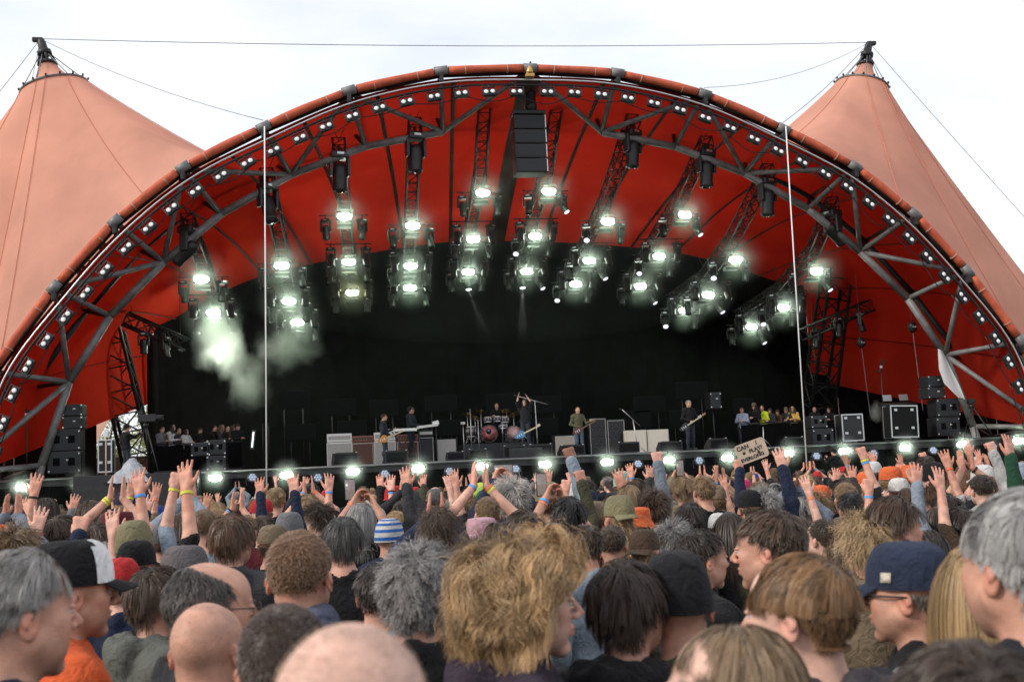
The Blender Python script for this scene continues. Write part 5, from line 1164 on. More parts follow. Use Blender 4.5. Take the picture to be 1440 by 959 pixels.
hero(1428, 672, 2.0, 0.35, 'old', 'medium', (0.36, 0.35, 0.34), 'jacket', (0.014, 0.016, 0.024), 'tall silver-haired man in dark jacket at the right edge', 41, n=11000, skin=0, hk=dict(tone=(0.35, 1.4), L=0.06, side_len=0.03, lift=0.009, fwd=0.5))
hero(1350, 902, 1.3, -0.1, 'male', 'medium', (0.065, 0.042, 0.030), 'jacket', 'black', 'blurred brown head filling the bottom right corner', 42, n=9000, dz=0.0)
hero(1328, 776, 4.51, 0.2, 'male', 'crop', (0.10, 0.06, 0.035), 'jacket', 'grey', 'short brown head between the navy cap and the long blond hair', 43, n=3500)
# odd marks on hats: a white front on the black cap, a small patch on the navy cap, stripes on the beanie
for r_, nm_, c_, box_ in ((p2, 'front_panel', (0.75, 0.75, 0.74), None), (p24, 'patch', (0.62, 0.55, 0.45), 1)):
    cp = [c for c in r_.children if c.name.startswith('cap')][0]
    if box_ is None:
        n_ = 28; sel = [q for q in Q_ [:0]]; V2, Q2 = cap_dome(0.0165, 0.0, 0.119); cen = V2[Q2].mean(1); keep = (cen[:, 1] > SK_C[1] + 0.05) & (cen[:, 2] < SK_C[2] + 0.116)
        o = child(cp, nm_, np_mesh(nm_, V2, Q2[keep], M_CLOTH), c_)
    else:
        b_ = MB().box((-0.004, 0, 0), (0.003, 0.030, 0.026)); o = child(cp, nm_, np_mesh(nm_, np.array(b_.v), np.array(b_.f), M_CLOTH), c_); o.location = (0.0885 , SK_C[1] + 0.040, SK_C[2] + 0.030)
        o.location = (-0.083, SK_C[1] + 0.045, SK_C[2] + 0.028); o.rotation_euler = (0, 0.12, -0.35)
V2, Q2 = cap_dome(0.0175, -0.034, 0.1235, rows=23); be = [c for c in p13.children if c.name.startswith('beanie')][0]
for k in range(1, 20, 5):
    rows_ = [Q2[(r_) * 28:(r_ + 1) * 28] for r_ in range(k, k + 2)]; child(be, 'stripe', np_mesh('stripe', V2, np.vstack(rows_), M_CLOTH), (0.03, 0.13, 0.42))
# people further in, placed where the photo shows a face, hat or raised hand
REG = [(130, 'by the left speaker stack'), (260, 'below the left camera platform'), (440, 'below the left rope'), (600, 'below the keyboards'), (780, 'below the drum kit'), (960, 'below the pale amplifiers'), (1120, 'below the right guitarist'), (1300, 'below the flight case'), (9999, 'by the right edge')]
def region(px):
    for lim, nm in REG:
        if px < lim: return nm
rows_txt = lambda d: 'near' if d < 6 else ('middle' if d < 11 else 'far')
crowd = []                                 # dicts, made into objects further down
def add_mid(px, py, d, **k): crowd.append(dict(px=px, py=py, d=d, fixed=True, **k))
mids = [  # px, py(crown), depth, hat/hair, colour
    (868, 698, 5.6, 'cap', 'khaki'), (838, 706, 6.6, 'cap', 'tan'), (1217, 664, 8.5, 'cap', 'orange'), (1253, 657, 9.0, 'cap', 'orange'), (1278, 655, 9.4, 'cap', 'orange'), (1152, 683, 8.2, 'cap', 'orange'), (1308, 688, 7.6, 'cap', 'orange'),
    (677, 724, 5.6, 'bucket', 'pink'), (678, 680, 9.5, 'beanie', 'lime'), (683, 690, 7.8, 'cap', 'green'), (554, 684, 9.6, 'cap', 'red'), (789, 688, 9.0, 'cap', 'blue'), (803, 680, 8.8, 'cap', 'white'), (822, 690, 8.0, 'cap', 'navy'), (1045, 675, 10.0, 'cap', 'magenta'), (1052, 690, 6.6, 'cap', 'black'),
    (874, 664, 10.5, 'beanie', 'mint'), (131, 760, 5.6, 'bucket', 'white'), (166, 716, 5.8, 'bucket', 'burgundy'), (906, 745, 5.0, 'cap', 'brown'), (527, 715, 6.8, 'cap', 'white'), (1010, 722, 7.0, 'cap', 'white'), (180, 692, 9.5, 'cap', 'navy'), (366, 703, 9.0, 'cap', 'red'), (408, 722, 6.8, 'beanie', 'grey'), (1228, 650, 11.0, 'cap', 'white'), (1262, 673, 8.6, 'cap', 'white'), (1309, 652, 8.4, 'beanie', 'black'), (1380, 655, 8.0, 'cap', 'white'), (1432, 652, 9.0, 'beanie', 'pale blue'), (1000, 675, 10.5, 'beanie', 'white'), (540, 745, 5.2, 'cap', 'yellow'), (945, 735, 5.4, 'curly', 'grey'),
    (65, 697, 8.2, 'bob', 'dark brown'), (45, 717, 7.0, 'baldish', 'brown'), (92, 722, 7.4, 'short', 'dark brown'), (155, 732, 5.8, 'short', 'dark blond'), (260, 735, 7.0, 'curly', 'blond'), (345, 722, 6.8, 'short', 'dark blond'), (388, 684, 9.6, 'short', 'blond'), (432, 694, 8.6, 'medium', 'blond'), (437, 678, 9.8, 'short', 'dark brown'), (612, 682, 9.0, 'baldish', 'grey'), (648, 700, 8.2, 'short', 'dark blond'), (735, 715, 5.2, 'medium', 'dark brown'), (707, 703, 7.2, 'short', 'brown'), (988, 667, 7.6, 'short', 'dark blond'), (1020, 690, 9.0, 'baldish', 'brown'), (1068, 740, 4.6, 'crop', 'brown'), (1140, 694, 7.6, 'wavy', 'blond'), (1155, 726, 5.0, 'crop', 'brown'), (1195, 690, 6.4, 'short', 'black'), (1330, 692, 6.4, 'medium', 'dark brown'), (1318, 708, 6.0, 'bob', 'brown'), (1300, 640, 9.5, 'short', 'dark brown'), (1190, 665, 9.0, 'short', 'dark brown'), (917, 690, 6.8, 'curly', 'brown'), (15, 708, 6.6, 'short', 'dark brown'), (970, 705, 6.0, 'medium', 'dark brown'), (1098, 668, 10.0, 'bob', 'brown'), (760, 690, 9.0, 'long', 'dark brown'), (895, 672, 10.0, 'medium', 'brown'), (1395, 690, 5.0, 'crop', 'brown'), (20, 742, 4.6, 'curly', 'dark blond'), (130, 700, 7.4, 'bob', 'brown'), (655, 738, 5.6, 'short', 'brown'), (700, 730, 5.2, 'bob', 'dark brown'), (800, 716, 6.4, 'bob', 'brown'), (775, 733, 5.0, 'medium', 'dark brown'), (860, 735, 5.2, 'crop', 'brown'), (1110, 695, 8.0, 'short', 'black'), (820, 735, 4.8, 'short', 'brown'), (1025, 715, 6.0, 'long', 'dark brown'), (1180, 722, 5.0, 'long', 'brown'), (1300, 740, 4.6, 'bob', 'dark brown'), (150, 760, 5.0, 'short', 'grey')]
mids = [(a, b, round(d * 1.25, 2), k, c) for a, b, d, k, c in mids if (k, c) != ('cap', 'yellow')]
for (px, py, d, k, c) in mids: add_mid(px, py, d, style=k, col=c, pose='down')
hands = [  # tip of a raised hand: px, py, depth, pose, sleeve colour or None for a bare arm
    (283, 641, 6.2, 'one_up', None), (209, 651, 7.0, 'one_up', None), (236, 664, 7.6, 'fist_up', None), (77, 658, 8.6, 'one_up', None), (142, 669, 8.6, 'clap', None), (183, 668, 10, 'one_up', None), (158, 707, 6.0, 'one_up', None), (123, 720, 5.2, 'fist_up', 'navy'), (262, 675, 9, 'clap', None), (353, 664, 10, 'one_up', 'navy'), (405, 661, 9, 'one_up', 'navy'), (465, 660, 10, 'one_up', None), (492, 684, 8.2, 'phone', None), (575, 650, 8.5, 'one_up', 'charcoal'), (560, 668, 11, 'clap', None), (635, 655, 10, 'one_up', None), (655, 650, 8.2, 'clap', None), (708, 656, 8.8, 'phone', 'navy'), (690, 660, 11, 'fist_up', None), (762, 677, 7.6, 'phone', None), (828, 628, 8.4, 'fist_up', 'pale blue'), (895, 632, 8.8, 'fist_up', 'pale blue'), (868, 652, 8.6, 'one_up', None), (818, 662, 8.2, 'fist_up', 'olive'), (803, 672, 9, 'fist_up', None), (732, 668, 12, 'one_up', None), (932, 658, 10, 'one_up', None), (956, 655, 11, 'phone', None), (652, 705, 6.0, 'one_up', None), (595, 692, 7.0, 'clap', None), (520, 660, 12, 'one_up', None), (548, 662, 11, 'both_up', None), (1078, 624, 8.6, 'one_up', 'navy'), (1107, 627, 9.2, 'one_up', 'navy'), (1065, 640, 10, 'fist_up', None), (1132, 662, 8.4, 'one_up', None), (1185, 652, 10, 'both_up', None), (1100, 660, 9.2, 'clap', None), (1222, 672, 7.6, 'fist_up', None), (1285, 645, 7.4, 'one_up', 'pale blue'), (1326, 648, 7.2, 'one_up', None), (1360, 655, 8.2, 'one_up', 'black'), (1330, 623, 9.4, 'one_up', None), (1367, 628, 9.6, 'clap', None), (1402, 607, 7.8, 'one_up', 'green'), (1424, 604, 8.4, 'one_up', 'green'), (1408, 622, 9.4, 'fist_up', None), (1437, 614, 8.0, 'one_up', None), (20, 690, 9, 'one_up', None), (10, 692, 8, 'clap', None), (60, 702, 6.6, 'one_up', None), (110, 690, 10, 'one_up', None), (300, 688, 11, 'one_up', None), (330, 690, 10, 'clap', None), (1010, 664, 11, 'one_up', None), (1165, 655, 11, 'one_up', None), (1250, 650, 12, 'clap', None), (990, 658, 12, 'clap', None), (880, 648, 13, 'one_up', None), (600, 662, 13, 'both_up', None), (775, 655, 12, 'one_up', None), (448, 668, 12, 'clap', None), (215, 690, 9, 'one_up', None), (372, 758, 4.4, 'fist_up', 'navy')]
TIP = {'one_up': (0.235, 0.165, 2.10), 'fist_up': (0.20, 0.16, 2.00), 'clap': (0.0, 0.24, 1.995), 'both_up': (0.30, 0.14, 2.08), 'phone': (0.0, 0.32, 1.86)}
for (px, py, d, pose, slv) in hands:
    tip = at_depth(px, py, d); s = max(0.90, min(1.10, tip[2] / TIP[pose][2])); d2 = d
    for _ in range(30):                    # slide along the sight line until the reach is believable
        tip = at_depth(px, py, d2); s = tip[2] / TIP[pose][2]
        if s > 1.10: d2 *= 0.96
        elif s < 0.90: d2 *= 1.04
        else: break
    mir = random.random() < 0.5; tl = np.array(TIP[pose]) * s; rz = random.uniform(-0.25, 0.15); R = rotz_(rz)
    if mir: tl = tl * (-1, 1, 1)
    loc = tip - R @ tl; loc[2] = 0
    crown = loc + np.array((0, 0, 1.75 * s)); v = crown - CAM; dz_ = v @ _f; cx, cy_ = 720 + F_PX * (v @ _r) / dz_, 479.5 - F_PX * (v @ _u) / dz_
    crowd.append(dict(px=cx, py=cy_, d=dz_, fixed=True, pose=pose, sleeve=slv, mirror=mir, rz=rz, loc=loc, h=1.75 * s, style=None, col=None))
# everybody else: scattered over the field, kept only where the camera can see a head or hand
Wm, Hm = 720, 480; vis_mask = np.zeros((Hm, Wm), bool); yy_, xx_ = np.mgrid[0:Hm, 0:Wm]
def proj(P): v = np.asarray(P) - CAM; z = v @ _f; return 720 + F_PX * (v @ _r) / z, 479.5 - F_PX * (v @ _u) / z, z
cand = list(crowd); tk = [tuple(t) for t in taken]
for c in cand:
    if 'loc' not in c: c['loc'], z = stand(c['px'], c['py'], c['d']); c['h'] = min(1.98, max(1.52, z - 0.02))
    tk.append(tuple(c['loc'][:2]))
tk = np.array(tk); r2 = np.random.default_rng(5); extra = []
for _ in range(26000):
    y = CAM[1] + 7.6 + (r2.random() ** 0.8) * 29.5; dd = y - CAM[1]; x = CAM[0] + 0.163 * dd + (r2.random() * 2 - 1) * (dd * 0.52 + 0.5)
    if y > -5.2: continue
    gap = 0.38 + 0.002 * dd
    if np.min((tk[:, 0] - x) ** 2 + (tk[:, 1] - y) ** 2) < gap * gap: continue
    tk = np.vstack([tk, (x, y)]); h = float(np.clip(r2.normal(1.715, 0.075), 1.53, 1.92)); loc = np.array((x, y, 0.0)); px, py, d = proj(loc + (0, 0, h))
    pose = r2.choice(['down', 'one_up', 'fist_up', 'clap', 'both_up', 'phone'], p=[0.91, 0.03, 0.015, 0.025, 0.01, 0.01])
    if d < 9 and pose != 'down': pose = 'down'
    extra.append(dict(px=px, py=py, d=d, fixed=False, pose=str(pose), loc=loc, h=h, style=None, col=None))
allp = sorted(cand + extra, key=lambda c: c['d'])
def disc(px, py, rx, ry): return ((xx_ - px / 2) / max(0.6, rx / 2)) ** 2 + ((yy_ - py / 2) / max(0.6, ry / 2)) ** 2 < 1
for (d, px, py, r_) in sorted(sil):
    pass
events = [(d, 'h', (px, py, r_)) for d, px, py, r_ in sil] + [(c['d'], 'c', c) for c in allp]; keepers = []
for d, k, c in sorted(events, key=lambda e: e[0]):
    if k == 'h':
        px, py, r_ = c; m_ = disc(px, py + r_ * 1.35, r_ * 0.95, r_ * 1.4); b_ = (np.abs(xx_ - px / 2) < r_ * 1.25) & (yy_ > (py + 3.2 * r_) / 2); vis_mask |= m_ | b_; continue
    r_ = 0.082 * F_PX / d; hd = disc(c['px'], c['py'] + r_ * 1.35, r_ * 0.95, r_ * 1.35); tot = hd.sum()
    if c['px'] < -60 or c['px'] > 1500: continue
    seen = (hd & ~vis_mask).sum() / max(1, tot); hand_px = None; add = hd
    if c['pose'] != 'down':
        s = c['h'] / 1.75; hx = c['px'] + (0.22 if not c.get('mirror') else -0.22) * F_PX / d * (0 if c['pose'] in ('clap', 'phone') else 1); hy = c['py'] - (TIP[c['pose']][2] - 1.75) * s * F_PX / d
        am = (np.abs(xx_ - hx / 2) < 0.045 * F_PX / d / 2) & (yy_ > hy / 2) & (yy_ < c['py'] / 2 + r_); seen = max(seen, (am & ~vis_mask).sum() / max(1, am.sum()) * 0.9); add = hd | am
    inside = 0 < c['px'] < 1440
    if (seen > 0.14 and tot > 0) or (c['fixed'] and seen > 0.03):
        c['seen'] = seen * tot; keepers.append(c)
        vis_mask |= add | ((np.abs(xx_ - c['px'] / 2) < r_ * 1.15) & (yy_ > (c['py'] + 3.3 * r_) / 2))
print('CROWD', len(keepers), 'kept of', len(allp))
singles = sorted(keepers, key=lambda c: (not c['fixed'], -c['seen']))[:290 - len(sil) + 8]
rest = [c for c in keepers if not any(c is s for s in singles)]
shc_pool = ['black', 'charcoal', 'navy', 'black', 'grey', 'olive', 'black', 'charcoal', 'burgundy', 'navy', 'white', 'tan', 'brown', 'black', 'black', 'charcoal', 'pale blue', 'plum', 'green', 'blue']
hs_pool = ['short', 'medium', 'crop', 'bob', 'long', 'curly', 'baldish', 'buzz', 'fringe', 'swept', 'tail']; hs_p = [.20, .15, .13, .1, .1, .07, .06, .04, .06, .05, .04]
hc_pool = ['brown', 'dark brown', 'dark blond', 'blond', 'black', 'grey', 'ginger', 'white']; hc_p = [.30, .23, .17, .11, .07, .07, .03, .02]
ptxt = {'down': '', 'one_up': ', open hand raised', 'fist_up': ' raising a fist', 'clap': ' clapping overhead', 'both_up': ', both hands raised', 'phone': ', phone held up'}
stxt = {'crop': 'cropped', 'short': 'short', 'medium': 'tousled', 'bob': 'chin-length', 'long': 'long', 'curly': 'curly', 'baldish': 'balding', 'buzz': 'shaven', 'fringe': 'mop-top', 'swept': 'swept-back', 'tail': 'ponytailed', 'wavy': 'wavy', 'curlybald': 'curly'}
ME_PHONE = np_mesh('p', *(lambda b: (np.array(b.v), np.array(b.f)))(MB().box((0, 0, 0), (0.155, 0.009, 0.075))), mat('phone_case', (0.02, 0.02, 0.022), 0.3))
ME_SCREEN = np_mesh('s', *(lambda b: (np.array(b.v), np.array(b.f)))(MB().box((0, 0, 0), (0.143, 0.002, 0.068))), mat('phone_screen', (0.05, 0.05, 0.05), 0.15, emit=(0.75, 0.6, 0.55), estr=0.16, noise=0.8, nscale=30))
base_labels = {}
for c in singles:
    pose = c['pose']; style = c['style']; col = c['col']; hat = None; hat_c = None
    if style in ('cap', 'bucket', 'beanie'): hat, hatn, style = style, col, str(r2.choice(['short', 'crop', 'bob'])); hc = str(r2.choice(hc_pool[:4])); hat_c = CLO[hatn]
    elif style is None:
        style = str(r2.choice(hs_pool, p=hs_p)); hc = str(r2.choice(hc_pool, p=hc_p)); q = r2.random()
        if q < 0.13: hat = 'cap'
        elif q < 0.17: hat = str(r2.choice(['beanie', 'bucket']))
        if hat: hatn = str(r2.choice(['black', 'navy', 'white', 'grey', 'olive', 'tan', 'red', 'charcoal', 'khaki', 'blue', 'orange'])); hat_c = CLO[hatn]; style = 'short' if style not in ('long', 'bob') else style
    else: hc = col
    slv = c.get('sleeve'); sty = 'jacket' if (slv or (pose == 'down' and r2.random() < 0.55)) else 'tee'; shn = slv or str(r2.choice(shc_pool)); sl = 1.0 if sty == 'jacket' else 0.45
    if not slv and pose != 'down': sty, sl = ('tee', 0.45) if r2.random() < 0.72 else ('jacket', 1.0)
    rz = c.get('rz', float(r2.normal(-0.05, 0.35 if pose == 'down' else 0.12)))
    if pose == 'down' and r2.random() < 0.12: rz += float(r2.choice([-1.1, 1.1]))
    look = ('%s %s%s' % (hatn, {'cap': 'cap', 'beanie': 'beanie', 'bucket': 'bucket hat'}[hat], '')) if hat else ('%s %s hair' % (stxt[style], hc) if style not in ('buzz', 'baldish') else stxt[style] + ' ' + hc + ' head')
    lb = '%s%s, %s' % (look, ptxt[pose], region(c['px'])); c['lb'] = lb; c['row'] = rows_txt(c['d'])
    band = None
    if pose != 'down' and sl < 0.5:
        bc = [(0.85, 0.17, 0.05), (0.9, 0.25, 0.12), (0.10, 0.35, 0.75), (0.75, 0.7, 0.1), (0.03, 0.03, 0.03)]; B_ = BAND[pose]; band = []
        if r2.random() < 0.75: band.append((B_[0], bc[int(r2.integers(0, 5))]))
        if r2.random() < 0.3: band.append((B_[1], bc[int(r2.integers(0, 4))]))
        if pose in ('clap', 'both_up') and r2.random() < 0.4: band.append((B_[2], bc[int(r2.integers(0, 3))]))
    mir = c.get('mirror', bool(r2.random() < 0.5)); hm = CH[style] if not hat else CHU['long' if style in ('long', 'bob') else 'short']
    hb = HAIRC[hc]; hcv = tuple(float(np.clip(v * r2.uniform(0.75, 1.3), 0, 0.9)) for v in hb) if False else tuple(np.array(hb) * float(r2.uniform(0.75, 1.3)))
    o = person(c['loc'], c['h'], rz, pose, BODY[(pose, 'male', False)], SHIRT[(pose, sl, sty)], tuple(np.array(CLO[shn]) * float(r2.uniform(0.7, 1.2))), hm, hcv, tuple(np.array(SKIN[int(r2.choice(6, p=[.24, .24, .2, .2, .1, .02]))]) * float(r2.uniform(0.9, 1.1))), lb, 'people standing in the crowd', hat, hat_c, None, bool(hat == 'cap' and r2.random() < 0.2), trou_c=(0.03, 0.035, 0.06), band=band, mirror=mir, shirt_name='jacket' if sty == 'jacket' else 'shirt')
    if pose != 'down': o.rotation_euler[1] = float(r2.normal(0, 0.035)); o.rotation_euler[0] = float(r2.normal(0, 0.03))
    c['o'] = o; base_labels.setdefault(lb, []).append(c)
    if pose == 'phone':
        R = rotz_(rz); s = c['h'] / 1.75; pp = c['loc'] + R @ (np.array((0, 0.335, 1.84)) * s); t = thing('phone', 'black phone held up over the crowd %s, %s' % (region(c['px']), c['row']), 'phone', pp, rz, 'phones held up in the crowd'); up_ = r2.random() < 0.6
        k1 = child(t, 'case', ME_PHONE); k2 = child(t, 'screen', ME_SCREEN); k2.location = (0, -0.0055, 0)
        t.rotation_euler = (math.radians(-8), math.pi / 2 if up_ else 0.0, rz); c['phone'] = t
for lb, cs in base_labels.items():
    if len(cs) == 1: continue
    cs.sort(key=lambda c: c['px']); n = len(cs)
    for i, c in enumerate(cs): c['o']['label'] = lb + ', ' + ordw(i, n)
ph_ = [c for c in singles if 'phone' in c]; ph_.sort(key=lambda c: c['px'])
for i, c in enumerate(ph_): c['phone']['label'] = 'black phone held up over the crowd, %s of %s' % (ordw(i, len(ph_)), NUM[min(len(ph_), 24)])
# the rest of the field, too small to tell apart, as one mass
if rest:
    low = {}
    def low_person():
        f = Field(axis_pts([(-0.3, 0.3, 0.03)]), axis_pts([(-0.2, 0.2, 0.03)]), axis_pts([(0.0, 1.3, 0.13), (1.3, 1.78, 0.022)])); head_prims(f, 'male'); torso_prims(f, 0, 0.01)
        for a in POSES['down']: arm_prims(f, a, 0.012)
        leg_prims(f, 0.01); return f.mesh()
    LV, LQ = low_person(); VV, QQ, CC = [], [], []
    for i, c in enumerate(rest):
        s = c['h'] / 1.75; R = rotz_(float(r2.normal(0, 0.4))); V2 = (LV * s) @ R.T + c['loc']; VV.append(V2); QQ.append(LQ + i * len(LV))
        hc = np.array(HAIRC[str(r2.choice(hc_pool, p=hc_p))]); cc = np.array(CLO[str(r2.choice(shc_pool))]); sk_ = np.array(SKIN[int(r2.integers(0, 5))])
        head = LV[:, 2] > 1.50; hair_ = head & ((LV[:, 2] > HZ + 0.07) | ((LV[:, 1] < 0.0) & (LV[:, 2] > HZ - 0.05))); CC.append(np.where(hair_[:, None], hc, np.where(head[:, None], sk_, cc)))
    me = np_mesh('far_crowd', np.vstack(VV), np.vstack(QQ), None); ca = me.color_attributes.new('tint', 'FLOAT_COLOR', 'POINT'); ca.data.foreach_set('color', np.hstack([np.vstack(CC), np.ones((sum(len(v) for v in VV), 1))]).astype(np.float32).ravel())
    mm = bpy.data.materials.new('crowd_mass'); mm.use_nodes = True; aa = N(mm.node_tree, 'ShaderNodeAttribute', attribute_name='tint'); mm.node_tree.links.new(aa.outputs['Color'], mm.node_tree.nodes['Principled BSDF'].inputs['Base Color']); mm.node_tree.nodes['Principled BSDF'].inputs['Roughness'].default_value = 0.8
    me.materials.append(mm); o = link('far_crowd', me); tag(o, 'far packed part of the audience filling in towards the stage', 'crowd', kind='stuff')
# ------------------------------------------------------------------ gear on the stage
def span(x0, x1, yt, y):
    xm_ = (x0 + x1) / 2; c = at(xm_, yt, y); w = (x1 - x0) * (c - CAM) @ _f / F_PX; return c[0], c[2], w
m_tolex_w = mat('tolex_white', (0.80, 0.78, 0.74), 0.7, noise=0.1, nscale=60); m_tolex_b = mat('tolex_brown', (0.24, 0.10, 0.07), 0.7, noise=0.15, nscale=60)
m_cloth_g = mat('grille_grey', (0.42, 0.40, 0.37), 0.9, noise=0.15, nscale=80); m_cloth_br = mat('grille_brown', (0.12, 0.06, 0.045), 0.9, noise=0.2, nscale=80); m_beige = mat('tolex_beige', (0.78, 0.70, 0.58), 0.75, noise=0.12, nscale=40)
m_cone = mat('speaker_cone', (0.05, 0.05, 0.055), 0.5); m_trim = mat('trim_pale', (0.62, 0.60, 0.56), 0.5)
def amp(x0, x1, yt, ys, y, body, grille, label, cones=None):
    x, z, w = span(x0, x1, yt, y); w *= 0.985; zs = at((x0 + x1) / 2, ys, y)[2] if ys else z; t = thing('amplifier', label, 'amplifier', (x, y, DECK)); o = (x, y, DECK)
    hC = zs - DECK
    cb = MB().box((x, y, DECK + hC / 2), (w, 0.36, hC - 0.01), bev=0.02).build('cabinet', body, t, o)
    MB().box((x, y - 0.185, DECK + hC / 2), (w - 0.10, 0.02, hC - 0.12)).build('grille', grille, cb, o)
    for sx in (-1, 1): MB().box((x + sx * (w / 2 - 0.035), y - 0.19, DECK + hC / 2), (0.018, 0.016, hC - 0.08)).build('piping', m_trim, cb, o)
    for zz in (DECK + 0.045, DECK + hC - 0.05): MB().box((x, y - 0.19, zz), (w - 0.06, 0.016, 0.018)).build('piping', m_trim, cb, o)
    if cones:
        nx, nz_ = cones
        for a in range(nx):
            for b in range(nz_):
                r_ = min((w - 0.12) / nx, (hC - 0.12) / nz_) * 0.44; c = (x + ((a + 0.5) / nx - 0.5) * (w - 0.12), y - 0.19, DECK + 0.06 + (b + 0.5) / nz_ * (hC - 0.12))
                MB().lathe([(r_, 0), (r_ * 0.95, -0.02), (r_ * 0.85, -0.005), (r_ * 0.35, 0.02), (r_ * 0.3, 0.0), (0.0, -0.015)], c, 'y', 16).build('speaker', m_cone, cb, o)
    if ys:
        hd = MB().box((x, y, (zs + z) / 2 + 0.01), (w * 0.97, 0.30, z - zs - 0.02), bev=0.02).build('amp_head', body, t, o)
        MB().box((x, y - 0.155, (zs + z) / 2 + 0.01), (w * 0.86, 0.012, (z - zs) * 0.45)).build('control_panel', grille if body is not m_plastic else m_trim, hd, o)
        for k in range(5): MB().lathe([(0.014, 0), (0.012, -0.02), (0, -0.021)], (x - w * 0.3 + k * w * 0.12, y - 0.162, zs + (z - zs) * 0.4), 'y', 8).build('knob', m_trim, hd, o)
        MB().tube([(x - w * 0.15, y, z), (x - w * 0.1, y, z + 0.03), (x + w * 0.1, y, z + 0.03), (x + w * 0.15, y, z)], 0.012, 5).build('handle', m_plastic, hd, o)
    return t
YA = 3.6
amp(459, 495, 610, 622, YA, m_tolex_w, m_cloth_g, 'white amplifier head and cabinet, leftmost of the amplifier row')
amp(494, 525, 613, 622, YA, m_tolex_b, m_cloth_br, 'brown amplifier head and cabinet beside the leftmost white one')
amp(525, 556, 608, 620, YA, m_tolex_w, m_cloth_g, 'white amplifier head and cabinet behind the left guitarist')
amp(557, 588, 611, 620, YA, m_tolex_b, m_cloth_br, 'brown amplifier head and cabinet right of the left guitarist')
amp(588, 609, 605, 614, YA, m_plastic, m_grill, 'narrow black amplifier head and cabinet under the keyboards')
amp(612, 641, 617, None, YA + 0.4, m_plastic, m_cloth_g, 'single black cabinet with grey grille left of the drums')
amp(778, 809, 612, None, YA, m_plastic, mat('grille_beige', (0.42, 0.37, 0.31), 0.9, noise=0.15, nscale=60), 'single cabinet with beige grille behind the guitarist in olive jacket')
amp(826, 851, 588, None, YA + 0.6, m_plastic, m_plastic, 'tall black bass cabinet of eight speakers, left of two', (2, 4))
amp(851, 877, 590, None, YA + 0.6, m_plastic, m_plastic, 'tall black bass cabinet of eight speakers, right of two', (2, 4))
amp(877, 908, 605, None, YA, m_beige, m_beige, 'cream speaker cabinet with plain front, left of two')
amp(908, 939, 604, None, YA, m_beige, m_beige, 'cream speaker cabinet with plain front, right of two')
# floor wedges
def wedge(x0, x1, yt, y, label, face=0.0):
    x, z, w = span(x0, x1, yt, y); h = max(0.34, min(0.52, z - DECK)); t = thing('monitor_wedge', label, 'monitor', (x, y, DECK), face, 'floor monitors along the stage front')
    d_ = 0.55; poly = [(d_ / 2, 0.02), (d_ / 2, h), (d_ / 2 - 0.16, h), (-d_ / 2, 0.14), (-d_ / 2, 0.02)]
    poly = [(-p[0], p[1]) for p in poly][::-1]       # back towards the audience
    MB().prism(poly, -w / 2, w / 2, 'yz').build('cabinet', m_plastic, t)
    MB().prism([(-d_ / 2 - 0.012, 0.06), (-d_ / 2 - 0.012, h - 0.05), (-d_ / 2 - 0.002, h - 0.05), (-d_ / 2 - 0.002, 0.06)], -w / 2 + 0.05, w / 2 - 0.05, 'yz').build('rear_panel', m_charc, t)
    for sx in (-1, 1): MB().box((sx * (w / 2 - 0.06), -d_ / 2 + 0.05, h + 0.015), (0.06, 0.06, 0.03), bev=0.008).build('corner', m_silver, t)
    MB().tube([(-w / 2 + 0.09, -d_ / 2 + 0.05, h + 0.012), (w / 2 - 0.09, -d_ / 2 + 0.05, h + 0.012)], 0.009, 5).build('bar_handle', m_dsteel, t)
ws = [(467, 502, 637, 0.6), (541, 573, 634, 0.6), (627, 652, 640, 1.0), (656, 683, 632, 1.2), (706, 738, 627, 0.8), (742, 775, 625, 0.8), (785, 820, 626, 0.9), (866, 897, 622, 0.7), (924, 957, 621, 0.7), (992, 1020, 617, 0.7), (1100, 1128, 625, 0.7)]
for i, (a, b, yt, y) in enumerate(ws): wedge(a, b, yt, y, 'black floor monitor wedge on the stage lip, %s of eleven' % ordw(i, len(ws)), 0.0 if i % 3 else 0.12)
# dark video panels hanging behind the band
pan = [(390, 435, 550, 575), (400, 444, 596, 620), (458, 500, 561, 585), (474, 516, 591, 612), (520, 560, 562, 586), (597, 643, 556, 579), (611, 650, 590, 612), (683, 732, 553, 582), (735, 790, 557, 580), (740, 786, 588, 612), (890, 935, 557, 580), (877, 916, 577, 602), (949, 996, 537, 561), (940, 984, 576, 601), (366, 380, 572, 596), (1030, 1060, 560, 582)]
for i, (a, b, yt, yb) in enumerate(pan):
    y = 9.5; p, q = at(a, yt, y), at(b, yb, y); w, h = q[0] - p[0], abs(p[2] - at(a, yb, y)[2]); c = np.array(((p[0] + q[0]) / 2, y, (p[2] + q[2]) / 2)); t = thing('video_panel', 'dark grey video panel behind the band, %s of sixteen' % ordw(sorted(range(len(pan)), key=lambda k: pan[k][0]).index(i), len(pan)), 'panel', (c[0], y, DECK), 0, 'dark panels behind the band')
    o = np.array((c[0], y, DECK)); MB().box(c, (w, 0.10, h), bev=0.01).build('screen', m_charc, t, o); MB().box(c + (0, -0.055, 0), (w - 0.06, 0.012, h - 0.06)).build('face', mat('panel_face', (0.005, 0.005, 0.006), 0.8, spec=0.15), t, o)
    for sx in (-1, 1): MB().tube([c + (sx * w * 0.3, 0.08, h * 0.3), (c[0] + sx * w * 0.3, y + 0.08, DECK)], 0.03, 5).build('post', m_dsteel, t, o)
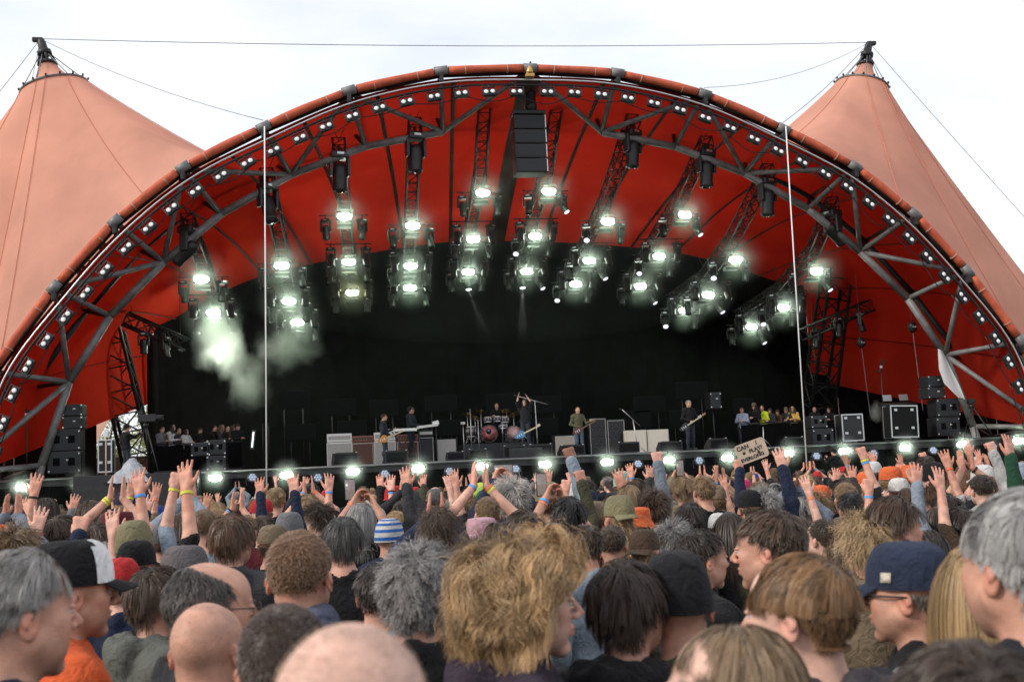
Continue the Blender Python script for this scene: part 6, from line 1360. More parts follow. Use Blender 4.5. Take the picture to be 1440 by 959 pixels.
# microphone stands
def mic_stand(base_px, top_px, boom, y, label, zb=DECK):
    b = at(*base_px, y); tp = at(*top_px, y); t = thing('microphone_stand', label, 'stand', (b[0], y, zb)); o = np.array((b[0], y, zb)); m = m_silver
    MB().tube([(b[0], y, zb + 0.05), tp], [0.022, 0.016], 7).build('pole', m, t, o)
    for a in (0.3, 2.4, 4.5): MB().tube([(b[0], y, zb + 0.35), (b[0] + 0.38 * math.cos(a), y + 0.38 * math.sin(a), zb + 0.02)], 0.014, 6).build('leg', m, t, o)
    if boom:
        p, q = at(*boom[0], y - 0.1), at(*boom[1], y + 0.1); MB().tube([p, q], 0.014, 6).build('boom', m, t, o); MB().tube([p - (0.03, 0, 0.0), p - (0.13, 0.05, -0.03)], [0.018, 0.03], 9).build('microphone', m_dsteel, t, o); MB().tube([q, q + (q - p) * 0.08], 0.03, 8).build('counterweight', m_dsteel, t, o)
mic_stand((756, 622), (752, 563), ((728, 557), (768, 568)), 0.9, 'silver boom microphone stand right beside the singer')
mic_stand((897, 622), (890, 590), ((875, 576), (899, 598)), 2.2, 'slim boom microphone stand above the cream cabinets')
mic_stand((1075, 640), (1073, 600), None, 0.6, 'thin straight stand left of the handwritten sign')
# keyboards
kx, kz, kw = span(545, 586, 603, 2.6); kt = thing('keyboard', 'white keyboard on a stand at stage left of the drums', 'keyboard', (kx, 2.6, DECK)); ko = (kx, 2.6, DECK)
kb = MB().box((kx, 2.6, kz - 0.05), (kw, 0.36, 0.11), bev=0.015).build('case', m_white, kt, ko)
for k in range(22): MB().box((kx - kw * 0.46 + kw * 0.92 * k / 21, 2.68, kz + 0.012), (kw * 0.036, 0.15, 0.012)).build('key', m_white if k % 3 else m_plastic, kb, ko)
for sx in (-1, 1): MB().tube([(kx + sx * kw * 0.4, 2.6, DECK), (kx - sx * kw * 0.35, 2.6, kz - 0.1)], 0.025, 6).build('stand_leg', m_dsteel, kt, ko)
kx, kz, kw = span(586, 616, 598, 2.9); kt = thing('synthesizer', 'pale synthesizer tilted on top of the narrow black amplifier', 'keyboard', (kx, 2.9, DECK)); ko = (kx, 2.9, DECK)
MB().box((kx, 2.9, kz - 0.04), (kw, 0.34, 0.10), roty(-0.10), bev=0.015).build('case', m_trim, kt, ko); MB().box((kx + kw * 0.38, 2.8, kz + 0.08), (kw * 0.3, 0.02, 0.16), roty(-0.25)).build('score_sheet', m_white, kt, ko)
for sx in (-1, 1): MB().tube([(kx + sx * kw * 0.4, 2.9, DECK), (kx + sx * kw * 0.4, 2.9, kz - 0.08)], 0.025, 6).build('stand_leg', m_dsteel, kt, ko)
for (q, lb) in (((616, 616), 'left of two red cups on the black cabinet'), ((621, 616), 'right of two red cups on the black cabinet'), ((861, 586), 'left of two red cups on the bass cabinets'), ((867, 587), 'right of two red cups on the bass cabinets'), ((917, 602), 'left of two red cups on the cream cabinets'), ((922, 602), 'right of two red cups on the cream cabinets')):
    p = at(*q, YA + 0.3); tag(MB().lathe([(0.035, -0.06), (0.048, 0.06), (0.044, 0.055), (0.03, -0.05)], (0, 0, 0), n=12).build('cup', mat('cup_red', (0.6, 0.03, 0.02), 0.35), None, p), lb, 'cup'); COL.objects[-1].location = tuple(p)
# drums
RZ = DECK + 0.80; rs = thing('drum_riser', 'low black riser under the drum kit', 'riser', at(695, 622, 6.5) * (1, 1, 0) + (0, 0, DECK)); ro = np.array(rs.location)
MB().box(ro + (0, 0.2, 0.38), (3.0, 2.6, 0.76), bev=0.02).build('platform', m_black, rs, ro); MB().box(ro + (0, 0.2, 0.775), (3.0, 2.6, 0.03)).build('carpet', m_matte, rs, ro)
m_shell = mat('drum_shell', (0.12, 0.10, 0.11), 0.25, 0.3); m_brass = mat('brass', (0.62, 0.44, 0.16), 0.28, 0.9); m_headskin = mat('drum_skin', (0.70, 0.68, 0.64), 0.5)
m_art = mat('bass_drum_art', (0.62, 0.20, 0.20), 0.5, noise=0.55, nscale=7)
dk = thing('drum_kit', 'silver and dark drum kit with pink painted bass drum front', 'drum kit', ro + (0, 0, 0.79)); do = np.array(dk.location)
def drum(c, r_, ln, axis, name, front=None):
    b = MB().lathe([(r_, -ln / 2), (r_, ln / 2)], c, axis, 24).build(name, m_shell, dk, do)
    for e in (-1, 1):
        cc = np.array(c, float); cc[{'y': 1, 'z': 2}[axis]] += e * ln / 2; b2_ = MB().lathe([(r_ * 1.03, -0.02), (r_ * 1.05, 0.0), (r_ * 1.03, 0.02), (r_ * 0.97, 0.018)], cc, axis, 24, cap=False).build('hoop', m_silver, b, do)
    cc = np.array(c, float); cc[{'y': 1, 'z': 2}[axis]] += (-ln / 2 - 0.004 if axis == 'y' else ln / 2 + 0.004); MB().lathe([(r_ * 0.96, 0.0), (0.0, -0.006 if axis == 'y' else 0.006)], cc, axis, 24).build('skin', front or m_headskin, b, do)
    for a in np.linspace(0, 2 * math.pi, 9)[:-1]:
        p = np.array(c, float); p += (r_ * 1.03 * math.cos(a), 0, r_ * 1.03 * math.sin(a)) if axis == 'y' else (r_ * 1.03 * math.cos(a), r_ * 1.03 * math.sin(a), 0)
        e = np.array((0, ln * 0.35, 0)) if axis == 'y' else np.array((0, 0, ln * 0.35)); MB().tube([p - e, p + e], 0.012, 5).build('lug', m_silver, b, do)
    return b
bc_ = at(687, 610, 5.9); bass = drum(bc_, 0.36, 0.45, 'y', 'bass_drum', m_art)
MB().lathe([(0.12, 0), (0, -0.004)], bc_ + (-0.02, -0.245, 0.10), 'y', 20).build('emblem', mat('emblem_dark', (0.03, 0.05, 0.08), 0.5), bass, do); MB().lathe([(0.05, 0), (0, -0.004)], bc_ + (-0.02, -0.252, 0.12), 'y', 14).build('emblem', mat('emblem_blue', (0.25, 0.42, 0.52), 0.5), bass, do)
drum(at(722, 610, 6.1), 0.34, 0.42, 'y', 'bass_drum', mat('bass_drum_art2', (0.70, 0.42, 0.42), 0.5, noise=0.3, nscale=6))
for q, r_, ln in (((699, 589), 0.17, 0.2), ((686, 590), 0.16, 0.2), ((710, 590), 0.17, 0.22)): drum(at(*q, 6.2), r_, ln, 'z', 'tom')
drum(at(663, 607, 6.4), 0.22, 0.42, 'z', 'floor_tom'); drum(at(707, 600, 6.1), 0.18, 0.14, 'z', 'snare')
for q, r_, tl in (((668, 588), 0.26, 0.3), ((722, 583), 0.28, -0.25), ((657, 583), 0.24, 0.2), ((735, 590), 0.25, -0.3), ((712, 578), 0.22, 0.15), ((676, 579), 0.24, 0.2)):
    p = at(*q, 6.3); MB().lathe([(r_, 0.0), (r_ * 0.4, 0.025), (r_ * 0.16, 0.035), (r_ * 0.1, 0.06), (0, 0.065)], p, n=24, rot=rotx(-0.35) @ roty(tl)).build('cymbal', m_brass, dk, do); MB().tube([(p[0], p[1], RZ), p + (0, 0, 0.02)], 0.016, 6).build('stand', m_silver, dk, do)
    for a in (0, 2.1, 4.2): MB().tube([(p[0], p[1], RZ + 0.3), (p[0] + 0.25 * math.cos(a), p[1] + 0.25 * math.sin(a), RZ)], 0.012, 5).build('stand_leg', m_silver, dk, do)
MB().tube([at(706, 594, 5.6) * (1, 1, 0) + (0, 0, RZ), at(706, 592, 5.6)], 0.022, 6).build('stand', m_silver, dk, do)
for q in ((651, 593), (661, 575), (672, 590)): p = at(*q, 5.4); MB().tube([(p[0], p[1], DECK), p], 0.02, 6).build('stand', m_silver, dk, do)
tag(MB().box(at(651, 595, 5.35), (0.18, 0.12, 0.10), bev=0.01).build('sample_pad', m_white, None), 'small white sample pad on a stand left of the drums', 'pad')
# loudspeaker stacks in the wings
def spk(parent, x0, x1, yt, yb, y, org, ports=True):
    p, q = at(x0, yt, y), at(x1, yb, y); w = q[0] - p[0]; z1 = at((x0 + x1) / 2, yt, y)[2]; z0 = at((x0 + x1) / 2, yb, y)[2]; c = np.array(((p[0] + q[0]) / 2, y + 0.4, (z0 + z1) / 2)); h = z1 - z0
    b = MB().box(c, (w - 0.02, 0.8, h - 0.02), bev=0.025).build('cabinet', m_plastic, parent, org); MB().box(c + (0, -0.41, 0), (w * 0.86, 0.02, h * 0.82)).build('grille', m_grill, b, org)
    if ports:
        for sx in (-1, 1): MB().box(c + (sx * w * 0.22, -0.425, 0.02), (w * 0.2, 0.012, h * 0.34)).build('handle_recess', m_matte, b, org)
    for sx in (-1, 1):
        for sz in (-1, 1): MB().box(c + (sx * w * 0.44, -0.415, sz * h * 0.38), (0.05, 0.02, 0.05)).build('bracket', m_silver, b, org)
    MB().box(c + (w * 0.1, -0.425, h * 0.1), (0.09, 0.012, 0.05)).build('badge', m_trim, b, org)
for (lst, y, lb) in ((((66, 114, 603, 634, 1), (66, 114, 634, 666, 1), (87, 116, 568, 585, 0), (87, 116, 585, 603, 0)), 1.2, 'tall stack of dark loudspeakers at the left end of the stage'),
                     (((1316, 1352, 560, 586, 1), (1316, 1352, 586, 613, 1), (1304, 1330, 528, 544, 0), (1304, 1330, 544, 560, 0)), 1.2, 'tall stack of dark loudspeakers at the right end of the stage'),
                     (((268, 296, 622, 642, 1), (290, 318, 618, 640, 1), (290, 318, 640, 662, 1)), 1.6, 'low dark side-fill loudspeakers below the left onlookers'),
                     (((1142, 1174, 602, 629, 1), (1140, 1164, 584, 602, 1)), 1.4, 'low dark side-fill loudspeakers below the right onlookers')):
    c = at((lst[0][0] + lst[0][1]) / 2, lst[0][3], y); t = thing('loudspeaker_stack', lb, 'loudspeaker', (c[0], y, DECK)); o = (c[0], y, DECK)
    for (a, b, yt, yb, pr) in lst: spk(t, a, b, yt, yb, y, o, pr)
p = at(1006, 563, 4.0); t = thing('loudspeaker', 'small dark loudspeaker on a pole behind the right guitarist', 'loudspeaker', (p[0], 4.4, DECK)); spk(t, 998, 1015, 551, 575, 4.0, (p[0], 4.4, DECK), 0); MB().tube([(p[0], 4.4, DECK), (p[0], 4.4, p[2] - 0.3)], 0.03, 6).build('pole', m_dsteel, t, (p[0], 4.4, DECK))
# flight cases and monitor desk at the right
def flight(x0, x1, yt, yb, y, label, tilt=0.0, face=m_charc):
    p, q = at(x0, yt, y), at(x1, yb, y); w = q[0] - p[0]; z1 = at((x0 + x1) / 2, yt, y)[2]; z0 = max(DECK, at((x0 + x1) / 2, yb, y)[2]); h = z1 - z0; t = thing('flight_case', label, 'case', ((p[0] + q[0]) / 2, y, z0)); d_ = 0.7
    MB().box((0, 0, h / 2), (w - 0.04, d_ - 0.04, h - 0.04)).build('panel', face, t)
    for sx in (-1, 1):
        for sy in (-1, 1): MB().box((sx * (w / 2 - 0.02), sy * (d_ / 2 - 0.02), h / 2), (0.045, 0.045, h - 0.05)).build('edge_trim', m_silver, t)
        for sz in (0.022, h - 0.022): MB().box((0, sx * (d_ / 2 - 0.02), sz), (w, 0.046, 0.046)).build('edge_trim', m_silver, t)
        for cx in (-0.3, 0.3):
            MB().box((cx * w, -d_ / 2 + 0.012, h * (0.30 if sx < 0 else 0.86)), (0.13, 0.02, 0.10), bev=0.008).build('latch', m_silver, t)
        for sy in (-1, 1): MB().lathe([(0.05, -0.02), (0.05, 0.02)], (sx * w * 0.4, sy * 0.25, -0.05), 'x', 10).build('castor', m_plastic, t)
    t.location[2] += 0.10; t.rotation_euler[1] = tilt; return t
flight(1245, 1287, 574, 619, 0.9, 'upright dark flight case with bright silver edges at the right', 0.03)
flight(1178, 1211, 586, 624, 1.6, 'low dark equipment rack with silver corners left of the flight case', 0.0, m_plastic)
flight(140, 160, 622, 668, 2.2, 'dark flight case with silver edge behind the camera platform', 0.0, m_plastic)
c = at(1262, 566, 3.0); t = thing('monitor_desk', 'dark mixing desk with two open laptops behind the flight case', 'desk', (c[0], 3.0, DECK)); o = np.array((c[0], 3.0, DECK))
MB().box((c[0], 3.0, c[2] - 0.1), (1.5, 0.7, 0.16), rotx(0.15), bev=0.02).build('desktop', m_plastic, t, o)
for sx in (-1, 1):
    MB().box((c[0] + sx * 0.62, 3.0, (DECK + c[2]) / 2 - 0.1), (0.06, 0.6, c[2] - DECK - 0.22)).build('leg', m_dsteel, t, o); MB().box((c[0] + sx * 0.38, 3.15, c[2] + 0.22), (0.40, 0.02, 0.27), rotx(-0.2)).build('laptop', mat('laptop_lid', (0.42, 0.43, 0.45), 0.4, 0.5), t, o)
# tripods and cameras
def tripod(px, py, y, foot, label, zb=DECK, cam_on=False, sc_=1.0):
    p = at(px, py, y); t = thing('camera_tripod', label, 'camera' if cam_on else 'tripod', (p[0], y, zb)); o = np.array((p[0], y, zb))
    for a in (-2.0, -0.9, 1.6): MB().tube([p + (0.05 * math.cos(a), 0.05 * math.sin(a), -0.1), (p[0] + foot * math.cos(a), y + foot * math.sin(a), zb + 0.02)], [0.03, 0.02], 6).build('leg', m_dsteel, t, o)
    MB().lathe([(0.1, -0.12), (0.12, -0.04), (0.07, 0.04)], p, n=12).build('fluid_head', m_plastic, t, o)
    if cam_on:
        b = MB().box(p + (0.05, 0, 0.20), (0.62, 0.24, 0.28), bev=0.03).build('camera_body', m_plastic, t, o); MB().lathe([(0.10, -0.4), (0.12, -0.2), (0.10, 0.0)], p + (0.62, 0, 0.20), 'x', 16).build('lens_barrel', m_dsteel, b, o)
        MB().box(p + (-0.18, 0.0, 0.40), (0.18, 0.16, 0.12), bev=0.02).build('viewfinder', m_plastic, b, o); MB().lathe([(0.03, 0), (0.0, 0.02)], p + (-0.03, -0.02, 0.49), n=8).build('tally_lamp', m_lens_off, b, o); MB().tube([p + (-0.1, 0, 0.05), p + (-0.6, -0.1, -0.15)], 0.014, 5).build('pan_bar', m_dsteel, t, o)
    else: MB().box(p + (0, 0, 0.14), (0.28, 0.22, 0.2), bev=0.02).build('camera_body', m_plastic, t, o)
tripod(205, 596, -0.4, 0.85, 'large broadcast camera on tripod beside its black-clad operator', DECK, True)
tripod(1366, 569, 0.3, 0.75, 'bare black camera tripod by the right loudspeaker stack')
pl_ = MB().box((at(195, 660, -0.7)[0], -0.75, DECK / 2 + 0.0), (4.2, 1.2, DECK - 0.02), bev=0.02).build('camera_platform', m_black, None); tag(pl_, 'black camera platform jutting from the left stage front', 'platform')
# crumpled grey sheet over a box on the platform, white-topped stick, torn plastic at the arch foot
def sheet(q, y, w, h, label, m, seed):
    c = at(*q, y); r_ = np.random.default_rng(seed); n = 15; G = np.zeros((n, n, 3))
    for i in range(n):
        for j in range(n):
            u, v = i / (n - 1) * 2 - 1, j / (n - 1) * 2 - 1; e = max(abs(u), abs(v)); top_ = (1 - e ** 2.2) * h * (0.75 + 0.25 * math.sin(3 * u + 1)); fold = 0.05 * math.sin(9 * u + 4 * v) * e
            G[i, j] = (c[0] + u * w * (0.5 + 0.12 * e) + fold, y + v * w * 0.4 + fold, c[2] - h / 2 + top_ + 0.02 * r_.normal())
    vv, ff = grid_mesh(G); b = MB(); b.add(vv, ff, True); o = b.build('cover_sheet', m, None, tuple(c)); return tag(o, label, 'sheet')
sheet((183, 661), -1.0, 1.25, 0.85, 'crumpled pale grey sheet thrown over gear at the left stage front', mat('grey_sheet', (0.34, 0.36, 0.40), 0.6, noise=0.2, nscale=8, bump=0.5), 3)
b0, t0_ = at(149, 672, -1.2), at(149, 612, -1.2); t = thing('signal_stick', 'pale wooden stick with a white block on top, left crowd', 'stick', b0); MB().tube([b0 - (0, 0, 0.8), t0_], 0.025, 6).build('shaft', mat('raw_wood', (0.45, 0.33, 0.22), 0.7), t, b0); MB().box(t0_ + (0, 0, 0.05), (0.17, 0.10, 0.24), roty(0.15), bev=0.02).build('head_block', m_white, t, b0)
P = [at(*q, 0.9) for q in ((1322, 492), (1330, 520), (1338, 540), (1352, 560))]; wdt = (0.10, 0.28, 0.36, 0.16); G = np.array([[p + (-w_, 0.05 * math.sin(i * 2), 0.05), p + (-w_ * .3, -0.08, 0), p + (w_ * .4, 0.06, 0.02), p + (w_, 0, -0.06)] for i, (p, w_) in enumerate(zip(P, wdt))]); vv, ff = grid_mesh(G); b = MB(); b.add(vv, ff, True); tag(b.build('torn_sheet', mat('plastic_sheet', (0.62, 0.60, 0.60), 0.35), None, tuple(P[0])), 'torn pale plastic sheet hanging from the right end of the arch', 'sheet')
# slim mic and light poles in the wings
for (q0, q1, y, lb) in (((38, 620), (37, 574), 1.0, 'slim pole with a white lamp head at the far left'), ((1238, 560), (1239, 505), 3.2, 'slim pole with small clamps standing in the right wing')):
    a, b_ = at(*q0, y), at(*q1, y); t = thing('lamp_pole', lb, 'pole', (a[0], y, DECK)); o = np.array((a[0], y, DECK)); MB().tube([(a[0], y, DECK), b_], 0.022, 6).build('pole', m_dsteel, t, o)
    for k in range(3): MB().box(a * (0.3 - 0.1 * k) + b_ * (0.7 + 0.1 * k) + (0.08 * (k - 1), 0, 0), (0.10, 0.1, 0.12), bev=0.01).build('clamp', m_silver if k % 2 else m_plastic, t, o)
p = at(354, 618, 2.0); t = thing('strip_light', 'short white strip light leaning beside the left rope', 'lamp', p); MB().box(p + (0.04, 0.05, 0), (0.16, 0.06, 0.75), roty(0.12)).build('housing', m_body, t, p); MB().box(p + (0.04, 0.0, 0), (0.06, 0.03, 0.60), roty(0.12)).build('tube', mat('strip_lit', (0.9, 0.9, 0.9), 0.4, emit=(1, 1, 1), estr=0.7), t, p)
# ------------------------------------------------------------------ band, crew and onlookers
for p_, lg in (('guitar', 'stand'), ('keys', 'stand'), ('drum', 'sit'), ('rail', 'stand'), ('camera', 'stand')):
    make_body(p_, 'male', 0.012, legs=lg); make_shirt(p_, 0.45 if p_ == 'drum' else 1.0, 'tee' if p_ == 'drum' else 'jacket')
TROU['sit'] = make_trousers('sit')
POSES['sing'] = (((0.18, -0.02, 1.42), (0.27, 0.10, 1.62), (0.20, 0.16, 1.87), (-1, 0.2, 0.1), 'open'), ((-0.18, -0.02, 1.42), (-0.28, 0.10, 1.60), (-0.14, 0.16, 1.83), (1, 0.2, 0.1), 'clap'))
make_body('sing', 'male', 0.011); make_shirt('sing', 0.6, 'jacket')
def on_stage(px, py, y, rz, pose, sty, hc, shn, label, h=1.80, group=None, trou=(0.03, 0.035, 0.05), hat=None, hat_c=None, legs='stand', skin=1, tee=False, zb=None):
    c = at(px, py, y); base = (c[0], c[1], (c[2] - h) if zb is None else zb); hh = h if zb is None else c[2] - zb
    k = [q for q in SHIRT if q[0] == pose]; k = k[0]
    return person(base, hh, rz, pose, BODY[(pose, 'male', False)], SHIRT[k], CLO[shn] if isinstance(shn, str) else shn, CH[sty] if sty else None, HAIRC[hc] if isinstance(hc, str) else hc, SKIN[skin], label, group, hat, hat_c, trou_c=trou, legs=legs, shirt_name='shirt' if tee else 'jacket')
PI = math.pi
on_stage(540, 582, 0.7, -PI * 0.55, 'guitar', 'short', 'dark brown', (0.02, 0.022, 0.03), 'guitarist in dark shirt at the left, turned towards the drums', zb=DECK, skin=0)
on_stage(578, 572, 3.4, -PI * 0.65, 'keys', 'medium', 'black', (0.02, 0.03, 0.04), 'keyboard player in dark shirt behind the keyboards', zb=DECK + 0.25)
on_stage(698, 567, 6.9, PI, 'drum', 'crop', 'blond', 'black', 'blond drummer in black sleeveless top behind the kit', zb=RZ - 0.05, legs='sit', tee=True)
on_stage(737, 562, 0.8, PI - 0.25, 'sing', 'long', 'dark brown', (0.015, 0.016, 0.02), 'long-haired singer in black clapping hands above his head', h=1.82, skin=3)
on_stage(812, 572, 0.8, PI + 0.15, 'guitar', 'crop', 'brown', (0.09, 0.085, 0.05), 'guitarist in olive jacket and jeans right of the singer', zb=DECK, trou=(0.09, 0.11, 0.16))
on_stage(968, 563, 0.9, PI + 0.3, 'guitar', 'short', 'white', (0.01, 0.01, 0.012), 'white-haired guitarist in black at the right', zb=DECK)
rp_ = at(737, 640, 0.9); tag(MB().box((rp_[0], 0.9, DECK + 0.19), (1.3, 0.9, 0.38), bev=0.02).build('step_riser', m_black, None), 'small black riser under the singer', 'riser')
def guitar(c, col, rz, ang, label, neck=(0.55, 0.42, 0.28)):
    t = thing('guitar', label, 'guitar', c, rz); R = roty(-ang)
    th = np.linspace(0, 2 * math.pi, 33)[:-1]; rr = 0.155 + 0.035 * np.cos(2 * th) + 0.02 * np.cos(th) - 0.018 * np.cos(3 * th)
    out_ = [(r_ * math.cos(a) * 1.15, r_ * math.sin(a) * 0.98) for r_, a in zip(rr, th)]
    b = MB().prism(out_, -0.022, 0.022, 'xz'); b.v = [tuple(R @ np.array(v)) for v in b.v]; bd_ = b.build('guitar_body', mat('guitar_' + label[:12].replace(' ', '_'), col, 0.2), t)
    def bx_(cc, dd, nm, m): q = MB().box(cc, dd); q.v = [tuple(R @ np.array(v)) for v in q.v]; return q.build(nm, m, t)
    mn = mat('maple_%d' % int(neck[0] * 100), neck, 0.4); bx_((0.46, -0.012, 0), (0.58, 0.025, 0.05), 'neck', mn); bx_((0.81, -0.008, 0.012), (0.16, 0.02, 0.085), 'headstock', mn)
    for x_ in (-0.02, 0.07): bx_((x_, -0.028, 0), (0.035, 0.012, 0.085), 'pickup', m_silver)
    bx_((-0.10, -0.028, 0), (0.02, 0.014, 0.10), 'bridge', m_silver)
    for k in range(4): bx_((0.76 + 0.035 * k, -0.01, 0.062), (0.015, 0.015, 0.03), 'tuning_peg', m_silver)
guitar(at(538, 618, 0.45), (0.55, 0.20, 0.03), 0.35, 0.35, 'sunburst orange guitar held by the left guitarist')
guitar(at(731, 612, 0.30), (0.05, 0.18, 0.36), -0.1, 0.42, 'blue semi-hollow guitar slung low on the singer', (0.55, 0.50, 0.44))
guitar(at(812, 606, 0.45), (0.10, 0.025, 0.02), 0.2, 0.45, 'dark red guitar held by the guitarist in olive', (0.14, 0.08, 0.05))
guitar(at(962, 601, 0.5), (0.02, 0.02, 0.022), 0.1, 0.5, 'black guitar held by the white-haired guitarist', (0.5, 0.42, 0.33))
# onlookers on platforms at the sides
for (lst, y, rz0, lb, side) in ((((228, 600), (243, 597), (252, 602), (262, 603), (281, 601), (302, 598), (312, 597), (320, 599), (328, 597), (334, 596)), 4.6, -PI * 0.7, 'black platform for the onlookers at the left wing', 'left'),
                          (((1043, 573), (1060, 567), (1071, 570), (1083, 574), (1093, 576), (1105, 573), (1114, 571), (1145, 572), (1165, 573)), 4.6, PI * 0.75, 'black platform for the onlookers at the right wing', 'right')):
    a, b_ = at(lst[0][0] - 8, 600, y), at(lst[-1][0] + 8, 600, y); n = len(lst)
    zb = np.mean([at(*q, y)[2] for q in lst]) - 1.76
    tag(MB().box(((a[0] + b_[0]) / 2, y + 0.2, (DECK + zb) / 2), (b_[0] - a[0], 1.8, zb - DECK - 0.01)).build('onlooker_platform', m_black, None), lb, 'platform')
    bar = thing('barrier', 'dark crowd barrier in front of the %s onlookers' % side, 'barrier', (a[0], y - 0.6, zb)); bo_ = np.array((a[0], y - 0.6, zb))
    MB().tube([(a[0], y - 0.6, zb + 1.05), (b_[0], y - 0.6, zb + 1.05)], 0.03, 6).build('top_rail', m_dsteel, bar, bo_)
    for k in range(6):
        xx = a[0] + (b_[0] - a[0]) * (k + 0.5) / 6; MB().box((xx, y - 0.6, zb + 0.5), ((b_[0] - a[0]) / 6 - 0.02, 0.03, 1.0)).build('panel', m_matte, bar, bo_)
    for i, q in enumerate(lst):
        c = ['grey', 'white', 'charcoal', 'white', 'black', 'black', 'charcoal', 'black', 'brown', 'black'][i] if side == 'left' else [(0.33, 0.38, 0.48), 'black', (0.62, 0.72, 0.04), 'charcoal', 'brown', 'charcoal', (0.72, 0.45, 0.10), 'black', 'black'][i]
        nm = c if isinstance(c, str) else {0: 'pale blue', 2: 'yellow-green safety', 6: 'mustard'}[i]
        on_stage(q[0], q[1], y + 0.05 * (i % 3), rz0 + random.uniform(-0.4, 0.4), 'rail', ['short', 'long', 'crop', 'bob', 'medium'][i % 5], ['brown', 'dark brown', 'dark blond', 'black'][i % 4], c, 'onlooker in %s jacket at the %s barrier, %s of %s' % (nm, side, ordw(i, n), NUM[n]), zb=zb, group='onlookers beside the stage', hat='cap' if (side == 'right' and i in (1, 5)) else None, hat_c=CLO['tan'])
on_stage(178, 598, -0.6, -0.9, 'camera', 'short', 'black', 'black', 'camera operator in black bending towards the left camera', zb=DECK, hat='cap', hat_c=CLO['black'])
on_stage(1172, 632, -0.9, 0.4, 'camera', 'short', 'black', 'black', 'crew member in black standing in the pit at the right', zb=0.75, hat='cap', hat_c=CLO['black'])
# cardboard sign held over the crowd
sp0 = at_depth(1057, 634, 8.9); sg_ = thing('cardboard_sign', 'handwritten cardboard sign held up over the crowd at right', 'sign', sp0)
m_card = mat('cardboard', (0.52, 0.40, 0.30), 0.85, noise=0.15, nscale=12); wS, hS = 44 * 8.9 / F_PX, 28 * 8.9 / F_PX
sg_.rotation_euler = (0, -0.30, -0.16)
cr_ = 0.025; poly = [(sx * (wS / 2 - cr_) + cr_ * math.cos(a), sz * (hS / 2 - cr_) + cr_ * math.sin(a)) for sx, sz, a0 in ((1, 1, 0), (-1, 1, PI / 2), (-1, -1, PI), (1, -1, 1.5 * PI)) for a in np.linspace(a0, a0 + PI / 2, 4)]
MB().prism(poly, -0.003, 0.003, 'xz').build('board', m_card, sg_)
def letters(txt, x, z, size, rot=0.0):
    cu = bpy.data.curves.new('t', 'FONT'); cu.body = txt; cu.size = size; cu.extrude = 0.0006; cu.offset = 0.0016 ; cu.align_x = 'CENTER'; o = bpy.data.objects.new('t', cu); COL.objects.link(o)
    bpy.context.view_layer.update(); dg = bpy.context.evaluated_depsgraph_get(); me = bpy.data.meshes.new_from_object(o.evaluated_get(dg)); bpy.data.objects.remove(o); me.materials.clear(); me.materials.append(mat('marker_ink', (0.02, 0.02, 0.022), 0.6))
    q = link('lettering', me, sg_, (x, -0.0045, z)); q.rotation_euler = (PI / 2, rot, 0); return q
letters('CAN', -wS * 0.24, hS * 0.20, 0.046, -0.02); letters('I', wS * 0.22, hS * 0.24, 0.042); letters('PLAY?', wS * 0.14, -hS * 0.06, 0.042, -0.04); letters('EVERLONG', -0.01, -hS * 0.38, 0.038, -0.03)
for x_, z_ in ((-wS * 0.26, hS * 0.02), (wS * 0.20, -hS * 0.155)): MB().lathe([(0.012, 0), (0, -0.001)], (x_, -0.0042, z_), 'y', 12).build('ink_dot', MATS['marker_ink'], sg_)
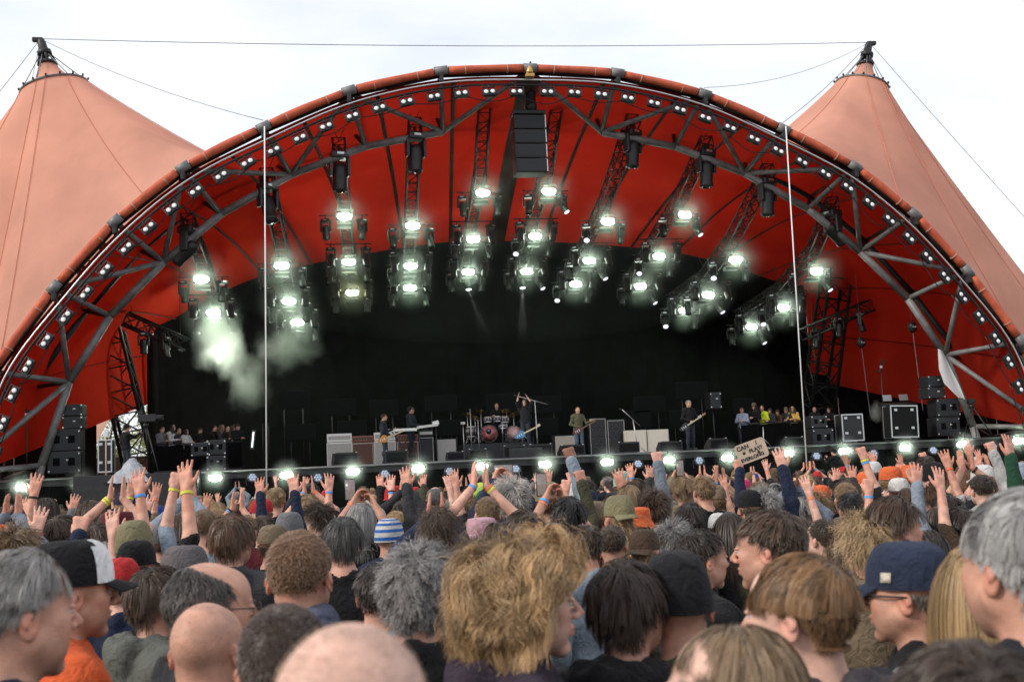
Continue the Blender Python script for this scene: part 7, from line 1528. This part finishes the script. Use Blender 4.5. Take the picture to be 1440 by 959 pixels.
# ------------------------------------------------------------------ what shows behind the stage: vans and a sunlit tree
def tree(c, h, r_, n, label, leaf):
    t = thing('tree', label, 'tree', c); q = MB(); q.tube([(0, 0, 0), (0.1, 0, h * 0.35), (0.0, 0.1, h * 0.7)], [0.22, 0.15, 0.06], 8); q.build('trunk', mat('bark', (0.06, 0.045, 0.035), 0.9, noise=0.4, nscale=6), t)
    for k in range(6):
        a = k * 1.05; MB().tube([(0, 0, h * (0.35 + 0.05 * k)), (r_ * 0.6 * math.cos(a), r_ * 0.6 * math.sin(a), h * (0.6 + 0.04 * k))], [0.07, 0.02], 5).build('limb', MATS['bark'], t)
    r3 = np.random.default_rng(9); ctr_ = r3.normal(size=(26, 3)) * (r_ * 0.5, r_ * 0.5, h * 0.16) + (0, 0, h * 0.72); P = ctr_[r3.integers(0, 26, n)] + r3.normal(size=(n, 3)) * 0.28
    u = r3.normal(size=(n, 3)); u /= np.linalg.norm(u, axis=1)[:, None]; w = np.cross(u, r3.normal(size=(n, 3))); w /= np.linalg.norm(w, axis=1)[:, None]; s_ = 0.09
    Vv = np.stack([P - u * s_, P + w * s_ * 0.5, P + u * s_, P - w * s_ * 0.5], 1).reshape(-1, 3); me = np_mesh('crown', Vv, np.arange(4 * n).reshape(-1, 4), leaf, False); o = link('crown', me, t); o['kind'] = 'stuff'
leafm = fabric('leaf_pale', (0.32, 0.34, 0.16), (0.45, 0.5, 0.2), 0.5)
for i, (px, py, y, h) in enumerate(((150, 610, 24, 8.0), (222, 600, 30, 8.5), (100, 620, 32, 8.0))): b_ = at(px, py, y); tree((b_[0], y, 0), h * 0.95, 2.0, 3500, 'pale-leaved tree behind the stage, %s of three seen at left' % ordw([1, 2, 0][i], 3), leafm)
vn = thing('truck', 'dark box truck parked behind the left wing', 'truck', (at(180, 640, 19)[0], 19, 0)); vx = vn.location[0]
MB().box((0, 0, 2.5), (7.0, 2.4, 2.9), bev=0.05).build('cargo_box', mat('truck_grey', (0.10, 0.09, 0.09), 0.5, noise=0.2, nscale=2), vn); MB().box((4.4, 0, 1.9), (1.7, 2.3, 2.3), bev=0.15).build('cab', m_white, vn); MB().box((4.5, -1.16, 2.4), (1.2, 0.03, 0.8)).build('window', m_lens_dark, vn)
for x_ in (-2.4, -1.3, 4.2):
    for sy in (-1, 1): MB().lathe([(0.3, -0.12), (0.5, -0.12), (0.5, 0.12), (0.3, 0.12)], (x_, sy * 1.05, 0.5), 'y', 18).build('wheel', m_plastic, vn)
